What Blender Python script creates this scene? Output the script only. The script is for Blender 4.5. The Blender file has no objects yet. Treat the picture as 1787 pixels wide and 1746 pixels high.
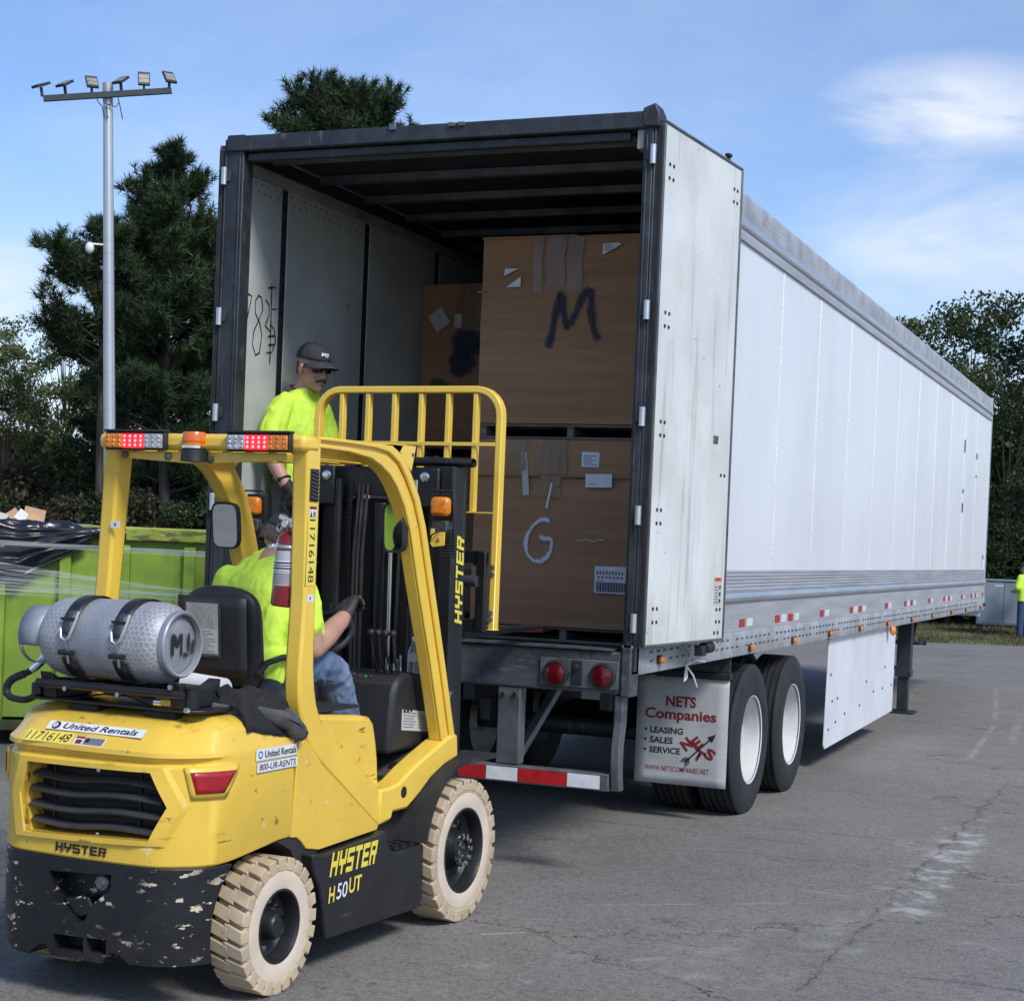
import bpy, bmesh, math, random
import numpy as np
from mathutils import Vector, Matrix, noise as mnoise
R = math.radians
SC = bpy.context.scene
COL = SC.collection
# ------------------------------------------------------------------ camera
cam_d = bpy.data.cameras.new('camera')
cam = bpy.data.objects.new('camera', cam_d)
COL.objects.link(cam)
cam.location = (4.038, -8.566, 1.786)
cam.rotation_euler = (R(88.747), R(-2.305), R(22.336))
cam_d.sensor_width = 36
cam_d.lens = 59.635
cam_d.shift_x = 0.01184
cam_d.shift_y = 0.0757
cam_d.clip_start = 0.05
cam_d.clip_end = 2000
SC.camera = cam
# ------------------------------------------------------------------ light
SUN_EL, SUN_AZ = 45.0, 122.0      # azimuth clockwise from +Y
SC.view_settings.view_transform = 'Standard'
SC.view_settings.look = 'None'
SC.view_settings.exposure = 0.42
SC.view_settings.gamma = 1.0
SC.view_settings.use_curve_mapping = False
SC.cycles.max_bounces = 6
SC.cycles.transparent_max_bounces = 12
SC.cycles.use_denoising = True

class NT:
    def __init__(s, tree):
        s.t = tree
        tree.nodes.clear()
    def n(s, ty, props=None, **inp):
        nd = s.t.nodes.new(ty)
        for k, v in (props or {}).items():
            setattr(nd, k, v)
        for k, v in inp.items():
            k = k.replace('_', ' ') if k.replace('_', ' ') in nd.inputs else k
            if k.startswith('i') and k[1:].isdigit():
                sock = nd.inputs[int(k[1:])]
            else:
                sock = nd.inputs[k]
            if isinstance(v, bpy.types.NodeSocket):
                s.t.links.new(v, sock)
            else:
                sock.default_value = v
        return nd
    def math(s, op, a, b=0.0, clamp=False):
        return s.n('ShaderNodeMath', {'operation': op, 'use_clamp': clamp}, i0=a, i1=b).outputs[0]
    def ramp(s, fac, lo, hi):
        return s.n('ShaderNodeMapRange', {'interpolation_type': 'SMOOTHSTEP'}, i0=fac, i1=lo, i2=hi, i3=0.0, i4=1.0).outputs[0]
    def mix(s, fac, a, b, mode='MIX'):
        if isinstance(a, tuple) and len(a) == 3: a = a + (1,)
        if isinstance(b, tuple) and len(b) == 3: b = b + (1,)
        return s.n('ShaderNodeMixRGB', {'blend_type': mode}, i0=fac, i1=a, i2=b).outputs[0]
    def noise(s, vec, scale, detail=4.0, rough=0.55, dist=0.0):
        return s.n('ShaderNodeTexNoise', None, Vector=vec, Scale=scale, Detail=detail, Roughness=rough, Distortion=dist).outputs[0]
    def mapping(s, vec, scale=(1, 1, 1), loc=(0, 0, 0), rot=(0, 0, 0)):
        return s.n('ShaderNodeMapping', None, Vector=vec, Scale=scale, Location=loc, Rotation=rot).outputs[0]

# ------------------------------------------------------------------ world
world = bpy.data.worlds.new('World')
SC.world = world
world.use_nodes = True
W = NT(world.node_tree)
sky = W.n('ShaderNodeTexSky', {'sky_type': 'NISHITA', 'sun_disc': False, 'sun_elevation': R(SUN_EL),
          'sun_rotation': R(SUN_AZ), 'altitude': 200.0, 'air_density': 1.0, 'dust_density': 1.2, 'ozone_density': 1.0})
gen = W.n('ShaderNodeTexCoord').outputs['Generated']
sep = W.n('ShaderNodeSeparateXYZ', None, i0=gen)
zz = W.math('MAXIMUM', sep.outputs[2], 0.03)
# cloud deck seen in perspective: direction projected on a plane overhead
pu = W.math('DIVIDE', sep.outputs[0], W.math('ADD', zz, 0.12))
pv = W.math('DIVIDE', sep.outputs[1], W.math('ADD', zz, 0.12))
cv = W.n('ShaderNodeCombineXYZ', None, i0=pu, i1=pv, i2=0.0).outputs[0]
cl = W.noise(W.mapping(cv, (1, 1, 1), CLOUD_LOC if 'CLOUD_LOC' in globals() else (3.1, 1.7, 0.4)), 0.75, 7.0, 0.56, 0.25)
cd = W.noise(W.mapping(cv, (1, 1, 1), (9.3, 4.2, 2.0)), 3.2, 6.0, 0.6, 0.5)
cm = W.ramp(W.math('ADD', cl, W.math('MULTIPLY', W.math('SUBTRACT', cd, 0.5), 0.22)), 0.47, 0.72)
# banks of cloud standing in two places (directions in the sky)
def bank(c, rad, zs, am):
    d = W.n('ShaderNodeVectorMath', {'operation': 'SUBTRACT'}, i0=W.n('ShaderNodeVectorMath', {'operation': 'NORMALIZE'}, i0=gen).outputs[0], i1=c).outputs[0]
    d = W.n('ShaderNodeVectorMath', {'operation': 'MULTIPLY'}, i0=d, i1=(1, 1, zs)).outputs[0]
    d = W.n('ShaderNodeVectorMath', {'operation': 'LENGTH'}, i0=d).outputs['Value']
    return W.math('MULTIPLY', W.ramp(d, rad, rad * .15), am)
BANKS = [((-.135, .960, .247), .105, 2.6, 1.0), ((-.04, .972, .232), .11, 2.2, .9), ((-.12, .976, .178), .15, 2.2, .72), ((.02, .985, .165), .16, 1.8, .9), ((-.632, .768, .128), .085, 1.9, 1.0), ((-.74, .655, .120), .13, 1.8, .9)]
fine = W.noise(W.mapping(gen, (3.6, 3.6, 10)), 1.7, 8.0, 0.58, 0.5)
bk = None
for b in BANKS:
    v = bank(*b)
    bk = v if bk is None else W.math('MAXIMUM', bk, v)
bk = W.math('MULTIPLY', bk, W.ramp(fine, 0.26, 0.62))
cover = W.math('MAXIMUM', W.math('MULTIPLY', cm, 0.16), W.math('MULTIPLY', bk, 0.82), True)
lowh = W.math('MULTIPLY', W.ramp(sep.outputs[2], 0.25, 0.03), 0.42)   # thin veil towards the horizon
cover2 = W.math('MAXIMUM', cover, lowh)
SKYT = W.mix(1.0, sky.outputs[0], (0.86, 1.01, 1.26, 1), 'MULTIPLY')
shade = W.noise(W.mapping(gen, (4, 4, 9), (5, 2, 1)), 2.2, 5.0, 0.6)
ccol = W.mix(W.ramp(shade, 0.3, 0.7), (5.6, 6.1, 7.1), (7.4, 7.5, 7.8))
skyc = W.mix(cover2, SKYT, ccol)
bg = W.n('ShaderNodeBackground', None, Color=skyc, Strength=0.108)
wo = W.n('ShaderNodeOutputWorld')
W.t.links.new(bg.outputs[0], wo.inputs[0])
# ------------------------------------------------------------------ sun
sl = bpy.data.lights.new('sun', 'SUN')
sl.energy = 2.3
sl.angle = R(15)
sl.color = (1.0, 0.955, 0.88)
so = bpy.data.objects.new('sun', sl)
COL.objects.link(so)
sd = Vector((math.sin(R(SUN_AZ)) * math.cos(R(SUN_EL)), math.cos(R(SUN_AZ)) * math.cos(R(SUN_EL)), math.sin(R(SUN_EL))))
so.rotation_euler = sd.to_track_quat('Z', 'Y').to_euler()

# ------------------------------------------------------------------ materials
MATS = {}
def mat(name, col, rough=0.5, metal=0.0, var=0.06, vs=3.0, bump=0.0, bs=60.0, spec=0.5, coat=0.0,
        spots=None, streak=None, emit=None, trans=0.0, alpha=1.0, rvar=0.0, aniso=(1, 1, 1)):
    """base colour with tonal variation; spots/streak: list of (colour, mapping scale, noise scale, lo, hi, amount)"""
    m = bpy.data.materials.new(name)
    m.use_nodes = True
    N = NT(m.node_tree)
    oc = N.n('ShaderNodeTexCoord').outputs['Object']
    c = col + (1,)
    out = None
    if var > 0:
        nz = N.noise(N.mapping(oc, aniso), vs, 5.0, 0.6)
        lo = tuple(max(0, x * (1 - 2.2 * var)) for x in col) + (1,)
        hi = tuple(min(1, x * (1 + 1.6 * var)) for x in col) + (1,)
        c = N.mix(N.ramp(nz, 0.25, 0.75), lo, hi)
    rf = rough
    for sp in (spots or []):
        sc, msc, ns, lo, hi, am = sp[:6]
        if len(sp) > 6: am = N.math('MULTIPLY', N.ramp(N.noise(oc, sp[6], 2.0, .5), .44, .60), am)
        k = N.math('MULTIPLY', N.ramp(N.noise(N.mapping(oc, msc, (random.Random(name + str(ns)).uniform(0, 9),) * 3), ns, 4.0, 0.6), lo, hi), am)
        c = N.mix(k, c, sc)
    if rvar > 0:
        rf = N.math('ADD', N.math('MULTIPLY', N.noise(oc, vs * 2.3, 5.0, 0.6), rvar), rough - rvar * 0.5, True)
    pr = N.n('ShaderNodeBsdfPrincipled')
    def put(k, v):
        if isinstance(v, bpy.types.NodeSocket): N.t.links.new(v, pr.inputs[k])
        else: pr.inputs[k].default_value = v
    put('Base Color', c); put('Roughness', rf); put('Metallic', metal); put('Specular IOR Level', spec)
    put('Coat Weight', coat); put('Coat Roughness', 0.12)
    put('Transmission Weight', trans); put('Alpha', alpha)
    if emit:
        put('Emission Color', emit[0] + (1,)); put('Emission Strength', emit[1])
    if bump > 0:
        b = N.n('ShaderNodeBump', None, Strength=bump, Distance=0.01, Height=N.noise(N.mapping(oc, aniso), bs, 5.0, 0.65))
        N.t.links.new(b.outputs[0], pr.inputs['Normal'])
    o = N.n('ShaderNodeOutputMaterial')
    N.t.links.new(pr.outputs[0], o.inputs[0])
    MATS[name] = m
    m['N'] = 1
    return m

# ------------------------------------------------------------------ geometry
class G:
    """collects shapes; build() links them as ONE mesh object"""
    def __init__(s):
        s.v = []; s.f = []; s.fm = []; s.k = 0
    def mi(s, k):
        s.k = k; return s
    def add(s, vs, fs):
        b = len(s.v)
        s.v += [tuple(x) for x in vs]
        for f in fs:
            s.f.append(tuple(b + i for i in f)); s.fm.append(s.k)
        return s
    def box(s, c, d, rot=None):
        hx, hy, hz = d[0] / 2, d[1] / 2, d[2] / 2
        P = [Vector((x, y, z)) for z in (-hz, hz) for y in (-hy, hy) for x in (-hx, hx)]
        if rot is not None: P = [rot @ p for p in P]
        C = Vector(c)
        return s.add([p + C for p in P], [(0, 2, 3, 1), (4, 5, 7, 6), (0, 1, 5, 4), (2, 6, 7, 3), (0, 4, 6, 2), (1, 3, 7, 5)])
    def bb(s, a, b):
        return s.box([(a[i] + b[i]) / 2 for i in range(3)], [abs(b[i] - a[i]) for i in range(3)])
    def bar(s, p, q, w, h, up=(0, 0, 1)):
        p, q = Vector(p), Vector(q); d = (q - p); L = d.length; d.normalize()
        x = d.cross(Vector(up)); 
        if x.length < 1e-4: x = d.cross(Vector((1, 0, 0)))
        x.normalize(); y = x.cross(d)
        return s.box((p + q) / 2, (w, L, h), Matrix((x, d, y)).transposed())
    def ring(s, c, ax, r, n, ph=0.0):
        ax = Vector(ax).normalized()
        t = Vector((0, 0, 1)) if abs(ax.z) < 0.9 else Vector((1, 0, 0))
        x = t.cross(ax).normalized(); y = ax.cross(x)
        return [Vector(c) + (x * math.cos(2 * math.pi * i / n + ph) + y * math.sin(2 * math.pi * i / n + ph)) * r for i in range(n)]
    def tube(s, pts, r, n=8, cap=True):
        pts = [Vector(p) for p in pts]
        rs = r if isinstance(r, (list, tuple)) else [r] * len(pts)
        V = []; F = []
        d0 = (pts[1] - pts[0]).normalized()
        t = Vector((0, 0, 1)) if abs(d0.z) < 0.9 else Vector((1, 0, 0))
        x = t.cross(d0).normalized()
        for i, p in enumerate(pts):
            d = (pts[min(i + 1, len(pts) - 1)] - pts[max(i - 1, 0)]).normalized()
            x = (x - d * x.dot(d)).normalized(); y = d.cross(x)
            V += [p + (x * math.cos(2 * math.pi * k / n) + y * math.sin(2 * math.pi * k / n)) * rs[i] for k in range(n)]
        for i in range(len(pts) - 1):
            for k in range(n):
                F.append((i * n + k, i * n + (k + 1) % n, (i + 1) * n + (k + 1) % n, (i + 1) * n + k))
        if cap:
            F.append(tuple(range(n))[::-1]); F.append(tuple((len(pts) - 1) * n + k for k in range(n)))
        return s.add(V, F)
    def cyl(s, p, q, r, n=16, r2=None):
        return s.tube([p, q], [r, r if r2 is None else r2], n)
    def lathe(s, prof, c, ax, n=32, cap=True):
        """prof: list of (radius, offset along axis)"""
        ax = Vector(ax).normalized(); V = []; F = []; m = len(prof)
        for r, h in prof:
            V += s.ring(Vector(c) + ax * h, ax, max(r, 1e-4), n)
        for i in range(m - 1):
            for k in range(n):
                F.append((i * n + k, i * n + (k + 1) % n, (i + 1) * n + (k + 1) % n, (i + 1) * n + k))
        if cap:
            if prof[0][0] > 2e-3: F.append(tuple(range(n))[::-1])
            if prof[-1][0] > 2e-3: F.append(tuple((m - 1) * n + k for k in range(n)))
        return s.add(V, F)
    def prism(s, poly, o, ax, ay, dv):
        """2-D polygon in the plane (o, ax, ay) pushed along dv"""
        o, ax, ay, dv = Vector(o), Vector(ax), Vector(ay), Vector(dv)
        n = len(poly); A = [o + ax * x + ay * y for x, y in poly]
        V = A + [a + dv for a in A]
        F = [tuple(range(n))[::-1], tuple(range(n, 2 * n))] + [(i, (i + 1) % n, n + (i + 1) % n, n + i) for i in range(n)]
        ar = sum(poly[i][0] * poly[(i + 1) % n][1] - poly[(i + 1) % n][0] * poly[i][1] for i in range(n))
        if ar * ax.cross(ay).dot(dv) < 0: F = [f[::-1] for f in F]
        return s.add(V, F)
    def strip(s, L, Rr, o, ax, ay, dv):
        """band between two polylines of equal length, pushed along dv"""
        o, ax, ay, dv = Vector(o), Vector(ax), Vector(ay), Vector(dv)
        n = len(L); P = [o + ax * x + ay * y for x, y in L] + [o + ax * x + ay * y for x, y in Rr]
        V = P + [p + dv for p in P]; m = 2 * n; F = []
        for i in range(n - 1):
            F += [(i, i + 1, n + i + 1, n + i), (m + i, m + n + i, m + n + i + 1, m + i + 1),
                  (i, m + i, m + i + 1, i + 1), (n + i, n + i + 1, m + n + i + 1, m + n + i)]
        F += [(0, n, m + n, m), (n - 1, m + n - 1, m + 2 * n - 1, 2 * n - 1)]
        return s.add(V, F)
    def sphere(s, c, r, nu=16, nv=10, rot=None):
        r = r if isinstance(r, (tuple, list)) else (r, r, r)
        V = []; F = []
        for j in range(nv + 1):
            th = math.pi * j / nv
            for i in range(nu):
                ph = 2 * math.pi * i / nu
                p = Vector((r[0] * math.sin(th) * math.cos(ph), r[1] * math.sin(th) * math.sin(ph), r[2] * math.cos(th)))
                if rot is not None: p = rot @ p
                V.append(Vector(c) + p)
        for j in range(nv):
            for i in range(nu):
                F.append((j * nu + i, (j + 1) * nu + i, (j + 1) * nu + (i + 1) % nu, j * nu + (i + 1) % nu))
        return s.add(V, F)
    def grid(s, fn, nu, nv, cu=False, thick=0.0):
        V = [Vector(fn(i / (nu if cu else nu - 1), j / (nv - 1))) for j in range(nv) for i in range(nu)]
        F = []
        for j in range(nv - 1):
            for i in range(nu if cu else nu - 1):
                F.append((j * nu + i, j * nu + (i + 1) % nu, (j + 1) * nu + (i + 1) % nu, (j + 1) * nu + i))
        return s.add(V, F)
    def quad(s, a, b, c, d):
        return s.add([a, b, c, d], [(0, 1, 2, 3)])
    def mesh(s, name, mats, base, smooth):
        me = bpy.data.meshes.new(name)
        bx, by, bz = base
        me.from_pydata([(x - bx, y - by, z - bz) for x, y, z in s.v], [], s.f)
        for m in (mats if isinstance(mats, (list, tuple)) else [mats]): me.materials.append(m)
        if len(me.materials) > 1: me.polygons.foreach_set('material_index', s.fm)
        if smooth:
            me.polygons.foreach_set('use_smooth', [True] * len(me.polygons))
            me.set_sharp_from_angle(angle=R(smooth))
        me.update()
        return me
    def build(s, name, mats, parent=None, bevel=0.0, smooth=35, solid=0.0, sub=0):
        base = tuple(BASE.get(root_of(parent), (0, 0, 0))) if parent is not None else (0, 0, 0)
        o = bpy.data.objects.new(name, s.mesh(name, mats, base, smooth))
        COL.objects.link(o)
        if parent is not None: o.parent = parent
        if solid:
            md = o.modifiers.new('solid', 'SOLIDIFY'); md.thickness = solid; md.offset = 0
        if bevel:
            md = o.modifiers.new('bevel', 'BEVEL'); md.width = bevel; md.segments = 2; md.limit_method = 'ANGLE'; md.angle_limit = R(38)
            md.harden_normals = False
        if sub:
            md = o.modifiers.new('sub', 'SUBSURF'); md.levels = sub; md.render_levels = sub
        return o
BASE = {}
def root_of(o):
    while o is not None and o.parent is not None: o = o.parent
    return o.name if o is not None else None
def tag(o, label=None, cat=None, group=None, kind=None):
    if label: o['label'] = label
    if cat: o['category'] = cat
    if group: o['group'] = group
    if kind: o['kind'] = kind
    return o
def thing(name, label, cat, base=(0, 0, 0), frame=None, group=None):
    """an Empty at the thing's base that parents its parts; base is in the frame's own coordinates"""
    o = bpy.data.objects.new(name, None)
    o.empty_display_size = 0.2
    COL.objects.link(o)
    M = frame if frame is not None else Matrix.Identity(4)
    o.matrix_world = M @ Matrix.Translation(base)
    BASE[o.name] = tuple(base)
    return tag(o, label, cat, group)
def evaluated(o):
    bpy.context.view_layer.update()
    dg = bpy.context.evaluated_depsgraph_get()
    return bpy.data.meshes.new_from_object(o.evaluated_get(dg))
def cut(o, *gs):
    """carve the shapes out of the object for good"""
    tmp = []
    for g in gs:
        c = g.build('cutter', [], o.parent, smooth=0)
        md = o.modifiers.new('cut', 'BOOLEAN'); md.object = c; md.solver = 'EXACT'; md.operation = 'DIFFERENCE'
        tmp.append(c)
    me = evaluated(o)
    o.modifiers.clear(); o.data = me
    for c in tmp:
        bpy.data.objects.remove(c)
    me.polygons.foreach_set('use_smooth', [True] * len(me.polygons)); me.set_sharp_from_angle(angle=R(30))
    return o
def bevmod(o, w, seg=2, ang=38):
    md = o.modifiers.new('bevel', 'BEVEL'); md.width = w; md.segments = seg; md.limit_method = 'ANGLE'; md.angle_limit = R(ang)
    return o
def text(s, o, right, up, w, h, m, parent, name='lettering', shear=0.0, bold=0.0, lift=0.0008, depth=0.0):
    """flat lettering fitted in a w x h box whose lower-left corner is o (frame coordinates)"""
    cu = bpy.data.curves.new(name, 'FONT'); cu.body = s; cu.size = 1; cu.shear = shear; cu.offset = bold; cu.resolution_u = 3
    if depth: cu.extrude = 0.5
    t = bpy.data.objects.new('tmp', cu); COL.objects.link(t)
    me = evaluated(t)
    bpy.data.objects.remove(t)
    n = len(me.vertices); co = np.empty(n * 3, np.float32); me.vertices.foreach_get('co', co); co = co.reshape(-1, 3)
    mn, mx = co.min(0), co.max(0)
    right, up = Vector(right).normalized(), Vector(up).normalized(); nn = right.cross(up)
    b = Vector(BASE.get(root_of(parent), (0, 0, 0))) if parent is not None else Vector((0, 0, 0))
    P = Vector(o) - b + nn * lift
    q = (co - mn) / np.maximum(mx - mn, 1e-6)
    M3 = np.array([right * w, up * h, nn * depth])
    co = q @ M3 + np.array(P)
    me.vertices.foreach_set('co', co.astype(np.float32).ravel()); me.materials.clear(); me.materials.append(m)
    me.name = name
    me.update()
    ob = bpy.data.objects.new(name, me); COL.objects.link(ob)
    if parent is not None: ob.parent = parent
    return ob
# block letters of the truck maker's word, as touching bars on a 1 x 1 cell
def logo_cells():
    t = .26
    c = {}
    c['H'] = [(0, 0, t, 1), (.74, 0, 1, 1), (t, .38, .74, .62)]
    c['Y'] = [(0, .38, t, 1), (.74, .38, 1, 1), (t, .38, .74, .62), (.37, 0, .63, .38)]
    c['S'] = [(0, .78, 1, 1), (0, .61, t, .78), (0, .39, 1, .61), (.74, .22, 1, .39), (0, 0, 1, .22)]
    c['T'] = [(0, .78, 1, 1), (.37, 0, .63, .78)]
    c['E'] = [(0, 0, t, 1), (t, .78, 1, 1), (t, .39, .92, .61), (t, 0, 1, .22)]
    c['R'] = [(0, 0, t, 1), (t, .78, 1, 1), (.74, .40, 1, .78), (t, .40, .74, .60), (.60, 0, .88, .40)]
    return c
def logo(o, right, up, w, h, m, parent, slant=0.0, lift=0.0012, name='lettering'):
    right, up = Vector(right).normalized(), Vector(up).normalized(); nn = right.cross(up)
    g = G(); cw = w / (6 + 5 * .16)
    for i, ch in enumerate('HYSTER'):
        for a, b, c, d in logo_cells()[ch]:
            x0 = i * cw * 1.16
            g.quad(*[Vector(o) + nn * lift + right * (x0 + x * cw + slant * y * h) + up * (y * h) for x, y in ((a, b), (c, b), (c, d), (a, d))])
    return g.build(name, m, parent, smooth=0)
def label_quad(o, right, up, w, h, m, parent, name='sticker', lift=0.0006, th=0.0005):
    right, up = Vector(right).normalized(), Vector(up).normalized(); nn = right.cross(up)
    g = G(); g.prism([(0, 0), (w, 0), (w, h), (0, h)], Vector(o) + nn * lift, right, up, nn * th)
    return g.build(name, m, parent, smooth=0)
# ------------------------------------------------------------------ colours of things
CH = (.62, .55, .38)
yellow = mat('yellow_paint', (.80, .53, .068), .36, var=.035, vs=2.5, coat=.25, rvar=.12, bump=.05, bs=18,
             spots=[((.10, .07, .03), (3, 3, 18), 2.2, .62, .66, .8, 3.0), ((.75, .70, .55), (6, 6, 8), 2.2, .625, .68, .7, 4.0), ((.34, .24, .06), (1, 1, 1), 2.4, .55, .80, .5), ((.12, .09, .04), (5, 5, 5), 4.2, .67, .70, .7)])
yellow2 = mat('yellow_guard_paint', (.83, .555, .072), .33, var=.03, vs=4, coat=.25, rvar=.1, spots=[((.35, .25, .06), (4, 4, 4), 3.0, .66, .8, .4)])
blackcw = mat('chipped_black_paint', (.012, .013, .015), .42, var=.15, vs=5, rvar=.2, bump=.25, bs=22,
              spots=[(CH, (3.4, 3.4, 8), 4.6, .605, .615, .95, 4.0), ((.22, .17, .10), (5, 5, 9), 3.0, .68, .70, .8), ((.05, .045, .04), (1, 1, 1), 3, .5, .8, .7)])
black = mat('black_paint', (.013, .014, .016), .40, var=.15, vs=6, rvar=.2, bump=.08, bs=30, spots=[((.07, .07, .07), (2, 2, 9), 4, .66, .72, .6)])
blackpl = mat('black_plastic', (.016, .017, .019), .55, var=.12, vs=8, bump=.12, bs=160)
greyplastic = mat('dark_grey_plastic', (.045, .048, .052), .5, var=.1, vs=8, bump=.1, bs=160)
rubber = mat('black_rubber', (.018, .018, .019), .75, var=.2, vs=7, bump=.2, bs=90, spots=[((.09, .085, .08), (1, 1, 1), 5, .52, .85, .5)])
mastblk = mat('mast_black_steel', (.010, .011, .013), .38, var=.2, vs=6, rvar=.25, spots=[((.05, .05, .05), (8, 8, 2), 4, .6, .75, .6)])
vinyl = mat('seat_vinyl', (.014, .015, .018), .42, var=.1, vs=6, bump=.15, bs=120)
cream = mat('cream_rubber', (.50, .395, .265), .75, var=.08, vs=6, bump=.2, bs=60, spots=[((.22, .16, .10), (1, 1, 1), 5, .52, .8, .55), ((.10, .09, .08), (1, 1, 1), 16, .66, .75, .5)])
creamside = mat('cream_sidewall', (.66, .55, .42), .62, var=.05, vs=6, bump=.1, bs=40, spots=[((.42, .30, .18), (1, 1, 1), 6, .56, .85, .5)])
chrome = mat('bright_steel', (.75, .76, .78), .22, 1.0, var=.03)
alu = mat('mill_aluminium', (.60, .62, .64), .42, .85, var=.05, vs=2, aniso=(1, 1, 8), rvar=.15)
aludull = mat('dull_aluminium', (.44, .45, .465), .55, .35, var=.08, vs=3, aniso=(1, .3, 4), bump=.08, bs=40, rvar=.2)
aluband = mat('riveted_aluminium_band', (.40, .41, .42), .6, .3, var=.12, vs=4, spots=[((.13, .13, .12), (1, 1, 1), 14, .60, .7, .5)])
panelw = mat('white_panel_paint', (.70, .725, .74), .46, var=.03, vs=1.2, coat=.12, rvar=.14, bump=.05, bs=3.5, aniso=(1, 1, .35), spots=[((.55, .58, .58), (1, 6, .5), 2.0, .55, .9, .35)])
seamw = mat('seam_white_paint', (.76, .79, .80), .4, var=.05, vs=6)
doorw = mat('weathered_white_door', (.66, .68, .65), .45, var=.06, vs=1.5, rvar=.2, bump=.05, bs=8,
            spots=[((.17, .17, .16), (9, 9, .55), 1.5, .54, .76, .48), ((.46, .45, .36), (1, 1, 1), 1.6, .48, .8, .6), ((.07, .07, .07), (1, 5, 9), 2.4, .685, .72, .6)])
framedk = mat('dark_steel_frame', (.040, .047, .056), .5, .3, var=.2, vs=5, bump=.2, bs=25, rvar=.2, spots=[((.16, .16, .16), (4, 4, 1), 5, .58, .75, .6), ((.10, .05, .03), (1, 1, 1), 8, .66, .75, .6)])
sillm = mat('scuffed_grey_sill', (.085, .095, .105), .5, .35, var=.25, vs=4, bump=.3, bs=20, rvar=.25, spots=[((.22, .23, .24), (2, 2, 8), 4, .58, .72, .6), ((.02, .02, .02), (1, 1, 1), 5, .6, .75, .8)])
steelgr = mat('grey_steel', (.13, .14, .15), .5, .4, var=.2, vs=5, bump=.2, bs=25, rvar=.2, spots=[((.05, .05, .05), (1, 1, 1), 5, .5, .8, .7)])
liner = mat('scuffed_liner', (.47, .50, .485), .6, var=.10, vs=1.3, bump=.08, bs=12, spots=[((.10, .09, .07), (3, 3, 2), 3.2, .68, .74, .7), ((.50, .52, .44), (1, 1, 1), 1.4, .45, .8, .5)])
postdk = mat('dark_logistic_post', (.035, .037, .04), .6, .3, var=.2, vs=7)
bowm = mat('galvanised_roof_bow', (.11, .12, .135), .5, .5, var=.15, vs=5)
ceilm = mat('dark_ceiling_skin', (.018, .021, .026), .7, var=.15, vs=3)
floorw = mat('worn_floor_boards', (.055, .045, .038), .75, var=.25, vs=4, aniso=(6, .6, 1), bump=.3, bs=30)
tyreb = mat('truck_tyre_rubber', (.017, .018, .020), .7, var=.2, vs=5, bump=.15, bs=50, spots=[((.10, .10, .10), (1, 1, 1), 4, .56, .8, .5)])
rimw = mat('white_wheel_paint', (.60, .61, .59), .4, var=.05, vs=5, coat=.2, spots=[((.30, .27, .22), (1, 1, 1), 9, .62, .75, .6)])
flapm = mat('pale_grey_flap', (.42, .44, .45), .55, var=.07, vs=3, bump=.06, bs=10, spots=[((.25, .25, .25), (1, 1, 4), 4, .55, .8, .4)])
skirtw = mat('white_skirt_panel', (.70, .73, .75), .4, var=.04, vs=2, rvar=.15, bump=.05, bs=6, spots=[((.25, .26, .27), (14, 14, .8), 1.1, .64, .78, .5)])
redtape = mat('red_reflective_tape', (.42, .018, .02), .35, var=.1, vs=20)
whtape = mat('white_reflective_tape', (.70, .71, .72), .35, var=.05, vs=20)
redlens = mat('red_lens', (.10, .004, .007), .18, var=.1, vs=20, coat=.5)
amber = mat('amber_lens', (.75, .22, .012), .2, var=.15, vs=30, coat=.4, bump=.3, bs=90)
beaconl = mat('orange_beacon_lens', (.72, .16, .012), .2, var=.08, vs=30, coat=.4, bump=.15, bs=120)
clearl = mat('clear_lamp_lens', (.50, .51, .52), .15, .3, var=.15, vs=40, bump=.3, bs=90)
ledred = mat('lit_red_lens', (.55, .01, .015), .25, var=0, emit=((1.0, .012, .02), 1.5))
leddot = mat('lit_red_diode', (1, .3, .3), .3, var=0, emit=((1.0, .10, .10), 2.6))
card = mat('brown_cardboard', (.345, .190, .102), .8, var=.09, vs=1.6, bump=.12, bs=5, aniso=(.6, .6, 9), spots=[((.32, .19, .11), (1, 1, 5), 2.2, .55, .85, .4), ((.12, .065, .04), (1, 1, 1), 4, .62, .85, .4)])
card2 = mat('light_cardboard', (.52, .33, .19), .8, var=.1, vs=4)
ptape = mat('clear_packing_tape', (.27, .17, .11), .22, alpha=.6, var=.2, vs=5, aniso=(8, 8, 1), coat=.4, bump=.2, bs=30)
paper = mat('white_paper', (.72, .73, .76), .65, var=.04, vs=10)
paper2 = mat('grey_paper', (.50, .50, .48), .65, var=.06, vs=10)
ink = mat('black_ink', (.012, .012, .014), .6, var=0)
inkgrey = mat('grey_print', (.16, .16, .18), .6, var=0)
redink = mat('dark_red_ink', (.20, .012, .022), .55, var=0)
orangepr = mat('orange_print', (.75, .22, .03), .5, var=0)
blueink = mat('blue_ink', (.03, .07, .30), .5, var=0)
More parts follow.
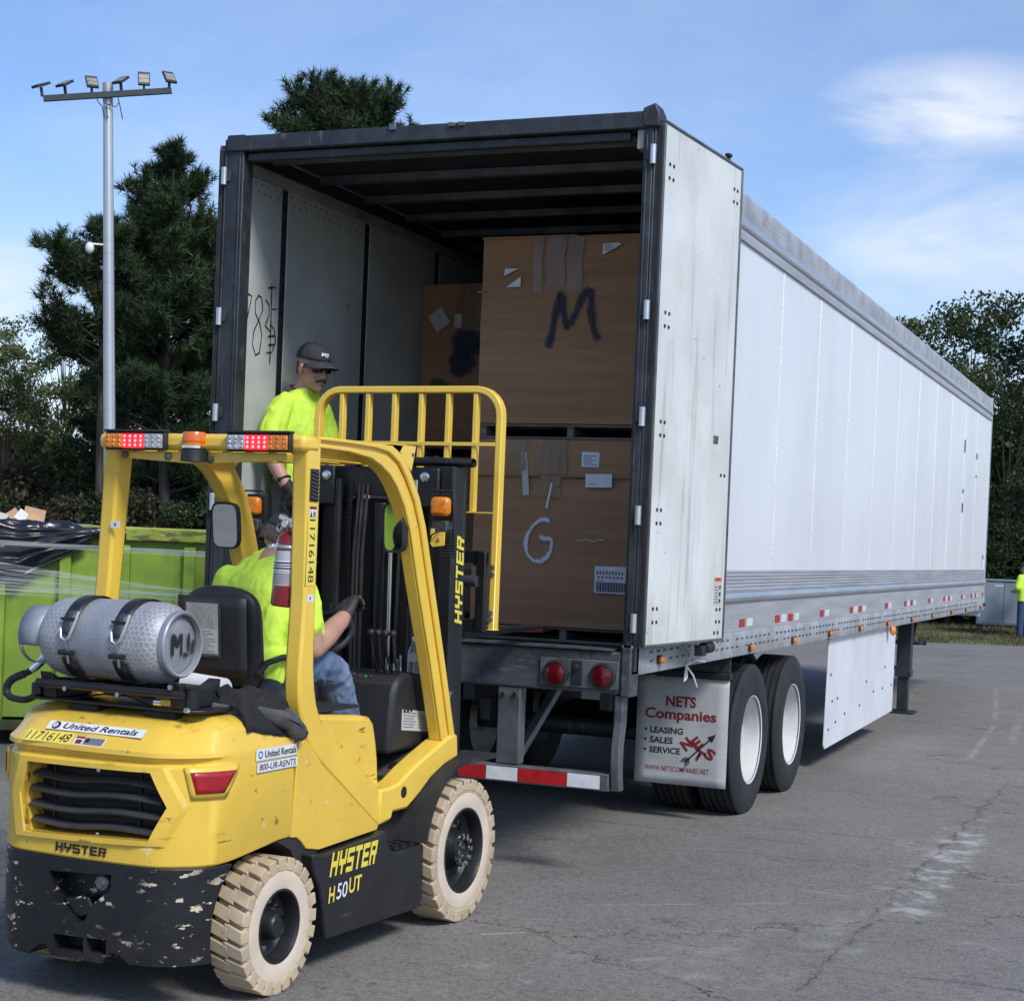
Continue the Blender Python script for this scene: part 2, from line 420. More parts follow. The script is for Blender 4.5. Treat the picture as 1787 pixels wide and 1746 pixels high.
def spray(name, col, crisp=False):
    """spray paint whose edge breaks up: follows the vertex weight 'w' (1 at the middle of the stroke)"""
    m = bpy.data.materials.new(name); m.use_nodes = True
    N = NT(m.node_tree)
    at = N.n('ShaderNodeAttribute', {'attribute_name': 'w'}).outputs['Fac']
    oc = N.n('ShaderNodeTexCoord').outputs['Object']
    nz = N.noise(oc, 85, 3, .7)
    f = N.math('MULTIPLY', N.ramp(N.math('ADD', at, N.math('MULTIPLY', N.math('SUBTRACT', nz, .5), 1.0)), .05, 1.0), N.math('ADD', .62, N.math('MULTIPLY', N.noise(oc, 9, 3, .6), .5)), )
    if crisp: f = N.math('MULTIPLY', N.ramp(N.math('ADD', at, N.math('MULTIPLY', N.math('SUBTRACT', nz, .5), .35)), .15, .5), .95)
    p = N.n('ShaderNodeBsdfPrincipled', None, Base_Color=col + (1,), Roughness=.7)
    tr = N.n('ShaderNodeBsdfTransparent')
    mx = N.n('ShaderNodeMixShader', None, i0=f, i1=tr.outputs[0], i2=p.outputs[0])
    o = N.n('ShaderNodeOutputMaterial'); N.t.links.new(mx.outputs[0], o.inputs[0])
    m['N'] = 1
    return m
sprayblue = spray('blue_black_spray', (.012, .026, .055))
spraywhite = spray('white_spray', (.70, .74, .80))
spraygreen = spray('green_spray', (.008, .10, .03))
marker = spray('faint_black_marker', (.015, .015, .016), True)
def sprayed(strokes, width, o, right, up, m, parent, name, lift=.0015):
    """strokes: polylines in metres on a plane; each becomes a soft-edged band"""
    right, up = Vector(right).normalized(), Vector(up).normalized(); nn = right.cross(up)
    b = Vector(BASE.get(root_of(parent), (0, 0, 0))) if parent is not None else Vector((0, 0, 0))
    V = []; F = []; Wt = []
    for si, st in enumerate(strokes):
        pts = []
        for i in range(len(st) - 1):
            a, c = Vector(st[i]), Vector(st[i + 1]); k = max(2, int((c - a).length / .02))
            pts += [a.lerp(c, q / k) for q in range(k)]
        pts.append(Vector(st[-1]))
        n0 = len(V); rows = (-1.25, -.6, 0, .6, 1.25); wt = (0, .7, 1, .7, 0)
        for i, p in enumerate(pts):
            d = (pts[min(i + 1, len(pts) - 1)] - pts[max(0, i - 1)]).normalized(); pe = Vector((-d.y, d.x))
            wd = width * (1 + .22 * math.sin(i * .7 + si))
            for r_, w_ in zip(rows, wt):
                q = p + pe * (r_ * wd)
                V.append(Vector(o) - b + right * q.x + up * q.y + nn * (lift + .0004 * si)); Wt.append(w_ * (0.35 if i in (0, len(pts) - 1) else 1))
        for i in range(len(pts) - 1):
            for k in range(4):
                F.append((n0 + i * 5 + k, n0 + i * 5 + k + 1, n0 + (i + 1) * 5 + k + 1, n0 + (i + 1) * 5 + k))
    me = bpy.data.meshes.new(name); me.from_pydata(V, [], F); me.materials.append(m)
    a = me.attributes.new('w', 'FLOAT', 'POINT'); a.data.foreach_set('value', Wt)
    ob = bpy.data.objects.new(name, me); COL.objects.link(ob); ob.parent = parent
    return ob
def blot(c, r, m, o, right, up, parent, name, lift=.0015, ry=None):
    right, up = Vector(right).normalized(), Vector(up).normalized(); nn = right.cross(up)
    b = Vector(BASE.get(root_of(parent), (0, 0, 0)))
    V = []; F = []; Wt = []; n = 24
    V.append(Vector(o) - b + right * c[0] + up * c[1] + nn * lift); Wt.append(1)
    for k, (q, w_) in enumerate(((.6, .9), (.85, .5), (1.05, 0))):
        for i in range(n):
            t = 2 * math.pi * i / n; rr = q * (1 + .1 * math.sin(3 * t + 1) + .06 * math.sin(7 * t))
            V.append(Vector(o) - b + right * (c[0] + r * rr * math.cos(t)) + up * (c[1] + (ry or r) * rr * math.sin(t)) + nn * lift); Wt.append(w_)
    for i in range(n):
        F.append((0, 1 + i, 1 + (i + 1) % n))
        for k in range(2):
            F.append((1 + k * n + i, 1 + (k + 1) * n + i, 1 + (k + 1) * n + (i + 1) % n, 1 + k * n + (i + 1) % n))
    me = bpy.data.meshes.new(name); me.from_pydata(V, [], F); me.materials.append(m)
    a = me.attributes.new('w', 'FLOAT', 'POINT'); a.data.foreach_set('value', Wt)
    ob = bpy.data.objects.new(name, me); COL.objects.link(ob); ob.parent = parent
    return ob

# ================================================================== ground
def asphalt_mat():
    m = bpy.data.materials.new('asphalt'); m.use_nodes = True
    N = NT(m.node_tree)
    oc = N.n('ShaderNodeTexCoord').outputs['Object']
    sep = N.n('ShaderNodeSeparateXYZ', None, i0=oc)
    big = N.noise(oc, .35, 6, .6); mid = N.noise(oc, 2.6, 6, .65); peb = N.noise(oc, 21, 6, .72); grit = N.noise(oc, 60, 5, .78); fine = N.noise(oc, 170, 3, .7)
    c = N.mix(N.ramp(big, .3, .7), (.170, .160, .145), (.222, .210, .190))
    c = N.mix(N.math('MULTIPLY', N.ramp(mid, .42, .75), .5), c, (.255, .239, .213))
    c = N.mix(N.math('MULTIPLY', N.ramp(mid, .5, .22), .45), c, (.108, .102, .091))
    c = N.mix(N.math('MULTIPLY', N.ramp(peb, .50, .66), .6), c, (.27, .255, .23))
    c = N.mix(N.math('MULTIPLY', N.ramp(peb, .48, .32), .75), c, (.070, .067, .062))
    c = N.mix(N.math('MULTIPLY', N.ramp(grit, .52, .66), .75), c, (.36, .34, .31))
    c = N.mix(N.math('MULTIPLY', N.ramp(grit, .47, .33), .85), c, (.040, .039, .037))
    c = N.mix(N.math('MULTIPLY', N.ramp(fine, .6, .72), .5), c, (.40, .38, .35))
    # cracks: cell borders, wobbling
    wob = N.n('ShaderNodeMixRGB', {'blend_type': 'ADD'}, i0=1.0, i1=oc, i2=N.n('ShaderNodeTexNoise', None, Vector=oc, Scale=2.2, Detail=6.0, Roughness=.65).outputs[1]).outputs[0]
    vor = N.n('ShaderNodeTexVoronoi', {'feature': 'DISTANCE_TO_EDGE'}, Vector=N.mapping(wob, (.28, .5, 1)), Scale=.8).outputs[0]
    cr = N.math('MULTIPLY', N.ramp(vor, .0045, .0012), N.ramp(N.noise(oc, 1.1, 3, .5), .40, .58))
    c = N.mix(N.math('MULTIPLY', cr, .8), c, (.035, .033, .031))
    # short dark scuffs
    scf = N.ramp(N.noise(N.mapping(oc, (2.0, 9, 1), (1, 3, 0), (0, 0, .35)), 1.9, 4, .6), .70, .76)
    c = N.mix(N.math('MULTIPLY', scf, .5), c, (.06, .058, .055))
    # worn patches and a wandering crack along old seams; each follows a line on the ground
    wv = N.n('ShaderNodeTexNoise', None, Vector=oc, Scale=2.6, Detail=5.0, Roughness=.6).outputs[0]
    def line(nx, ny, k, s0, s1, w, lo, hi, sc, am, colr, wob=0.0):
        d = N.math('SUBTRACT', N.math('ADD', N.math('MULTIPLY', sep.outputs[0], nx), N.math('MULTIPLY', sep.outputs[1], ny)), k)
        if wob: d = N.math('ADD', d, N.math('MULTIPLY', N.math('SUBTRACT', wv, .5), wob))
        d = N.math('ABSOLUTE', d)
        al = N.math('ADD', N.math('MULTIPLY', sep.outputs[0], ny), N.math('MULTIPLY', sep.outputs[1], -nx))
        mid, half = (s0 + s1) / 2, abs(s1 - s0) / 2
        end = N.ramp(N.math('ABSOLUTE', N.math('SUBTRACT', al, mid)), half, half * .75)
        msk = N.math('MULTIPLY', N.ramp(d, w, w * .25), end)
        br = N.ramp(N.noise(N.mapping(oc, (1, 1, 1), (k, s0, 0)), sc, 6, .68), lo, hi)
        return N.mix(N.math('MULTIPLY', N.math('MULTIPLY', msk, br), am), c, colr)
    for a in ASPHALT_LINES: c = line(*a)
    b = N.n('ShaderNodeBump', None, Strength=.8, Distance=.008, Height=N.math('SUBTRACT', N.math('ADD', N.math('ADD', grit, peb), N.math('MULTIPLY', fine, .4)), N.math('MULTIPLY', cr, 1.5)))
    p = N.n('ShaderNodeBsdfPrincipled', None, Base_Color=c, Roughness=.88, Normal=b.outputs[0])
    p.inputs['Specular IOR Level'].default_value = .3
    o = N.n('ShaderNodeOutputMaterial'); N.t.links.new(p.outputs[0], o.inputs[0]); m['N'] = 1
    return m
def plane_line(p, q):
    d = (Vector(q) - Vector(p)).normalized(); n = Vector((-d.y, d.x)); return n.x, n.y, n.dot(Vector(p))
# (normal x, normal y, offset, half width, break lo, hi, noise scale, amount, colour)
def seg(p, q):
    nx, ny, k = plane_line(p, q); return nx, ny, k, p[0] * ny - p[1] * nx, q[0] * ny - q[1] * nx
GREY1, GREY2, DARK, RUST = (.50, .485, .46), (.37, .36, .34), (.030, .028, .026), (.105, .08, .06)
ASPHALT_LINES = [seg((2.78, -.2), (2.72, 3.3)) + (.20, .47, .60, 4.2, .70, GREY1, .15), seg((2.62, -2.2), (2.66, 4.2)) + (.26, .53, .60, 2.2, .4, GREY2, .2),
                 seg((2.2, -2.6), (2.75, 5.5)) + (.55, .55, .68, 1.6, .45, GREY2, .4), seg((3.3, -1.5), (2.9, 7.0)) + (.35, .55, .68, 1.6, .4, GREY2, .4), seg((1.2, -2.2), (2.4, -.9)) + (.25, .56, .68, 2.6, .4, GREY2, .3), seg((2.45, .3), (2.55, 1.6)) + (.10, .52, .62, 3.0, .35, GREY2, .1), seg((2.60, -2.4), (2.72, 6.0)) + (.034, .44, .56, 5, .5, RUST, .22), seg((2.60, -2.4), (2.72, 6.0)) + (.008, .46, .56, 4, .75, DARK, .22),
                 seg((1.0, -.85), (2.35, .1)) + (.016, .46, .56, 4, .55, GREY2, .03), seg((1.7, -1.08), (2.65, -.35)) + (.018, .47, .57, 4, .55, GREY2, .03), seg((1.15, -1.1), (1.85, -.65)) + (.022, .5, .6, 4, .5, GREY2, .03),
                 seg((1.10, -1.50), (1.28, -1.32)) + (.012, .3, .45, 4, .6, GREY1, .0), seg((1.45, -2.45), (1.62, -2.1)) + (.025, .46, .56, 4, .5, GREY2, .03), seg((1.85, -1.6), (2.06, -1.34)) + (.03, .48, .58, 4, .5, GREY2, .05),
                 seg((.3, 1.83), (1.95, 1.80)) + (.010, .36, .5, 3, .85, DARK, .10), seg((1.4, 2.28), (2.75, 2.29)) + (.010, .36, .5, 3, .85, DARK, .10), seg((2.7, -1.22), (4.5, -1.2)) + (.010, .40, .52, 3, .8, DARK, .12), seg((2.7, 5.4), (7, 5.2)) + (.012, .40, .52, 3, .8, DARK, .14), seg((-6, -1.0), (9, -1.3)) + (.008, .47, .55, 2, .7, DARK, .15), seg((2.6, 9.2), (9, 9.0)) + (.014, .4, .52, 2, .8, DARK, .16),
                 seg((2.24, 6.9), (2.08, 10.7)) + (.045, .30, .48, 1.2, .42, GREY2, .05), seg((2.05, 11.0), (1.5, 16.3)) + (.05, .34, .54, 1.0, .32, GREY2, .05), seg((2.45, 8.6), (2.15, 13.0)) + (.06, .44, .6, 1.2, .3, GREY2, .08)]
ED, EN = Vector((math.cos(R(24)), math.sin(R(24)), 0)), Vector((-math.sin(R(24)), math.cos(R(24)), 0))
def yard(s, t, z=0.0): return Vector((0, 28.7, 0)) + ED * s + EN * t + Vector((0, 0, z))    # the yard's far edge runs along ED
g = G(); g.quad(yard(-160, -160), yard(160, -160), yard(160, 0), yard(-160, 0))
pav = g.build('asphalt_yard', asphalt_mat(), smooth=0); tag(pav, kind='structure')
grassm = mat('grass_verge', (.115, .11, .045), .9, var=.3, vs=1.2, bump=.5, bs=20, spots=[((.16, .14, .07), (1, 1, 1), .7, .5, .8, .6)])
soil = mat('forest_soil', (.040, .036, .024), .95, var=.3, vs=.6, bump=.4, bs=6)
def vz(s, t): return -.012 + .03 * min(1, t / .8) + .02 * t + .10 * mnoise.noise(Vector((s * .25, t * .3, 0))) * min(1, t / 2)
g = G(); g.grid(lambda u, v: yard(-160 + 320 * u, 5.0 * v, vz(-160 + 320 * u, 5 * v)), 200, 7)
tag(g.build('grass_verge', grassm, smooth=180), kind='structure')
g = G(); g.grid(lambda u, v: yard(-300 + 600 * u, 5 + 300 * v * v, vz(-300 + 600 * u, 5) + 3 * v), 80, 12)
tag(g.build('forest_floor', soil, smooth=180), kind='structure')
r_ = np.random.RandomState(5); n_ = 60000
s_ = r_.uniform(-38, 22, n_); t_ = r_.uniform(.0, 5.0, n_)
P_ = np.array([yard(a, b, vz(a, b)) for a, b in zip(s_, t_)]); az_ = r_.uniform(0, 6.28, n_); h_ = r_.uniform(.04, .11, n_)
sd_ = np.c_[np.cos(az_), np.sin(az_), 0 * az_] * .010; tp_ = P_ + np.c_[r_.normal(0, .03, (n_, 2)), h_]
me = bpy.data.meshes.new('grass_blades'); me.from_pydata(np.stack([P_ - sd_, P_ + sd_, tp_], 1).reshape(-1, 3).tolist(), [], np.arange(3 * n_).reshape(-1, 3).tolist()); me.materials.append(grassm)
g = G(); g.quad((-500, -500, -.06), (500, -500, -.06), (500, 500, -.06), (-500, 500, -.06)); tag(g.build('ground', soil, smooth=0), kind='structure')
o = bpy.data.objects.new('grass_blades', me); COL.objects.link(o); tag(o, 'short dry grass along the far edge of the yard', 'grass', kind='stuff')

# ================================================================== trailer
TR = thing('semi_trailer', 'long white box trailer with its rear doors swung open, loaded with cartons', 'trailer', (0, 0, 0))
WX, LZ, TZ, TL = 1.295, 1.17, 4.084, 16.12
Z0 = 1.098          # bottom of the side rail
# --- side panels, one by one
def wall_parts(sx):
    out = lambda d: sx * (WX - d)
    ys = [.06, .649] + [1.921 + 1.2723 * i for i in range(12)]
    ys[-1] = TL
    first = None
    for i in range(len(ys) - 1):
        g = G(); a, b = ys[i] + .016, ys[i + 1] - .016
        ph = i * 1.7
        g.bb((sx * (WX - .020), a, 1.657), (sx * (WX - .0135), b, 3.745))
        g.build('side_panel', panelw, TR, smooth=0)
    for i, y in enumerate(ys):
        g = G(); y = min(max(y, .035), TL - .03)
        g.bb((out(.026), y - .020, 1.657), (out(.0105), y + .020, 3.745))
        o = g.build('panel_seam', seamw, TR, bevel=.004)
        if 1 < i < 8 and sx > 0:
            r = G(); k = int(2.05 / .05)
            for j in range(k):
                for dy in (-.011,):
                    r.sphere((out(.0100), y + dy, 1.69 + j * .05), (.003, .006, .006), 6, 4)
            rv = r.build('rivet_rows', aludull, o, smooth=60); tag(rv, kind='stuff')
    # top rail: dark moulding, bright roll, riveted band, roof edge
    def run(name, prof, m, y0=.02, y1=TL, bev=0):
        g = G(); P = [(sx * x, z) for x, z in prof]
        g.prism(P, (0, y0, 0), (1, 0, 0), (0, 0, 1), (0, y1 - y0, 0)); return g.build(name, m, TR, bevel=bev, smooth=40)
    run('top_moulding', [(WX - .03, 3.747), (WX + .004, 3.747), (WX + .008, 3.78), (WX + .002, 3.812), (WX - .03, 3.812)], aludull)
    run('top_roll', [(WX - .03, 3.814), (WX + .006, 3.814), (WX + .018, 3.832), (WX + .018, 3.862), (WX + .008, 3.884), (WX - .03, 3.884)], alu)
    tb = run('top_band', [(WX - .03, 3.886), (WX - .004, 3.886), (WX - .004, 4.02), (WX - .02, 4.056), (WX - .06, TZ), (WX - .09, TZ), (WX - .09, 3.886)], aluband)
    if sx > 0:
        r = G()
        for j in range(150):
            for q, zz_ in enumerate((3.915, 3.95, 3.985)):
                r.sphere((WX - .0035, 1.3 + j * .085 + q * .028, zz_), (.003, .008, .006), 6, 4)
        tag(r.build('rivet_rows', aludull, tb, smooth=60), kind='stuff')
    # wear band with flutes
    prof = []
    z = 1.517
    k = 0
    while z < 1.652:
        prof += [(WX - .006 if k % 2 else WX - .012, z), (WX - .006 if k % 2 else WX - .012, z + .008)]
        z += .0115; k += 1
    prof = [(WX - .04, 1.517)] + prof + [(WX - .012, 1.655), (WX - .04, 1.655)]
    run('wear_band', prof, aludull)
    run('lower_roll', [(WX - .04, 1.455), (WX + .012, 1.455), (WX + .02, 1.468), (WX + .02, 1.492), (WX + .008, 1.514), (WX - .04, 1.514)], alu)
    run('lower_plate', [(WX - .04, 1.262), (WX - .002, 1.262), (WX - .002, 1.452), (WX - .04, 1.452)], aludull)
    br = run('bottom_rail', [(WX - .05, Z0), (WX + .004, Z0), (WX + .008, Z0 + .01), (WX + .008, 1.252), (WX + .004, 1.26), (WX - .05, 1.26)], aluband, y0=.0)
    if sx > 0:
        r = G()
        for j in range(120):
            y = .32 + j * .125
            for dz in (.055, .105):
                for dy in (0, .035):
                    if (j * 7 + int(dz * 100)) % 9: r.sphere((WX + .008, y + dy, Z0 + dz + .01), (.005, .011, .009), 6, 4)
        tag(r.build('rivet_rows', framedk, br, smooth=60), kind='stuff')
    # front corner post
    g = G(); g.cyl((sx * (WX - .05), TL + .0, 1.10), (sx * (WX - .05), TL + .0, TZ - .02), .055, 14)
    g.build('front_corner_post', alu, TR)
wall_parts(1); wall_parts(-1)
# inside: liner panels between dark posts
for sx in (-1, 1):
    ys = [.12, .575, 1.69, 2.83] + [2.83 + 1.14 * i for i in range(1, 12)]
    x = sx * 1.245
    for i in range(len(ys) - 1):
        a = ys[i] + (.06 if i else 0); b = ys[i + 1]
        if i < 6:
            g = G(); g.bb((x, a + .006, LZ + .02), (sx * 1.262, b - .006, 3.94))
            lp = g.build('liner_panel', liner, TR, bevel=.004)
            if sx < 0 and i < 2:
                r = G()
                for q in range(6 + 8 * i):
                    for zq in (3.86, 3.81):
                        r.sphere((x - sx * .001, a + .05 + q * .075 + (.03 if zq < 3.85 else 0), zq), (.002, .007, .007), 6, 4)
                tag(r.build('screw_rows', ink, lp, smooth=60), kind='stuff')
            if sx < 0 and i == 0:
                S = lambda y, z: (y, z)   # handwriting on the first panel
                sprayed([[(.13, 3.20), (.245, 3.185), (.15, 2.90)],
                         [(.36, 3.19), (.32, 3.20), (.285, 3.16), (.29, 3.09), (.345, 3.04), (.375, 2.97), (.355, 2.86), (.31, 2.84), (.27, 2.90), (.28, 2.98), (.33, 3.05), (.375, 3.12), (.36, 3.19)],
                         [(.40, 3.19), (.45, 3.16), (.45, 3.10), (.41, 3.03), (.48, 3.00)],
                         [(.48, 3.14), (.545, 3.15)], [(.47, 3.05), (.52, 3.02), (.54, 2.95), (.50, 2.88), (.43, 2.87)],
                         [(.47, 3.30), (.48, 2.80)], [(.44, 2.97), (.53, 2.985)], [(.45, 2.92), (.53, 2.93)], [(.42, 3.26), (.52, 3.28)]],
                        .0052, (x + .0, 0, 0), (0, 1, 0), (0, 0, 1), marker, lp, 'handwriting', lift=.002)
        if i:
            g = G(); g.bb((sx * 1.247, ys[i], LZ + .02), (sx * 1.268, ys[i] + .06, 3.94))
            pst = g.build('logistic_post', postdk, TR)
            if sx < 0 and i < 3:
                r = G()
                for q in range(34):
                    r.bb((sx * 1.2455, ys[i] + .018, LZ + .1 + q * .08), (sx * 1.2462, ys[i] + .042, LZ + .145 + q * .08))
                tag(r.build('slot_row', ink, pst, smooth=0), kind='stuff')
    g = G(); g.bb((sx * 1.255, .10, 3.945), (sx * 1.20, TL, 4.03)); g.build('inner_top_rail', framedk, TR, bevel=.006)
    g = G(); g.bb((sx * 1.264, .12, LZ), (sx * 1.272, TL, 3.95)); g.build('wall_core', postdk, TR, smooth=0)
# ceiling skin and bows
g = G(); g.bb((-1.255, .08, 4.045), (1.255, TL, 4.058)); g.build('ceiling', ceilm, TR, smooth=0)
g = G(); g.bb((-1.21, .06, 4.062), (1.21, TL, 4.086)); g.build('roof', alu, TR, smooth=0)
for i in range(25):
    y = .36 + .62 * i
    g = G(); g.prism([(-.045, 4.043), (-.03, 3.995), (.03, 3.995), (.045, 4.043)], (-1.2, y, 0), (0, 1, 0), (0, 0, 1), (2.4, 0, 0))
    g.build('roof_bow', bowm, TR, bevel=.004)
g = G()
for i in range(4): g.tube([(-1.15, .16 + i * .04, 3.985 - i * .004), (1.15, .16 + i * .04, 3.985 - i * .004)], .012, 6)
g.build('wiring_tray', bowm, TR)
g = G(); g.bb((-1.24, TL - .05, LZ), (1.24, TL - .02, 4.04)); g.build('inner_front_wall', liner, TR, smooth=0)
g = G(); g.bb((-1.245, TL - .018, 1.0), (1.245, TL + .02, 4.03)); g.build('front_wall', panelw, TR, smooth=0)
# floor boards
for i in range(13):
    w = 2.49 / 13
    g = G(); g.bb((-1.245 + i * w + .003, .06, LZ - .035), (-1.245 + (i + 1) * w - .003, TL - .06, LZ - .0015 * (i % 3)))
    g.build('floor_board', floorw, TR, bevel=.002)
g = G()
for i in range(48): g.bb((-1.24, .25 + i * .33, Z0 + .0), (1.24, .30 + i * .33, LZ - .04))
g.build('cross_members', framedk, TR, smooth=0)
# --- rear frame
g = G()
g.prism([(-1.295, 3.985), (1.265, 3.985), (1.265, 4.075), (-1.295, 4.075)], (0, -.015, 0), (1, 0, 0), (0, 0, 1), (0, .11, 0))
hd = g.build('rear_header', framedk, TR, bevel=.008)
g = G()
g.bb((-1.18, .03, 3.935), (1.16, .085, 3.982)); g.build('header_lip', framedk, hd, bevel=.006)
for x in (-.22, .14, .20):
    g = G(); g.bb((x - .022, -.030, 4.05), (x + .022, -.016, 4.088 if x < 0 else 4.074)); g.build('header_clip', steelgr, hd, bevel=.004)
for sx in (-1, 1):
    g = G()
    xo = 1.30; xi = 1.245 if sx > 0 else 1.185
    g.prism([(sx * xi, -.0), (sx * xo, -.0), (sx * xo, .10), (sx * (xo - .03), .11), (sx * xi, .11)], (0, 0, 1.0), (1, 0, 0), (0, 1, 0), (0, 0, 3.085))
    po = g.build('rear_post', framedk, TR, bevel=.006)
    g = G(); g.bb((sx * (xi + .016), -.010, 1.26), (sx * (xi + .026), -.001, 3.95)); g.build('post_rib', framedk, po, bevel=.003)
    g = G(); g.bb((sx * 1.301, .0, 1.12), (sx * 1.314, .05, 4.06)); g.build('hinge_channel', framedk, po, bevel=.004)
    for z in (3.845, 3.03, 2.47, 1.95, 1.38):
        g = G(); g.cyl((sx * 1.305, -.014, z - .050), (sx * 1.305, -.014, z + .050), .017, 14)
        h = g.build('door_hinge', alu, TR)
        g = G(); g.bb((sx * 1.262, -.012, z - .030), (sx * 1.30, -.002, z + .030)); g.build('hinge_leaf', framedk, h, bevel=.003)
# corner cap
g = G(); g.prism([(1.24, 3.99), (1.335, 3.99), (1.335, 4.06), (1.31, 4.115), (1.24, 4.09)], (0, -.02, 0), (1, 0, 0), (0, 0, 1), (0, .13, 0)); g.build('corner_cap', framedk, TR, bevel=.01)
# --- sill with lamps
g = G(); g.bb((-1.295, -.01, .998), (1.245, .10, 1.222))
sill = g.build('rear_sill', sillm, TR, bevel=.012)
g = G(); g.bb((1.247, -.02, .985), (1.303, .12, 1.25)); g.build('sill_end', sillm, TR, bevel=.008)
g = G(); g.bb((-1.28, -.025, 1.224), (1.20, .12, 1.236)); g.build('sill_plate', sillm, TR, bevel=.003)
for sx in (1, -1):
    g = G(); g.bb((sx * .79, -.022, 1.02), (sx * 1.235, -.012, 1.172))
    hb = g.build('lamp_plate', steelgr, TR, bevel=.004)
    g = G(); g.bb((sx * .975, -.03, 1.035), (sx * 1.035, -.023, 1.165)); g.cyl((sx * 1.005, -.03, 1.13), (sx * 1.005, -.055, 1.13), .016, 10); g.build('lamp_mount', blackpl, hb, bevel=.003)
    for x in (.885, 1.15):
        g = G(); g.lathe([(.072, 0), (.072, .016), (.060, .02), (.058, .012)], (sx * x, -.0225, 1.09), (0, -1, 0), 28, cap=False); rim = g.build('tail_lamp', blackpl, TR)
        g = G(); g.lathe([(.057, 0), (.055, .012), (.035, .018), (.001, .020)], (sx * x, -.028, 1.09), (0, -1, 0), 28); g.build('lens', redlens, rim)
# --- underride guard
g = G(); g.bb((-1.16, -.02, .478), (1.205, .055, .572)); gb = g.build('underride_bar', steelgr, TR, bevel=.006)
segs = [(.08, .36, 0), (-.4, -.12, 0), (-.88, -.6, 0)]
xs = 1.160; k = 1
while xs > -1.1:
    w = .187 if k % 2 else .285
    g = G(); g.bb((xs - w, -.0225, .488), (xs - .004, -.0205, .56)); g.build('reflective_tape', whtape if k % 2 else redtape, gb, smooth=0)
    xs -= w; k += 1
g = G(); g.prism([(0, .99), (.0, .85), (-.03, .72), (-.03, .60), (.0, .48), (.075, .48), (.05, .60), (.05, .72), (.085, .85), (.085, .99)], (1.215, 0, 0), (0, 1, 0), (0, 0, 1), (.045, 0, 0))
g.build('guard_end_plate', steelgr, TR, bevel=.004)
g = G(); g.prism([(0, .99), (.0, .85), (-.03, .72), (-.03, .60), (.0, .48), (.075, .48), (.05, .60), (.05, .72), (.085, .85), (.085, .99)], (-1.215, 0, 0), (0, 1, 0), (0, 0, 1), (-.045, 0, 0))
g.build('guard_end_plate', steelgr, TR, bevel=.004)
for sx in (1, -1):
    g = G(); g.bb((sx * .545, .0, .574), (sx * .675, .09, .996)); up = g.build('guard_upright', steelgr, TR, bevel=.006)
    for x in (.575, .645):
        g = G(); g.cyl((sx * x, -.001, .955), (sx * x, -.014, .955), .014, 6); g.build('bolt', chrome, up)
    g = G(); g.bar((sx * .61, .08, .56), (sx * .61, .95, 1.05), .05, .05); g.build('guard_brace', steelgr, TR, bevel=.004)
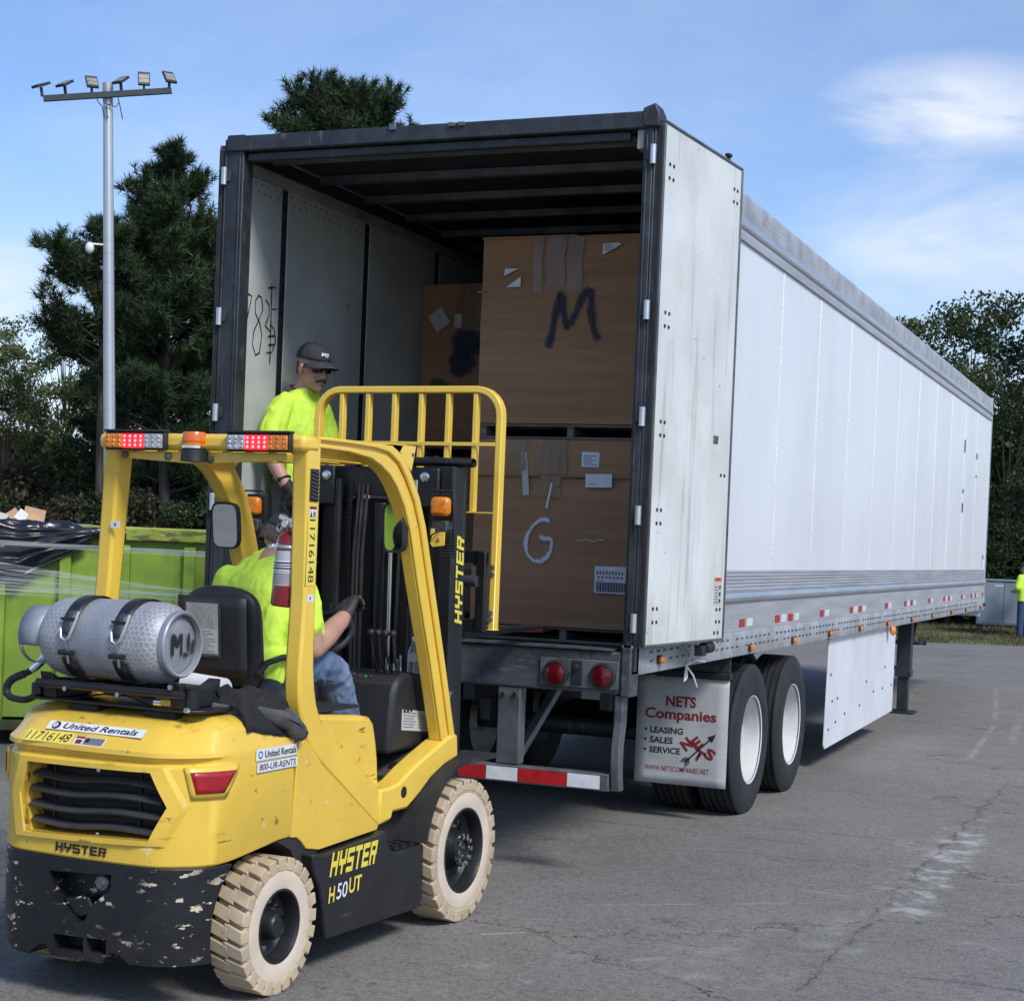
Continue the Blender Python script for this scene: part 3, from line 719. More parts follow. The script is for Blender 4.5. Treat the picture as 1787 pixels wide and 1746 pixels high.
# --- doors folded back along the sides
def door(sx, label):
    hx, hy = sx * 1.332, .040
    a = math.atan2(.105, 1.175) * sx
    fwd = Vector((math.sin(a), math.cos(a), 0)); nrm = Vector((math.cos(a), -math.sin(a), 0)) * sx
    Wd = 1.19
    def P(s, d, z): return Vector((hx, hy, z)) + fwd * s + nrm * d
    g = G(); rot = Matrix((nrm, fwd, Vector((0, 0, 1)))).transposed()
    g.box(P(Wd / 2, -.0, (1.262 + 4.02) / 2), (.045, Wd, 4.02 - 1.262), rot)
    d = g.build('rear_door', doorw, TR, bevel=.004); 
    if label: d['label'] = label
    g = G()
    g.box(P(Wd / 2, .0, 1.256), (.06, Wd + .03, .014), rot); g.box(P(Wd / 2, .0, 4.026), (.06, Wd + .03, .014), rot)
    g.box(P(-.012, .0, 2.64), (.06, .02, 2.75), rot); g.box(P(Wd + .008, .0, 2.64), (.06, .016, 2.75), rot)
    g.build('door_edge', steelgr, d, bevel=.003)
    g = G(); g.box(P(-.027, .010, 2.64), (.024, .010, 2.72), rot); g.build('door_seal', rubber, d, bevel=.003)
    clusters = [(.10, 3.78), (.12, 3.0), (.12, 2.42), (.12, 1.95), (.12, 1.42), (1.10, 3.85), (1.10, 1.40)]
    for s, z in clusters:
        g = G()
        for ds in (-.028, .028):
            for dz in (-.036, .036):
                c = P(s + ds, .0225, z + dz); g.lathe([(.011, 0), (.010, .004), (.004, .007)], c, nrm, 10)
        g.build('rivet_cluster', postdk, d)
    if sx > 0:
        g = G(); g.box(P(.94, .026, 2.42), (.006, .07, .045), rot); g.build('door_dent', steelgr, d, bevel=.004)
        g = G()
        for ds in (-.03, .03): g.lathe([(.011, 0), (.010, .004), (.004, .007)], P(1.08 + ds, .0225, 2.22), nrm, 10); g.lathe([(.012, 0), (.010, .004), (.004, .007)], P(1.08 + ds, .0225, 1.30), nrm, 10)
        g.build('rivet_cluster', postdk, d)
        st = label_quad(P(1.02, .0225, 1.46), fwd, (0, 0, 1), .12, .165, paper2, d, 'warning_sticker')
        label_quad(P(1.02, .0225, 1.60), fwd, (0, 0, 1), .12, .025, orangepr, d, 'sticker_header', lift=.0016)
        text('WARNING', P(1.035, .0225, 1.604), fwd, (0, 0, 1), .09, .016, ink, d, lift=.0026)
        for q in range(6): label_quad(P(1.03, .0225, 1.475 + q * .018), fwd, (0, 0, 1), .06, .006, inkgrey, d, 'print_line', lift=.0016)
        for q in range(3): label_quad(P(1.105, .0225, 1.475 + q * .04), fwd, (0, 0, 1), .025, .022, ink, d, 'print_block', lift=.0016)
        # holdback and cap on top
        g = G(); g.cyl(P(1.02, -.0, 4.03), P(1.02, -.0, 4.07), .012, 10); g.box(P(1.02, -.0, 4.072), (.03, .05, .018), rot); g.build('door_stop', blackpl, d, bevel=.003)
        g = G(); g.cyl(P(.95, -.0, 1.215), P(1.06, .0, 1.215), .035, 14); g.box(P(.90, 0, 1.20), (.05, .07, .06), rot); g.build('door_catch', blackpl, TR, bevel=.004)
door(1, 'weathered white door folded back along the near side'); door(-1, None)
# --- tape and lamps along the side
def tape(y, k, sx=1):
    g = G(); g.bb((sx * (WX - .002), y, 1.285), (sx * (WX + .0005), y + .15, 1.338)); g.build('reflective_tape', redtape if k else whtape, TR, smooth=0)
ty = [(2.28, 'RW'), (3.30, 'RWRW'), (4.85, 'RW'), (6.1, 'RWRW'), (7.9, 'RW'), (9.05, 'RWRW'), (10.75, 'RW'), (11.95, 'RWRW'), (13.6, 'RW'), (14.6, 'RWRW'), (15.85, 'R')]
for y, s in ty:
    for j, ch in enumerate(s): tape(y + j * (.21 if ch == 'R' or j else .21), ch == 'R')
def lamp(y, z, m, sx=1):
    g = G(); g.bb((sx * (WX + .009), y - .04, z - .024), (sx * (WX + .018), y + .04, z + .024)); b = g.build('marker_lamp', blackpl, TR, bevel=.003)
    g = G(); g.bb((sx * (WX + .018), y - .034, z - .02), (sx * (WX + .042), y + .034, z + .02)); g.build('lens', m, b, bevel=.008)
for y in (.48, 2.55, 3.85, 5.2, 6.55, 8.0, 9.5, 11.0, 12.6, 14.0, 15.6): lamp(y, 1.165 if y < 1 else 1.14, amber)
lamp(16.0, 1.17, redlens)
g = G(); g.sphere((WX + .012, 8.35, 1.06), (.03, .06, .05), 12, 8); g.build('turn_lamp', amber, TR)
# reefer-like notches near the nose
for y, z, h in ((13.36, 3.13, .16), (13.36, 2.62, .05), (13.36, 2.38, .12), (14.63, 3.12, .08), (14.63, 2.88, .03)):
    g = G(); g.bb((WX - .006, y - .02, z), (WX - .002, y + .03, z + h)); g.build('dent_mark', steelgr, TR, bevel=.002)
label_quad((WX - .008, 15.75, 1.70), (0, 1, 0), (0, 0, 1), .18, .2, paper, TR, 'sticker'); label_quad((WX - .008, 15.79, 1.80), (0, 1, 0), (0, 0, 1), .10, .06, redink, TR, 'sticker', lift=.0016)
# --- wheels
def tyre(c, ax, w=.27, r=.515, rr=.29):
    ax = Vector(ax).normalized()
    pr = [(rr, w * .46), (rr + .03, w * .50), (rr + .10, w * .52), (r - .05, w * .49), (r - .012, w * .44), (r, w * .40)]
    n = 5; tw = w * .40 * 2
    for i in range(n):
        a = w * .40 - tw * (i + .42) / (n + .0) ; b = w * .40 - tw * (i + .58) / (n + .0)
        if i < n: pr += [(r, a + .006), (r - .012, a + .003), (r - .012, b - .003), (r, b - .006)]
    pr += [(r, -w * .40), (r - .012, -w * .44), (r - .05, -w * .49), (rr + .10, -w * .52), (rr + .03, -w * .50), (rr, -w * .46)]
    g = G(); g.lathe(pr, c, ax, 56, cap=False)
    return g
def dual(x, y, sx):
    ax = (sx, 0, 0); z = .5
    for k, xx in enumerate((x, x - sx * .33)):
        wh = tyre((xx, y, z), ax).build('truck_wheel', tyreb, TR)
        g = G(); rr = .292
        if k == 0:
            g.lathe([(rr, .125), (rr + .012, .13), (rr + .012, .12), (rr - .006, .105), (rr - .022, .03), (rr - .03, -.05), (.245, -.075), (.20, -.085), (.14, -.085), (.12, -.08), (.118, -.05)], (xx, y, z), ax, 48, cap=False)
            g.build('rim', rimw, wh)
            g = G(); g.lathe([(.118, -.085), (.112, .02), (.10, .05), (.06, .055), (.001, .056)], (xx, y, z), ax, 24); hb = g.build('hub', rimw, wh)
            for i in range(10):
                a = 2 * math.pi * i / 10
                g2 = G(); p = Vector((xx - sx * .085, y + .165 * math.cos(a), z + .165 * math.sin(a))); g2.cyl(p, p + Vector(ax) * .035, .016, 6); g2.build('wheel_nut', steelgr, wh)
        else:
            g.lathe([(rr, -.12), (rr, .12), (.1, .1), (.1, -.1)], (xx, y, z), ax, 24, cap=False); g.build('rim', rimw, wh)
for y in (2.813, 4.058):
    for sx in (1, -1): dual(sx * 1.15, y, sx)
    g = G(); g.cyl((-1.0, y, .5), (1.0, y, .5), .07, 12); g.build('axle', framedk, TR)
g = G()
for sx in (-1, 1):
    g.bb((sx * .45, 2.0, .70), (sx * .53, 5.2, .86)); g.bb((sx * .40, 2.2, .88), (sx * .50, 6.0, 1.09)); g.bar((sx * .49, 2.3, .62), (sx * .49, 2.9, .62), .08, .16); g.bar((sx * .49, 3.6, .62), (sx * .49, 4.2, .62), .08, .16)
g.build('suspension_slider', framedk, TR, bevel=.006)
g = G(); g.cyl((.2, 5.35, .82), (.2, 6.1, .82), .15, 18); g.cyl((-.35, 5.35, .82), (-.35, 6.1, .82), .15, 18); g.build('air_tanks', framedk, TR)
# mud flaps
def flap(sx):
    y = 2.18
    x0, x1 = (.655, 1.275) if sx > 0 else (-1.275, -.655)
    g = G(); g.grid(lambda u, v: (x0 + (x1 - x0) * u, y, .235 + .705 * v), 9, 14)
    f = g.build('mud_flap', flapm, TR, smooth=25, solid=.008)
    g = G(); g.bb((x0 - .01, y - .022, .945), (x1 + .01, y + .03, .985)); g.build('flap_hanger', blackpl, TR, bevel=.004)
    g = G(); g.bb((x0 - .0, y + .0, .987), (x1, y + .02, 1.09)); g.build('flap_bracket', framedk, TR, bevel=.004)
    return f
fl = flap(1); flap(-1)
FY = 2.18 - .0046
def ftext(s, x, z, w, h, m, **k): return text(s, (x, FY, z), (1, 0, 0), (0, 0, 1), w, h, m, fl, **k)
ftext('NETS', .852, .745, .205, .072, redink, bold=.03)
ftext('Companies', .712, .640, .485, .092, redink, bold=.028)
for i, s in enumerate(('LEASING', 'SALES', 'SERVICE')):
    z = .565 - i * .066
    ftext(s, .752, z, (.225, .158, .21)[i], .042, ink, bold=.028)
    g = G(); g.lathe([(.009, 0), (.009, .001)], (.722, FY - .001, z + .021), (0, -1, 0), 12); g.build('bullet', ink, fl)
ftext('WWW.NETSCOMPANIES.NET', .726, .318, .435, .034, redink, bold=.006)
# emblem: letters N E / T S round an arrow
a = R(20)
ex, ez = Vector((math.cos(a), 0, math.sin(a) * -1)), Vector((math.sin(a), 0, math.cos(a)))
ctr = Vector((1.085, FY, .475))
for ch, dx, dz in (('N', -.082, .0), ('E', -.012, .012), ('T', -.062, -.085), ('S', .012, -.072)):
    e1 = Vector((math.cos(.7), 0, math.sin(.7))) if ch in 'NE' else Vector((math.cos(-.5), 0, math.sin(-.5)))
    e2 = Vector((-e1.z, 0, e1.x))
    text(ch, ctr + Vector((dx, 0, dz)) + Vector((.02 if ch in 'TS' else 0, 0, .03 if ch in 'TS' else -.02)), e1, e2, .066, .076, redink, fl, bold=.05)
g = G()
p, q = ctr + Vector((-.085, -.003, -.085)), ctr + Vector((.082, -.003, .078)); d = (q - p).normalized(); s = Vector((-d.z, 0, d.x))
g.quad(p - s * .005, q - s * .005, q + s * .005, p + s * .005)
g.add([q + s * .024 - d * .01, q - s * .024 - d * .01, q + d * .045], [(0, 1, 2)])
for t in (0, .016, .032): g.quad(p + d * t, p + d * (t + .008), p + d * (t - .016) + s * .026, p + d * (t - .024) + s * .026); g.quad(p + d * (t - .024) - s * .026, p + d * (t - .016) - s * .026, p + d * (t + .008), p + d * t)
g.build('arrow_emblem', ink, fl, smooth=0)
# side skirt
for sx in (1, -1):
    g = G(); g.prism([(5.46, .20), (5.50, .165), (8.86, .225), (8.88, 1.09), (5.52, 1.09)], (sx * 1.25, 0, 0), (0, 1, 0), (0, 0, 1), (-sx * .012, 0, 0))
    sk = g.build('side_skirt', skirtw, TR, bevel=.003)
    if sx > 0:
        for y, z in ((5.62, .78), (5.60, .32), (5.9, .36), (6.3, .40), (7.0, .42), (7.7, .50), (8.2, .50), (8.72, .50), (7.3, .62), (8.3, .70), (5.72, .55), (5.95, .56)):
            g = G(); g.lathe([(.013, 0), (.012, .005), (.004, .008)], (1.2505, y, z), (1, 0, 0), 8); g.build('skirt_bolt', postdk, sk)
# landing gear
for sx in (1, -1):
    x = sx * .99
    g = G(); g.bb((x - .08, 11.13, .48), (x + .08, 11.29, 1.09)); lg = g.build('landing_leg', framedk, TR, bevel=.008)
    g = G(); g.bb((x - .06, 11.15, .03), (x + .06, 11.27, .478)); g.build('inner_leg', framedk, lg, bevel=.006)
    g = G(); g.bb((x - .15, 11.06, .004), (x + .15, 11.36, .028)); g.build('foot_plate', framedk, lg, bevel=.006)
    g = G(); g.bb((x - .09, 11.12, .42), (x + .09, 11.30, .50)); g.build('leg_collar', framedk, lg, bevel=.006)
    g = G(); g.bar((x, 11.32, .52), (x, 12.0, 1.08), .05, .06); g.bar((x - sx * .1, 11.21, .5), (x - sx * .75, 11.21, 1.05), .05, .05); g.build('leg_brace', framedk, TR, bevel=.005)
g = G(); g.cyl((-.95, 11.40, .80), (1.12, 11.40, .80), .022, 10); g.cyl((1.12, 11.40, .80), (1.12, 11.62, .80), .018, 8); g.cyl((1.08, 11.62, .80), (1.17, 11.62, .80), .03, 10); g.build('crank_shaft', framedk, TR)
# cord tied at the sill
g = G()
k0 = Vector((1.30, 1.05, 1.10))
g.tube([k0 + Vector((.02, 0, .10)), k0 + Vector((.022, -.01, .03)), k0], .006, 6)
g.tube([k0, k0 + Vector((.03, .10, .03)), k0 + Vector((.05, .22, .015))], .006, 6)
g.tube([k0, k0 + Vector((.03, .05, -.06)), k0 + Vector((.035, .12, -.13))], .006, 6)
g.tube([k0, k0 + Vector((.01, -.05, -.03)), k0 + Vector((.012, -.07, -.085)), k0 + Vector((.012, -.02, -.07)), k0], .006, 6)
cordm = mat('white_cord', (.75, .75, .72), .7, var=.05)
tag(g.build('cord', cordm), 'thin white cord knotted and hanging under the open trailer door', 'cord')
# ================================================================== the load
def carton(name, label, x0, x1, y0, y1, z0, z1, lid=None, cat='cardboard box', group='cardboard boxes stacked in the trailer'):
    t = thing(name, label, cat, ((x0 + x1) / 2, (y0 + y1) / 2, z0), None, group)
    zt = z1 if lid is None else lid
    g = G()
    def wall(u, v):   # slightly bulging front
        return (x0 + (x1 - x0) * u, y0 - .020 * math.sin(math.pi * u) * math.sin(math.pi * v) + .009 * mnoise.noise(Vector((u * 3 + x0, v * 4, z0))), z0 + (zt - z0) * v)
    g.grid(wall, 14, 14)
    g.bb((x0, y0 + .012, z0), (x1, y1, zt - .002))
    g.build('carton', card, t, smooth=50)
    if lid is not None:
        g = G(); g.bb((x0 - .012, y0 - .022, lid - .002), (x1 + .012, y1 + .01, z1)); g.bb((x0 - .012, y0 - .022, lid - .012), (x1 + .012, y0 - .014, lid)); g.build('carton_lid', card, t, bevel=.006)
    return t
def slab(parent, x, z, w, h, m, y, ang=0.0, name='paper_label', lift=.002):
    r_, u_ = Vector((math.cos(ang), 0, math.sin(ang))), Vector((-math.sin(ang), 0, math.cos(ang)))
    return label_quad((x, y, z), r_, u_, w, h, m, parent, name, lift=lift)
def tri(parent, pts, y, m=None, name='torn_label'):
    g = G(); g.prism(pts, (0, y, 0), (1, 0, 0), (0, 0, 1), (0, -.001, 0)); return g.build(name, m or paper, parent, smooth=0)
palw = mat('grey_pallet_wood', (.17, .145, .12), .85, var=.2, vs=5, aniso=(1, 1, 6), bump=.3, bs=30)
def pallet(label, x0, x1, y0, y1, z0, h):
    t = thing('pallet', label, 'pallet', ((x0 + x1) / 2, (y0 + y1) / 2, z0), None, 'wooden pallets under the cartons')
    th = min(.02, h * .18)
    for k in range(5):
        w = .10; y = y0 + (y1 - y0 - w) * k / 4
        g = G(); g.bb((x0, y, z0 + h - th), (x1, y + w, z0 + h)); g.build('deck_board', palw, t, bevel=.003)
    for k in range(3):
        w = .045; x = x0 + (x1 - x0 - w) * k / 2
        g = G(); g.bb((x, y0 + .004, z0 + th), (x + w, y1 - .004, z0 + h - th)); g.build('stringer', palw, t, bevel=.003)
    for k in range(3):
        w = .09; y = y0 + .002 + (y1 - y0 - w - .004) * k / 2
        g = G(); g.bb((x0, y, z0), (x1, y + w, z0 + th)); g.build('bottom_board', palw, t, bevel=.003)
    return t
YB = 1.30
pallet('wooden pallet on the trailer floor under the carton sprayed G', -.19, 1.03, YB + .02, 2.3, LZ + .002, .095)
bg_ = carton('cardboard_box', 'large brown cardboard box with a white sprayed G, lower right in the trailer', -.20, 1.04, YB, 2.34, 1.270, 2.425, lid=2.205)
pallet('wooden pallet between the carton sprayed M and the carton below it', -.19, 1.03, YB + .01, 2.3, 2.428, .095)
bm_ = carton('cardboard_box', 'large brown cardboard box with a dark sprayed M, topmost on the right', -.205, 1.04, YB, 2.36, 2.526, 3.685)
YL = 2.62
pallet('wooden pallet on the floor under the rear left stack of cartons', -1.225, -.06, YL + .02, 3.6, LZ + .002, .095)
b1 = carton('cardboard_box', 'shaded brown cardboard box low behind the yellow backrest bars', -1.23, -.05, YL, 3.7, 1.27, 2.36)
pallet('wooden pallet between the two cartons of the rear left stack', -1.225, -.06, YL + .01, 3.6, 2.362, .09)
b2 = carton('cardboard_box', 'brown cardboard box with a green blot and dark smudge, behind the worker', -1.235, -.06, YL, 3.7, 2.455, 3.62)
XV, ZV = (1, 0, 0), (0, 0, 1)
# M box
sprayed([[(.265, 2.985), (.285, 3.07), (.305, 3.20), (.335, 3.345)], [(.34, 3.33), (.355, 3.22), (.385, 3.12), (.40, 3.13)], [(.40, 3.125), (.44, 3.21), (.48, 3.31), (.525, 3.365)], [(.535, 3.355), (.535, 3.22), (.56, 3.10), (.592, 3.03)]],
        .026, (0, YB - .0285, 0), XV, ZV, sprayblue, bm_, 'sprayed_letter')
tri(bm_, [(-.048, 3.44), (.045, 3.485), (-.042, 3.488)], YB - .0275); tri(bm_, [(-.03, 3.372), (.066, 3.372), (.066, 3.435)], YB - .0275)
tri(bm_, [(.595, 3.555), (.60, 3.625), (.70, 3.63), (.715, 3.618), (.66, 3.585)], YB - .0275)
for q in range(3): slab(bm_, .612, 3.585 + q * .014, .06 - .01 * q, .004, blueink, YB - .0287, 0, 'print_line', .0006)
def tapes(parent, x, z0, z1, w, y):
    g = G(); g.grid(lambda u, v: (x + w * u + .006 * math.sin(9 * v), y - .0265 - .0016 * mnoise.noise(Vector((u * 4 + x, v * 9, 3))), z0 + (z1 - z0) * v), 8, 10)
    return g.build('packing_tape', ptape, parent, smooth=60)
tapes(bm_, .145, 3.33, 3.68, .06, YB); tapes(bm_, .235, 3.37, 3.684, .12, YB - .002); tapes(bm_, .37, 3.35, 3.68, .10, YB)
g = G(); g.bb((-.235, YB - .012, 3.34), (-.17, YB - .002, 3.352)); g.build('torn_flap', card, bm_, bevel=.002)
g = G(); g.bb((-.21, YB - .013, 3.674), (.42, YB + .4, 3.691)); g.build('top_flap', card, bm_, bevel=.003)
# G box
arc = [(.325, 1.915), (.30, 1.93), (.26, 1.925), (.215, 1.89), (.18, 1.835), (.168, 1.77), (.185, 1.71), (.225, 1.672), (.275, 1.668), (.315, 1.695), (.338, 1.74), (.345, 1.795), (.33, 1.81), (.29, 1.812), (.255, 1.825)]
sprayed([arc], .015, (0, YB - .0285, 0), XV, ZV, spraywhite, bg_, 'sprayed_letter')
slab(bg_, .515, 2.262, .115, .092, paper, YB - .0235, -.02)
for q in range(5): slab(bg_, .53, 2.275 + q * .013, .085 - (q % 2) * .03, .004, blueink, YB - .0246, -.02, 'print_line', .0022)
slab(bg_, .548, 2.135, .172, .082, paper, YB - .0260, .02)
slab(bg_, .575, 2.155, .055, .004, inkgrey, YB - .0271, .02, 'print_line', .0022)
slab(bg_, .138, 2.075, .042, .27, paper2, YB - .0236, .10, 'tape_strip')
tri(bg_, [(.292, 2.0), (.305, 2.0), (.332, 2.155), (.322, 2.16)], YB - .0275)
tapes(bg_, .05, 2.23, 2.41, .10, YB - .012); tapes(bg_, .22, 2.215, 2.42, .20, YB - .012); tapes(bg_, .25, 2.07, 2.20, .13, YB)
sl_ = slab(bg_, .632, 1.492, .22, .165, paper, YB - .0262)
for q in range(34):
    w = (.002, .0035, .005)[(q * 7) % 3]
    slab(bg_, .642 + q * .0058, 1.50, w, .06, ink, YB - .0275, 0, 'barcode_bar', .0022)
for q in range(9): slab(bg_, .645 + q * .02, 1.605 + (q % 2) * .002, .011, .022, inkgrey, YB - .0275, 0, 'print_mark', .0022)
for q in range(7): slab(bg_, .650 + q * .025, 1.583, .016, .012, inkgrey, YB - .0275, 0, 'print_mark', .0022)
slab(bg_, .643, 1.568, .05, .004, inkgrey, YB - .0275, 0, 'print_line', .0022)
g = G()
for q in range(4): g.bb((.50 + q * .045, YB - .0295, 1.80 + .008 * (q % 2)), (.55 + q * .045, YB - .0271, 1.813 + .008 * (q % 2)))
g.build('scuff_mark', card2, bg_)
# rear left box
slab(b2, -1.10, 3.27, .125, .135, paper2, YL - .0265, .62)
tapes(b2, -.965, 3.30, 3.615, .06, YL); tapes(b2, -.89, 3.25, 3.615, .14, YL); slab(b2, -.965, 3.30, .055, .10, paper2, YL - .0275, 0)
blot((-.86, 3.18), .15, sprayblue, (0, YL - .0295, 0), XV, ZV, b2, 'sprayed_blot', ry=.13)
blot((-.90, 3.04), .12, sprayblue, (0, YL - .0303, 0), XV, ZV, b2, 'sprayed_blot', ry=.10)
blot((-1.075, 2.885), .085, spraygreen, (0, YL - .0295, 0), XV, ZV, b2, 'sprayed_blot', ry=.06)
slab(b1, -1.08, 2.33, .03, .05, paper2, YL - .0275, .05)
# plank lying on the floor
g = G(); rot = Matrix.Rotation(R(7), 3, 'Z') @ Matrix.Rotation(R(-1.5), 3, 'Y')
pk = thing('plank', 'worn wooden plank with a red painted end lying at the trailer edge', 'plank', (-.2, .55, LZ))
plm = mat('worn_plank', (.12, .085, .07), .8, var=.25, vs=5, aniso=(.5, 6, 1), bump=.3, bs=25)
redp = mat('red_painted_wood', (.24, .02, .028), .7, var=.3, vs=8)
g.box((-.22, .55, 1.262), (1.05, .16, .03), rot); g.build('board', plm, pk, bevel=.004)
g = G(); g.box(Vector((-.22, .55, 1.262)) + rot @ Vector((.66, 0, 0)), (.26, .161, .031), rot); g.build('painted_end', redp, pk, bevel=.004)
g = G(); g.box((.92, 1.24, 1.225), (.05, .05, .10), Matrix.Rotation(R(20), 3, 'Y')); tag(g.build('wood_block', palw, bevel=.004), 'short wooden chock standing by the right edge of the lower pallet', 'wood block')
# ================================================================== forklift
FKM = Matrix.Translation((.2638, -2.8577, 0)) @ Matrix.Rotation(R(-3), 4, 'Z')
FK = thing('forklift', 'yellow gas forklift with cream tyres backing up to the open trailer', 'forklift', (0, 0, 0), FKM)
AX, AY, AZ = Vector((1, 0, 0)), Vector((0, 1, 0)), Vector((0, 0, 1))
HALF = [(0, -.470), (.16, -.466), (.30, -.452), (.37, -.42), (.43, -.365), (.475, -.29), (.50, -.20), (.505, -.05), (.505, .205)]
def smooth_half(n=44):
    P = [Vector((x, y)) for x, y in HALF]; L = [0]
    for i in range(1, len(P)): L.append(L[-1] + (P[i] - P[i - 1]).length)
    def at(s):
        s = min(max(s, 0), L[-1]); i = max(j for j in range(len(L)) if L[j] <= s + 1e-9); i = min(i, len(P) - 2)
        t = (s - L[i]) / (L[i + 1] - L[i])
        p0 = P[i - 1] if i else Vector((-P[1].x, P[1].y)); p1, p2 = P[i], P[i + 1]; p3 = P[i + 2] if i + 2 < len(P) else p2 * 2 - p1
        return .5 * ((2 * p1) + (p2 - p0) * t + (2 * p0 - 5 * p1 + 4 * p2 - p3) * t * t + (3 * p1 - p0 - 3 * p2 + p3) * t ** 3)
    return at, L[-1]
_at, HL = smooth_half()
def oc(a):
    """point and outward normal on the rear outline; a = distance from its middle, + to the right"""
    s = abs(a); sg = 1 if a >= 0 else -1
    p = _at(s); d = (_at(s + .006) - _at(max(0, s - .006))).normalized()
    n = Vector((d.y, -d.x))
    return Vector((p.x * sg, p.y)), Vector((n.x * sg, n.y))
def vrear(u):
    lo, hi = 0, HL
    for _ in range(30):
        m = (lo + hi) / 2
        if _at(m).x < abs(u): lo = m
        else: hi = m
    return _at(lo).y
def ringpts(z, inr, ins, zfun=None, n=81):
    out = []
    for i in range(n):
        a = -HL + 2 * HL * i / (n - 1)
        p, nn = oc(a); w = min(1, max(0, (-nn.y - .15) / .5)); w = w * w * (3 - 2 * w)
        q = p - nn * (inr * w + ins * (1 - w))
        out.append(Vector((q.x, q.y, zfun(p) if zfun else z)))
    return out
def shell(rings):
    g = G(); n = len(rings[0]); V = [p for r_ in rings for p in r_]; F = []
    for j in range(len(rings) - 1):
        for i in range(n):
            F.append((j * n + i, j * n + (i + 1) % n, (j + 1) * n + (i + 1) % n, (j + 1) * n + i))
    F.append(tuple(range(n))[::-1]); F.append(tuple((len(rings) - 1) * n + i for i in range(n)))
    return g.add(V, F)
zb = lambda p: .541 + .045 * min(1, max(0, (p.y + .30) / .42))
body = shell([ringpts(0, .006, .004, zb), ringpts(0, 0, 0, lambda p: zb(p) + .008), ringpts(.905, 0, 0), ringpts(.922, .022, .0), ringpts(.936, .020, .0), ringpts(.945, -.004, .0), ringpts(.962, -.002, .002),
              ringpts(1.036, .086, .016), ringpts(1.062, .16, .045), ringpts(1.078, .27, .09), ringpts(1.086, .40, .16)])
cw = body.build('counterweight', yellow, FK, smooth=28)
HEX = [(-.254, .884), (.309, .890), (.368, .765), (.309, .640), (-.261, .618), (-.291, .761)]
gc = G(); gc.prism(HEX, (0, -.6, 0), AX, AZ, (0, .27, 0)); cut(cw, gc)
# raised frame round the grille
g = G(); n = 6; cen = Vector((.03, .758))
inn = [Vector(p) for p in HEX]; ou = [cen + (p - cen) * 1.0 + (p - cen).normalized() * .045 for p in inn]; ou2 = [cen + (p - cen) + (p - cen).normalized() * .062 for p in inn]
def sub6(P, k=6): return [P[i].lerp(P[(i + 1) % 6], q / k) for i in range(6) for q in range(k)]
A, B, C2 = sub6(inn), sub6(ou), sub6(ou2)
V = [(p.x, vrear(p.x) - .012, p.y) for p in A] + [(p.x, vrear(p.x) - .012, p.y) for p in B] + [(p.x, vrear(p.x) + .004, p.y) for p in C2] + [(p.x, vrear(p.x) + .03, p.y) for p in A]
N_ = len(A); F = []
for i in range(N_):
    j = (i + 1) % N_
    F += [(i, N_ + i, N_ + j, j), (N_ + i, 2 * N_ + i, 2 * N_ + j, N_ + j), (3 * N_ + i, i, j, 3 * N_ + j)]
g.add(V, F); g.build('grille_frame', yellow, cw, smooth=25)
g = G(); g.bb((-.33, -.345, .59), (.40, -.335, .92)); g.build('grille_dark_backing', ink, FK, smooth=0)  # black sheet put behind the slats so their gaps look dark
for k, z in enumerate((.835, .778, .718, .660)):
    x0 = -.262 - .02 * (1 - abs(k - 1.5) / 1.5); x1 = .318 + .036 * (1 - abs(k - 1.5) / 1.5)
    def lv(u, v, z=z, x0=x0, x1=x1):
        x = x0 + (x1 - x0) * u
        wv = .010 * math.sin((u - .5) * 6.5) * (1 - abs(u - .5))
        d = (v - .5)
        return (x, -.405 - .045 * (1 if v < .5 else 0) + (.045 * (abs(d) * 2) if v < .5 else .03 * d * 2) * 1.0, z + wv + .022 * (v - .35))
    def blade(u, v, z=z, x0=x0, x1=x1):
        prof = [(-.442, -.010), (-.450, -.002), (-.425, .010), (-.385, .013), (-.385, .006), (-.42, -.002), (-.442, -.010)]
        i = min(int(v * 6 + 1e-6), 5); t = v * 6 - i; a, b = prof[i], prof[i + 1]
        x = x0 + (x1 - x0) * u; wv = .010 * math.sin((u - .5) * 6.5) * (1 - abs(u - .5))
        return (x, a[0] + (b[0] - a[0]) * t + .02 * (2 * u - 1) ** 2, z + wv + a[1] + (b[1] - a[1]) * t)
    g = G(); g.grid(blade, 28, 7); g.build('grille_slat', greyplastic, FK, smooth=40)
for x, z in ((.03, .868), (.035, .628)):
    g = G(); g.lathe([(.010, 0), (.009, .006), (.004, .008)], (x, -.40, z), (0, -1, 0), 10); g.build('screw', chrome, FK)
for x in (-.18, .22):
    g = G(); g.bb((x, -.40, .64), (x + .006, -.385, .87)); g.build('slat_rib', blackpl, FK)
def patch(a0t, a1t, a0b, a1b, zt, zbm, lift, m, name, parent, n=10, thick=.004):
    g = G()
    def fn(u, v):
        a = (a0b + (a1b - a0b) * u) * (1 - v) + (a0t + (a1t - a0t) * u) * v
        p, nn = oc(a); return (p.x + nn.x * lift, p.y + nn.y * lift, zbm + (zt - zbm) * v)
    g.grid(fn, n, 5)
    return g.build(name, m, parent, smooth=60, solid=thick)
scratched = mat('scratched_red_lens', (.36, .012, .02), .3, var=.1, vs=14, coat=.3, spots=[((.75, .70, .66), (3, 3, 34), 1.1, .62, .67, .85)])
for sg in (1, -1):
    pr = lambda *a: patch(*([sg * q for q in a[:4]] + list(a[4:])))
    pr(.425, .665, .455, .60, .912, .795, .004, yellow, 'lamp_frame', FK, 10, .012)
    lm = pr(.447, .638, .470, .585, .895, .815, .013, scratched, 'tail_lamp', FK, 10, .004)
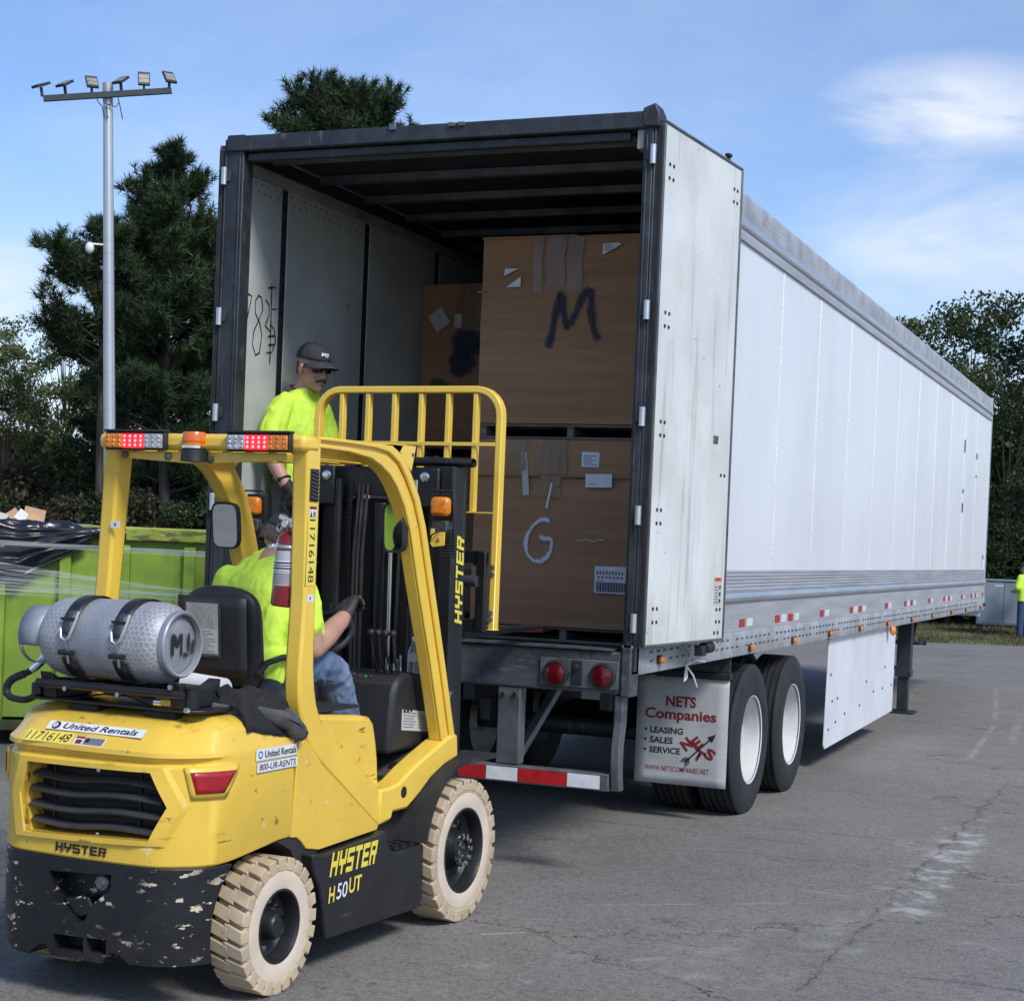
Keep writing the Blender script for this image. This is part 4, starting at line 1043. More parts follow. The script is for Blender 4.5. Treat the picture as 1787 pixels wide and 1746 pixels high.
# stickers
PN = Vector((0, -.47, .958)); SU = Vector((0, .086, .078)).normalized()
ystick = mat('pale_yellow_sticker', (.80, .66, .10), .45, var=.04, vs=10)
st = label_quad((-.282, -.468, .962), AX, SU, .225, .056, ystick, FK, lift=.002)
text('11716148', (-.275, -.468, .962) + SU * .006 if False else Vector((-.275, -.468, .962)) + SU * .007, AX, SU, .205, .042, ink, st, shear=.18, lift=.0035)
st = label_quad(Vector((-.05, -.468, .962)) + SU * .004, AX, SU, .14, .04, paper, FK, 'warning_sticker', lift=.002)
label_quad(Vector((-.004, -.468, .962)) + SU * .007, AX, SU, .09, .034, inkgrey, st, 'print_block', lift=.003)
label_quad(Vector((-.046, -.468, .962)) + SU * .034, AX, SU, .04, .009, redink, st, 'print_block', lift=.003)
label_quad(Vector((-.04, -.468, .962)) + SU * .008, AX, SU, .028, .02, redink, st, 'print_block', lift=.003)
g = G(); g.lathe([(.010, 0), (.010, .0008)], Vector((.012, -.468, .962)) + SU * .026 + AX.cross(SU) * .004, AX.cross(SU), 14); g.build('print_dot', ink, st)
o_ = Vector((-.212, -.468, .962)) + SU * .064
st = label_quad(o_, AX, SU, .45, .042, paper, FK, lift=.003)
g = G(); c_ = o_ + AX * .04 + SU * .021 + AX.cross(SU) * .0042; g.lathe([(.019, 0), (.019, .0006)], c_, AX.cross(SU), 20); g.build('logo_disc', ink, st)
g = G(); g.lathe([(.012, 0), (.012, .0006)], c_ + AX * -.004 + AX.cross(SU) * .0008, AX.cross(SU), 18); g.build('logo_disc', paper2, st)
text('United Rentals', o_ + AX * .075 + SU * .008, AX, SU, .345, .028, ink, st, shear=.25, bold=.02, lift=.0045)
logo((-.102, vrear(0) - .003, .562), AX, AZ, .235, .034, ink, FK)
# side sticker of two lines
sx_ = .508
st = label_quad((sx_, -.062, .8635), AY, AZ, .285, .043, paper, FK); label_quad((sx_, -.058, .868), AY, AZ, .277, .034, paper, st, 'sticker_field', lift=.0014)
text('800-UR-RENTS', (sx_, -.048, .873), AY, AZ, .258, .025, ink, st, shear=.12, bold=.012, lift=.0028)
st = label_quad((sx_, -.072, .912), AY, AZ, .290, .044, paper, FK)
text('United Rentals', (sx_, -.012, .920), AY, AZ, .222, .028, ink, st, bold=.012, lift=.0028)
g = G(); g.lathe([(.015, 0), (.015, .0006)], (sx_ + .0016, -.042, .934), AX, 20); g.build('logo_disc', blueink, st)
g = G(); g.lathe([(.009, 0), (.009, .0006)], (sx_ + .0026, -.044, .934), AX, 18); g.build('logo_disc', paper, st)
g = G()
for a, b in ((.8635, .866), (.9035, .906)): g.bb((sx_ + .0004, -.062, a), (sx_ + .0014, .223, b))
g.build('sticker_edge', inkgrey, st, smooth=0)
# lower black counterweight with its tow recess
low = shell([ringpts(.145, .030, .02), ringpts(.165, .008, .006), ringpts(.30, .0, .0), ringpts(.534, .0, .0), ringpts(.539, .004, .003)])
lw = low.build('lower_counterweight', blackcw, FK, smooth=30)
c1 = G(); c1.prism([(-.134, .482), (.155, .500), (.150, .44), (.067, .375), (.04, .31), (-.008, .305), (-.093, .373)], (0, -.6, 0), AX, AZ, (0, .22, 0))
c2 = G(); c2.prism([(-.105, .248), (.035, .252), (.035, .196), (-.10, .192)], (0, -.6, 0), AX, AZ, (0, .22, 0))
c3 = G(); c3.prism([(.050, .253), (.14, .256), (.138, .20), (.050, .198)], (0, -.6, 0), AX, AZ, (0, .22, 0))
c4 = G(); c4.prism([(-.30, .10), (-.23, .16), (-.17, .20), (-.14, .20), (-.125, .165), (.12, .165), (.15, .21), (.19, .21), (.24, .178), (.6, .178), (.6, .10)], (0, -.6, 0), AX, AZ, (0, .5, 0))
c5 = G(); c5.cyl((-.7, .10, .29), (.7, .10, .29), .385, 40)
cut(lw, c1, c2, c3, c4, c5)
g = G(); g.cyl((.107, -.37, .462), (.107, -.462, .462), .026, 18); g.cyl((.107, -.46, .462), (.107, -.475, .462), .018, 6); g.build('tow_pin', steelgr, FK)
g = G(); g.prism([(-.09, .38), (.03, .40), (.06, .34), (.0, .315), (-.03, .32)], (0, -.44, 0), AX, AZ, (0, .06, 0)); g.build('tow_block', blackcw, FK, bevel=.01)
# frame under the hood, axles
g = G(); g.bb((-.30, -.30, .24), (.30, .42, .56)); g.bb((-.42, .40, .20), (.42, 1.60, .56)); g.build('inner_frame', rubber, FK)
g = G(); g.bb((-.36, -.0, .20), (.36, .11, .32)); g.cyl((-.42, .055, .266), (.42, .055, .266), .05, 12); g.build('steer_axle', black, FK, bevel=.01)
g = G(); g.cyl((-.42, 1.6, .333), (.42, 1.6, .333), .11, 18); g.build('drive_axle', black, FK)
# chassis sides: black step panel and yellow panel above
CP = [(.40, .487), (.838, .503), (.905, .520), (.918, .462), (.945, .428), (.985, .412), (1.235, .415), (1.258, .402), (1.262, .16), (1.24, .132), (1.20, .124), (.425, .138), (.40, .25), (.365, .36), (.31, .44), (.30, .505)]
for sg in (1, -1):
    g = G(); g.prism(CP, (sg * .36, 0, 0), AY, AZ, (sg * .19, 0, 0)); cp = g.build('chassis_panel', black, FK, bevel=.008)
    g = G()
    for i in range(3):
        for j in range(4):
            g.bb((sg * (.40 + j * .036), 1.02 + i * .07 + .015 * (j % 2), .413), (sg * (.42 + j * .036), 1.055 + i * .07 + .015 * (j % 2), .419))
    tr_ = g.build('step_tread', blackpl, cp, bevel=.002); tag(tr_, kind='stuff')
    g = G(); g.bb((sg * .34, .93, .40), (sg * .385, 1.27, .60)); g.build('step_wall', black, FK, bevel=.006)
    YP = [(.208, .580), (.243, .985), (.262, .972), (.33, .94), (.425, .85), (.915, .535), (.900, .516), (.425, .500), (.325, .519), (.285, .555), (.25, .575)]
    g = G(); g.prism(YP, (sg * .30, 0, 0), AY, AZ, (sg * .203, 0, 0)); g.build('side_panel', yellow, FK, bevel=.004)
    g = G(); g.prism([(.30, .16), (.33, .30), (.30, .42), (.22, .53), (.10, .585), (.08, .62), (.36, .62), (.42, .50), (.42, .20)], (sg * .28, 0, 0), AY, AZ, (sg * .215, 0, 0)); g.build('wheel_well', rubber, FK)
logo((.551, .432, .392), AY, Vector((0, .0, 1)), .375, .098, mat('yellow_print', (.80, .66, .08), .4, var=.03), FK, slant=.22)
t1 = text('H', (.551, .432, .285), AY, AZ, .05, .066, MATS['yellow_print'], FK, bold=.02, shear=.1, lift=.0012)
text('50', (.551, .495, .290), AY, AZ, .088, .066, paper, FK, bold=.01, shear=.1, lift=.0012)
text('UT', (.551, .595, .298), AY, AZ, .105, .066, MATS['yellow_print'], FK, bold=.02, shear=.1, lift=.0012)
# hood / seat deck
g = G(); g.prism([(.10, .60), (.10, 1.085), (.30, 1.075), (.52, 1.038), (.86, 1.010), (.945, .998), (.985, .965), (1.015, .88), (1.033, .806), (1.050, .67), (1.050, .55)], (-.425, 0, 0), AY, AZ, (.85, 0, 0))
hd_ = g.build('engine_hood', yellow, FK, bevel=.022)
g = G(); g.bb((-.30, .35, 1.04), (.40, .90, 1.052)); g.build('hood_mat', rubber, FK, bevel=.004)
# guard frames
GL = [(.205, 2.172), (.232, 2.116), (.243, 1.80), (.250, 1.534), (.240, 1.35), (.232, 1.243), (.236, 1.15), (.246, 1.087), (.272, 1.02), (.311, .955), (.36, .905), (.416, .859), (.66, .70), (.913, .532)]
GR = [(.332, 2.172), (.336, 2.11), (.336, 1.80), (.334, 1.533), (.336, 1.35), (.341, 1.243), (.354, 1.16), (.374, 1.095), (.408, 1.035), (.456, .985), (.52, .942), (.585, .90), (.75, .80), (.92, .693)]
FTt = [(.332, 2.174), (.561, 2.177), (.80, 2.180), (.92, 2.178), (1.02, 2.140), (1.100, 2.065), (1.185, 1.965), (1.254, 1.840), (1.347, 1.604), (1.43, 1.39), (1.512, 1.176), (1.624, .871), (1.645, .80)]
FTb = [(.332, 2.128), (.565, 2.126), (.74, 2.112), (.83, 2.086), (.91, 2.052), (.975, 2.005), (1.055, 1.92), (1.118, 1.815), (1.205, 1.590), (1.28, 1.41), (1.359, 1.225), (1.475, .920), (1.50, .85)]
ARt = [(.915, .690), (1.0, .690), (1.091, .702), (1.205, .751), (1.34, .797), (1.467, .837), (1.56, .865), (1.640, .87)]
ARb = [(.913, .532), (1.017, .542), (1.03, .577), (1.16, .575), (1.27, .625), (1.374, .684), (1.52, .735), (1.655, .760)]
def inset(L, Rr, a, b): return [Vector(l).lerp(Vector(r), a) for l, r in zip(L, Rr)], [Vector(l).lerp(Vector(r), b) for l, r in zip(L, Rr)]
for sg in (1, -1):
    def band(name, L, Rr, u0, u1, parent=FK, bev=.006):
        g = G(); g.strip([tuple(p) for p in L], [tuple(p) for p in Rr], (sg * u0, 0, 0), AY, AZ, (sg * (u1 - u0), 0, 0))
        if sg < 0: g.f = [f[::-1] for f in g.f]
        o = g.build(name, yellow2, parent, bevel=bev, smooth=40)
        bm = bmesh.new(); bm.from_mesh(o.data); bmesh.ops.recalc_face_normals(bm, faces=bm.faces); bm.to_mesh(o.data); bm.free()
        return o
    rl = band('guard_rear_leg', GL, GR, .425, .500, bev=.012)
    if sg < 0:      # this leg is splayed a little outwards
        for vt_ in rl.data.vertices: vt_.co.x -= .065 * min(1.2, max(0, 2.13 - vt_.co.z) / .9)
    fl_ = band('guard_front_leg', FTt, FTb, .425, .484)
    a, b = inset(FTt, FTb, 0.0, .34); band('leg_ridge', a, b, .484, .500, fl_, .007)
    a, b = inset(FTt, FTb, .62, 1.0); band('leg_ridge', a, b, .484, .497, fl_, .007)
    ar_ = band('guard_base_arm', ARt, ARb, .40, .507, bev=.012)
    a = [(.80, 2.181), (.89, 2.186), (1.139, 2.190)]; b = [(1.00, 2.148), (1.06, 2.10), (1.104, 2.075)]
    band('guard_gusset', a, b, .43, .496, bev=.004)
    g = G(); g.cyl((sg * .505, 1.125, .655), (sg * .5085, 1.125, .655), .026, 20); g.build('hole_plug', ink, ar_)
    g = G(); g.cyl((sg * .49, 1.105, 2.15), (sg * .5, 1.105, 2.15), .008, 8); g.build('bolt', steelgr, fl_)
g = G(); g.bb((-.505, .195, 2.106), (.505, .32, 2.172)); g.build('guard_rear_rail', yellow2, FK, bevel=.02)
g = G(); g.bb((-.45, 1.02, 2.10), (.45, 1.08, 2.165)); g.build('guard_front_rail', yellow2, FK, bevel=.012)
for i in range(8):
    x = -.385 + i * .11
    g = G(); g.bb((x - .008, .30, 2.098), (x + .008, 1.04, 2.15)); g.build('guard_slat', yellow2, FK, bevel=.004)
g = G(); g.prism([(-.40, 2.098), (.40, 2.100), (.40, 2.07), (.24, 2.062), (.10, 2.055), (-.05, 2.05), (-.36, 2.068)], (0, .225, 0), AX, AZ, (0, .012, 0)); pt = g.build('guard_tie_plate', yellow2, FK, bevel=.004)
for x, z in ((-.385, 2.083), (-.165, 2.078), (.045, 2.068)):
    g = G(); g.lathe([(.016, 0), (.016, .010), (.008, .014)], (x, .224, z), (0, -1, 0), 10); g.build('bolt', steelgr, pt)
# decals on the right rear leg
st = label_quad((.5005, .248, 1.578), AY, AZ, .068, .275, ystick, FK)
text('11716148', (.5005, .262, 1.842), -AZ, AY, .252, .040, ink, st, lift=.0018)
g = G(); g.bb((.4995, .252, 1.912), (.5045, .316, 2.042)); vt = g.build('leg_vent', blackpl, FK, bevel=.006)
for q in range(8):
    g = G(); g.box((.506, .284, 1.925 + q * .0148), (.008, .052, .008), Matrix.Rotation(R(-12), 3, 'X')); g.build('vent_slat', greyplastic, vt, bevel=.001)
st = label_quad((.5005, .258, 1.848), AY, AZ, .05, .045, paper, FK, 'warning_sticker'); label_quad((.5005, .258, 1.882), AY, AZ, .05, .011, redink, st, 'print_block', lift=.0016)
g = G(); g.prism([(.262, 1.852), (.278, 1.852), (.270, 1.875)], (.5018, 0, 0), AY, AZ, (.0006, 0, 0)); g.build('print_mark', ink, st)
label_quad((.5005, .284, 1.855), AY, AZ, .018, .018, inkgrey, st, 'print_block', lift=.0016)
for o_, r_ in (((.5005, .262, 1.512), AY), ((-.455, .2325, 1.775), AX)):
    st = label_quad(o_, r_, AZ, .048, .030, paper, FK); label_quad(Vector(o_) + r_ * .018 + AZ * .009, r_, AZ, .010, .012, inkgrey, st, 'print_block', lift=.0016)
# rear lamps
def rear_lamp(x0, x1, amb_left):
    g = G(); g.bb((x0 - .008, .168, 2.100), (x1 + .008, .196, 2.174)); g.bb((x0 - .012, .160, 2.174), (x1 + .012, .20, 2.184)); h = g.build('rear_lamp', blackpl, FK, bevel=.005)
    L = x1 - x0; cuts = [(0, .30), (.30, .68), (.68, 1)]; ms = [amber, ledred, clearl] if amb_left else [clearl, ledred, amber]
    for (a, b), m in zip(cuts, ms):
        g = G(); g.bb((x0 + a * L + .001, .158, 2.108), (x0 + b * L - .001, .169, 2.166)); ln = g.build('lens', m, h, bevel=.003)
        n = 4 if m is ledred else 3
        dm = {id(ledred): leddot, id(amber): amber, id(clearl): clearl}[id(m)]
        for i in range(n):
            for j in range(3):
                g = G(); g.sphere((x0 + (a + (b - a) * (i + .5) / n) * L, .1575, 2.119 + .018 * j), (.0065, .003, .0065), 8, 5)
                g.build('diode', dm, h)
rear_lamp(-.442, -.155, True); rear_lamp(.162, .446, False)
# beacon
g = G(); g.lathe([(.055, 0), (.053, .012), (.050, .05), (.050, .052)], (-.012, .185, 2.058), AZ, 28); g.bb((-.05, .19, 2.06), (.03, .24, 2.10)); bc = g.build('beacon', blackpl, FK)
g = G(); g.lathe([(.054, 0), (.054, .010)], (-.012, .185, 2.110), AZ, 28); g.build('beacon_ring', chrome, bc)
g = G(); g.lathe([(.049, 0), (.049, .012), (.046, .014), (.049, .018), (.048, .048), (.044, .056), (.001, .058)], (-.012, .185, 2.120), AZ, 28); g.build('beacon_lens', beaconl, bc, smooth=30)
# mirrors
def mirror(c, w, h, yaw, tilt, convex=False):
    M3 = Matrix.Rotation(R(yaw), 3, 'Z') @ Matrix.Rotation(R(tilt), 3, 'X')
    n = 28
    def sup(i, s):
        t = 2 * math.pi * i / n; e = .42
        return (math.copysign(abs(math.cos(t)) ** e, math.cos(t)) * w / 2 * s, math.copysign(abs(math.sin(t)) ** e, math.sin(t)) * h / 2 * s)
    def ring(s, d): return [Vector(c) + M3 @ Vector((sup(i, s)[0], d, sup(i, s)[1])) for i in range(n)]
    rs = [ring(.90, .0), ring(1.0, -.006), ring(1.02, .004), ring(.95, .03), ring(.6, .045)]
    g = G(); V = [p for r_ in rs for p in r_]; F = []
    for j in range(4):
        for i in range(n): F.append((j * n + i, j * n + (i + 1) % n, (j + 1) * n + (i + 1) % n, (j + 1) * n + i))
    F.append(tuple(4 * n + i for i in range(n))); g.add(V, F); o = g.build('mirror', blackpl, FK)
    g = G(); g.add(ring(.92, -.0015), [tuple(range(n))]); g.build('mirror_glass', mirrorm, o, smooth=0)
    return o
mirrorm = mat('mirror_glass', (.80, .82, .83), .03, 1.0, var=0)
mirror((.412, 1.11, 1.828), .135, .225, -21, 2); mirror((-.448, 1.055, 1.806), .150, .215, -4, 6)
g = G(); g.tube([(.43, 1.15, 1.83), (.49, 1.18, 1.84)], .010, 8); g.tube([(-.45, 1.09, 1.78), (-.47, 1.18, 1.74)], .010, 8); g.build('mirror_arm', yellow2, FK)
# front signal lamps with guards and work lamps below
for sg, cx, cz in ((1, .50, 1.93), (-1, -.525, 1.905)):
    y = 1.40
    g = G(); g.tube([(cx - .055 * sg, y, cz + .045), (cx - .05 * sg, y, cz + .075), (cx + .055 * sg, y, cz + .075), (cx + .06 * sg, y + .01, cz - .06), (cx + .06 * sg, y + .02, cz - .20)], .007, 6); g.bb((cx - .05, y + .02, cz - .06), (cx + .055, y + .05, cz + .06)); sgm = g.build('signal_lamp', blackpl, FK, bevel=.003)
    g = G(); g.bb((cx - .05, y - .03, cz - .042), (cx + .045, y + .02, cz + .046)); g.build('lens', amber, sgm, bevel=.018)
    g = G(); g.bb((cx - .045, y - .01, cz - .135), (cx + .035, y + .05, cz - .062)); wl = g.build('work_lamp', greyplastic, FK, bevel=.008)
    g = G()
    for q in range(9): g.bb((cx + .012, y - .018, cz - .225 + q * .013), (cx + .058, y + .055, cz - .218 + q * .013))
    g.bb((cx + .018, y - .005, cz - .23), (cx + .052, y + .05, cz - .10)); g.build('heat_sink', blackpl, wl, bevel=.001)
    if sg > 0:
        g = G(); g.prism([(.455, 1.83), (.475, 1.83), (.475, 1.815), (.53, 1.815), (.53, 1.755), (.47, 1.745), (.455, 1.76)], (0, y - .02, 0), AX, AZ, (0, .006, 0)); br = g.build('lamp_bracket', yellow2, FK, bevel=.002)
        g = G(); g.lathe([(.010, 0), (.009, .007), (.003, .009)], (.50, y - .02, 1.782), (0, -1, 0), 8); g.build('bolt', chrome, br)
        g = G(); g.tube([(.46, y - .03, 1.77), (.475, y - .045, 1.80), (.50, y - .04, 1.815), (.52, y - .02, 1.84)], .004, 6); g.build('lamp_wire', rubber, br)
    else:
        g = G(); g.bb((cx - .005, y - .02, cz - .30), (cx + .02, y - .012, cz - .10)); g.build('lamp_bracket', yellow2, FK, bevel=.002)
# ------------------------------------------------------------------ mast
TILT = Matrix.Rotation(R(1.2), 4, 'X')
def tl(p):   # tilt the mast slightly back about its foot
    p = Vector(p); k = math.tan(R(1.2)); return Vector((p.x, p.y - (p.z - .9) * k, p.z))
def mbox(g, a, b):
    v0 = len(g.v); g.bb(a, b)
    for i in range(v0, len(g.v)): g.v[i] = tuple(tl(g.v[i]))
    return g
for sg in (1, -1):
    g = G(); mbox(g, (sg * .345, 1.70, .12), (sg * .412, 1.725, 2.13)); mbox(g, (sg * .397, 1.7255, .12), (sg * .412, 1.825, 2.13)); mbox(g, (sg * .345, 1.8255, .12), (sg * .412, 1.85, 2.13))
    mr = g.build('mast_channel', mastblk, FK, bevel=.004)
    g = G(); mbox(g, (sg * .262, 1.745, .16), (sg * .335, 1.77, 2.11)); mbox(g, (sg * .315, 1.7705, .16), (sg * .335, 1.87, 2.11)); mbox(g, (sg * .262, 1.8705, .16), (sg * .335, 1.895, 2.11)); g.build('inner_mast_channel', mastblk, FK, bevel=.004)
    g = G(); mbox(g, (sg * .232, 1.68, 1.93), (sg * .345, 1.70, 2.12)); mp = g.build('mast_plate', mastblk, FK, bevel=.03)
    g = G(); c = tl((sg * .272, 1.679, 2.075)); g.lathe([(.024, 0), (.024, .006), (.018, .010), (.008, .010)], c, (0, -1, 0), 16); g.build('bolt', chrome, mp)
    g = G(); a, b = tl((sg * .215, 1.70, .3)), tl((sg * .215, 1.70, 1.45)); g.cyl(a, b, .034, 16); g.build('lift_cylinder', mastblk, FK)
    g = G(); g.cyl(b, tl((sg * .215, 1.70, 2.06)), .019, 12); g.build('cylinder_rod', chrome if sg > 0 else mastblk, FK)
    g = G(); mbox(g, (sg * .16, 1.735, .4), (sg * .185, 1.745, 2.05))
    for q in range(54): mbox(g, (sg * .157, 1.731, .42 + q * .03), (sg * .188, 1.749, .432 + q * .03))
    g.build('lift_chain', steelgr if False else mastblk, FK)
g = G(); g.cyl(tl((.096, 1.68, 1.10)), tl((.096, 1.68, 1.86)), .0115, 12); g.build('chrome_rod', chrome, FK)
g = G(); mbox(g, (-.10, 1.72, .3), (.10, 1.79, .98)); mbox(g, (-.24, 1.75, .40), (.24, 1.79, .55)); g.cyl(tl((0, 1.76, .9)), tl((0, 1.76, 1.95)), .045, 16); g.build('centre_cylinder', mastblk, FK, bevel=.006)
for k, x in enumerate((-.12, -.10, -.075, .05, .072, .13)):
    g = G(); g.tube([tl((x, 1.70, .8)), tl((x + .004 * math.sin(k), 1.69, 1.3)), tl((x, 1.70, 1.7)), tl((x, 1.74, 2.04))], .009, 8); g.build('hose', rubber, FK)
for k in range(3):
    x = .145 + .018 * k
    g = G(); g.tube([tl((x, 1.66, 1.05)), tl((x, 1.655, 1.18 + .02 * k))], .006, 6); g.build('hose_fitting', chrome, FK)
def arcbar(u, v):
    x = -.47 + .94 * u; a = 2 * math.pi * v
    return tl((x, 1.80 - .05 * (1 - (2 * u - 1) ** 4) + .03 * math.cos(a), 2.152 + .022 * math.sin(a)))
g = G(); g.grid(arcbar, 25, 13); g.build('mast_tie_bar', mastblk, FK, smooth=60)
g = G(); mbox(g, (-.30, 1.745, 1.985), (.30, 1.76, 2.125)); g.build('mast_head_plate', mastblk, FK, bevel=.004)
st = label_quad((.03, 1.085, 2.112), AX, AZ, .30, .03, paper, FK, 'warning_sticker'); label_quad((.03, 1.085, 2.128), AX, AZ, .21, .014, orangepr, st, 'print_block', lift=.0016); label_quad((.05, 1.085, 2.117), AX, AZ, .16, .006, inkgrey, st, 'print_line', lift=.0016); label_quad((.26, 1.085, 2.114), AX, AZ, .05, .022, ink, st, 'print_block', lift=.0016)
logo(tl((.4124, 1.832, 1.377)), Vector((0, -.021, 1)), Vector((0, -1, -.021)), .415, .078, MATS['yellow_print'], FK, slant=.18)
st = label_quad((.352, 1.699, 1.02), AX, AZ, .05, .05, paper, FK)
g = G(); mbox(g, (.352, 1.67, 1.02), (.39, 1.70, 1.09)); mbox(g, (.35, 1.665, 1.15), (.365, 1.70, 1.26)); g.build('mast_bracket', steelgr, FK, bevel=.003)
# tilt cylinder and lever on the right front
g = G(); g.tube([(.40, 1.62, .98), (.425, 1.65, 1.04), (.425, 1.70, 1.055), (.41, 1.69, .99)], .012, 8); g.build('mast_lever', steelgr, FK)
for sg in (1, -1):
    g = G(); g.cyl((sg * .36, 1.30, .72), (sg * .37, 1.70, .60), .04, 14); g.build('tilt_cylinder', black, FK)
# carriage and load backrest
g = G(); g.bb((-.56, 1.955, 1.66), (.465, 1.995, 1.735)); g.bb((-.56, 1.955, 1.335), (.465, 1.995, 1.40)); g.bb((.415, 1.95, 1.34), (.465, 1.99, 1.73)); g.bb((-.56, 1.95, 1.34), (-.505, 1.99, 1.73)); g.bb((-.26, 1.90, 1.30), (-.20, 1.954, 1.76)); g.bb((.20, 1.90, 1.30), (.26, 1.954, 1.76)); cg = g.build('carriage', mastblk, FK, bevel=.005)
g = G(); g.bb((-.30, 1.962, 1.405), (.30, 1.985, 1.655)); g.bb((-.27, 1.93, 1.74), (.27, 1.95, 1.905)); g.build('carriage_plate', mastblk, FK, bevel=.004)
g = G(); mbox(g, (-.255, 1.80, .35), (.255, 1.815, 1.97)); g.build('mast_dark_backing', ink, FK, bevel=.004)  # added black plate standing in for the dark inside the mast
g = G(); g.cyl((.30, 1.94, 1.585), (.43, 1.94, 1.585), .028, 14); g.cyl((.30, 1.94, 1.585), (.32, 1.94, 1.585), .038, 14); g.bb((.335, 1.93, 1.64), (.40, 1.945, 1.672)); g.build('side_shift_cylinder', greyplastic, cg)
g = G(); g.tube([(.31, 1.93, 1.56), (.325, 1.93, 1.50), (.325, 1.94, 1.34)], .011, 8); g.build('hose', rubber, cg)
for sg in (1, -1):
    g = G(); g.bb((sg * .20, 2.00, 1.30), (sg * .32, 2.04, 1.74)); g.prism([(2.0, 1.29), (2.04, 1.29), (3.05, 1.318), (3.05, 1.328), (2.04, 1.335), (2.0, 1.335)], (sg * .20, 0, 0), AY, AZ, (sg * .12, 0, 0)); g.build('fork', mastblk, FK, bevel=.003)
bx0, bx1, by = -.575, .468, 2.06
g = G(); rr = .13; zt = 2.530
pts = [(bx0, by, 1.345), (bx0, by, zt - rr)] + [(bx0 + rr - rr * math.cos(t), by, zt - rr + rr * math.sin(t)) for t in [math.pi / 2 * k / 6 for k in range(1, 7)]] + [(bx1 - rr + rr * math.sin(t), by, zt - rr + rr * math.cos(t)) for t in [math.pi / 2 * k / 6 for k in range(0, 7)]] + [(bx1, by, 1.345)]
def sweep(g, pts, w, h):
    pts = [Vector(p) for p in pts]; V = []
    for i, p in enumerate(pts):
        d = (pts[min(i + 1, len(pts) - 1)] - pts[max(i - 1, 0)]).normalized(); s = d.cross(AY).normalized()
        V += [p + s * w / 2 - AY * h / 2, p + s * w / 2 + AY * h / 2, p - s * w / 2 + AY * h / 2, p - s * w / 2 - AY * h / 2]
    F = [(i * 4 + k, i * 4 + (k + 1) % 4, i * 4 + 4 + (k + 1) % 4, i * 4 + 4 + k) for i in range(len(pts) - 1) for k in range(4)] + [(0, 1, 2, 3), tuple(4 * (len(pts) - 1) + k for k in (3, 2, 1, 0))]
    g.add(V, F)
sweep(g, pts, .034, .055)
br_ = g.build('backrest_frame', yellow2, FK, bevel=.005, smooth=40)
for k in range(6):
    x = bx0 + .14 + k * .1535
    low_ = 1.925
    g = G(); g.bb((x - .012, by - .022, low_), (x + .012, by + .018, zt - .018)); g.build('backrest_bar', yellow2, FK, bevel=.003)
g = G(); g.bb((bx0 + .018, by - .030, 2.250), (bx1 - .018, by - .0225, 2.268)); g.bb((bx0 + .018, by - .03, 1.918), (bx1 - .018, by + .02, 1.9245)); g.build('backrest_rail', yellow2, FK, bevel=.001)
for z in (1.40, 1.43, 1.62, 1.655):
    g = G(); g.cyl((bx1, by - .028, z), (bx1, by - .044, z), .012, 6); g.build('bolt', steelgr, br_)
# ------------------------------------------------------------------ cab: cowl, dash, floor, seat
g = G(); g.prism([(1.20, .80), (1.235, 1.08), (1.26, 1.135), (1.33, 1.163), (1.60, 1.150), (1.66, 1.08), (1.70, .90), (1.70, .80)], (-.44, 0, 0), AY, AZ, (.82, 0, 0)); cw_ = g.build('cowl', blackpl, FK, bevel=.025)
g = G(); g.box((.075, 1.278, 1.130), (.135, .012, .055), Matrix.Rotation(R(-38), 3, 'X')); g.build('display', greyplastic, cw_, bevel=.004)
g = G(); g.box((.075, 1.270, 1.132), (.10, .006, .035), Matrix.Rotation(R(-38), 3, 'X')); g.build('screen', mat('dark_screen', (.03, .04, .045), .15), cw_)
for k, (x, m) in enumerate(((.175, redlens), (.205, mat('green_lamp', (.03, .25, .10), .3)), (.235, redlens))):
    g = G(); g.box((x, 1.274, 1.140), (.013, .012, .012), Matrix.Rotation(R(-38), 3, 'X')); g.build('indicator', m, cw_, bevel=.002)
st = label_quad((.3815, 1.31, .905), Vector((0, .32, -.035)), AZ, .33, .095, paper2, FK, 'data_plate')
for q in range(6): label_quad((.3825, 1.325 if q < 4 else 1.325, .918 + q * .013), Vector((0, .32, -.035)), AZ, .10 + .01 * (q % 3), .0035, inkgrey, st, 'print_line', lift=.0012)
for q in range(5): label_quad((.3825, 1.47, .902 + q * .014), Vector((0, .32, -.035)), AZ, .14 - .012 * (q % 3), .004, inkgrey, st, 'print_line', lift=.0012)
for q in range(3): label_quad((.3825, 1.322 + q * .032, .985), Vector((0, .32, -.035)), AZ, .022, .013, ink, st, 'print_block', lift=.0012)
g = G(); g.prism([(1.00, .655), (1.00, .675), (1.22, .685), (1.46, .80), (1.66, .86), (1.66, .84), (1.46, .78), (1.22, .66)], (-.43, 0, 0), AY, AZ, (.86, 0, 0)); g.build('floor_mat', mat('grey_floor_mat', (.055, .052, .048), .8, var=.2, vs=6, bump=.2, bs=50), FK, bevel=.003)
g = G(); g.bb((-.43, 1.21, .60), (.43, 1.68, .70)); g.build('cab_floor', rubber, FK)
g = G(); g.tube([(0, 1.42, 1.10), (0, 1.22, 1.29)], .028, 12); g.build('steering_column', blackpl, FK)
rim_c = Vector((0, 1.20, 1.32)); nrm = Vector((0, -.62, .78)).normalized()
g = G(); rp = g.ring(rim_c, nrm, .155, 32); g.tube(rp + [rp[0]], .014, 8, False); g.lathe([(.05, 0), (.045, .02), (.001, .024)], rim_c - nrm * .02, nrm, 18)
for k in (3, 13, 24): g.tube([rim_c, rp[k]], .011, 6)
sw = g.build('steering_wheel', blackpl, FK)
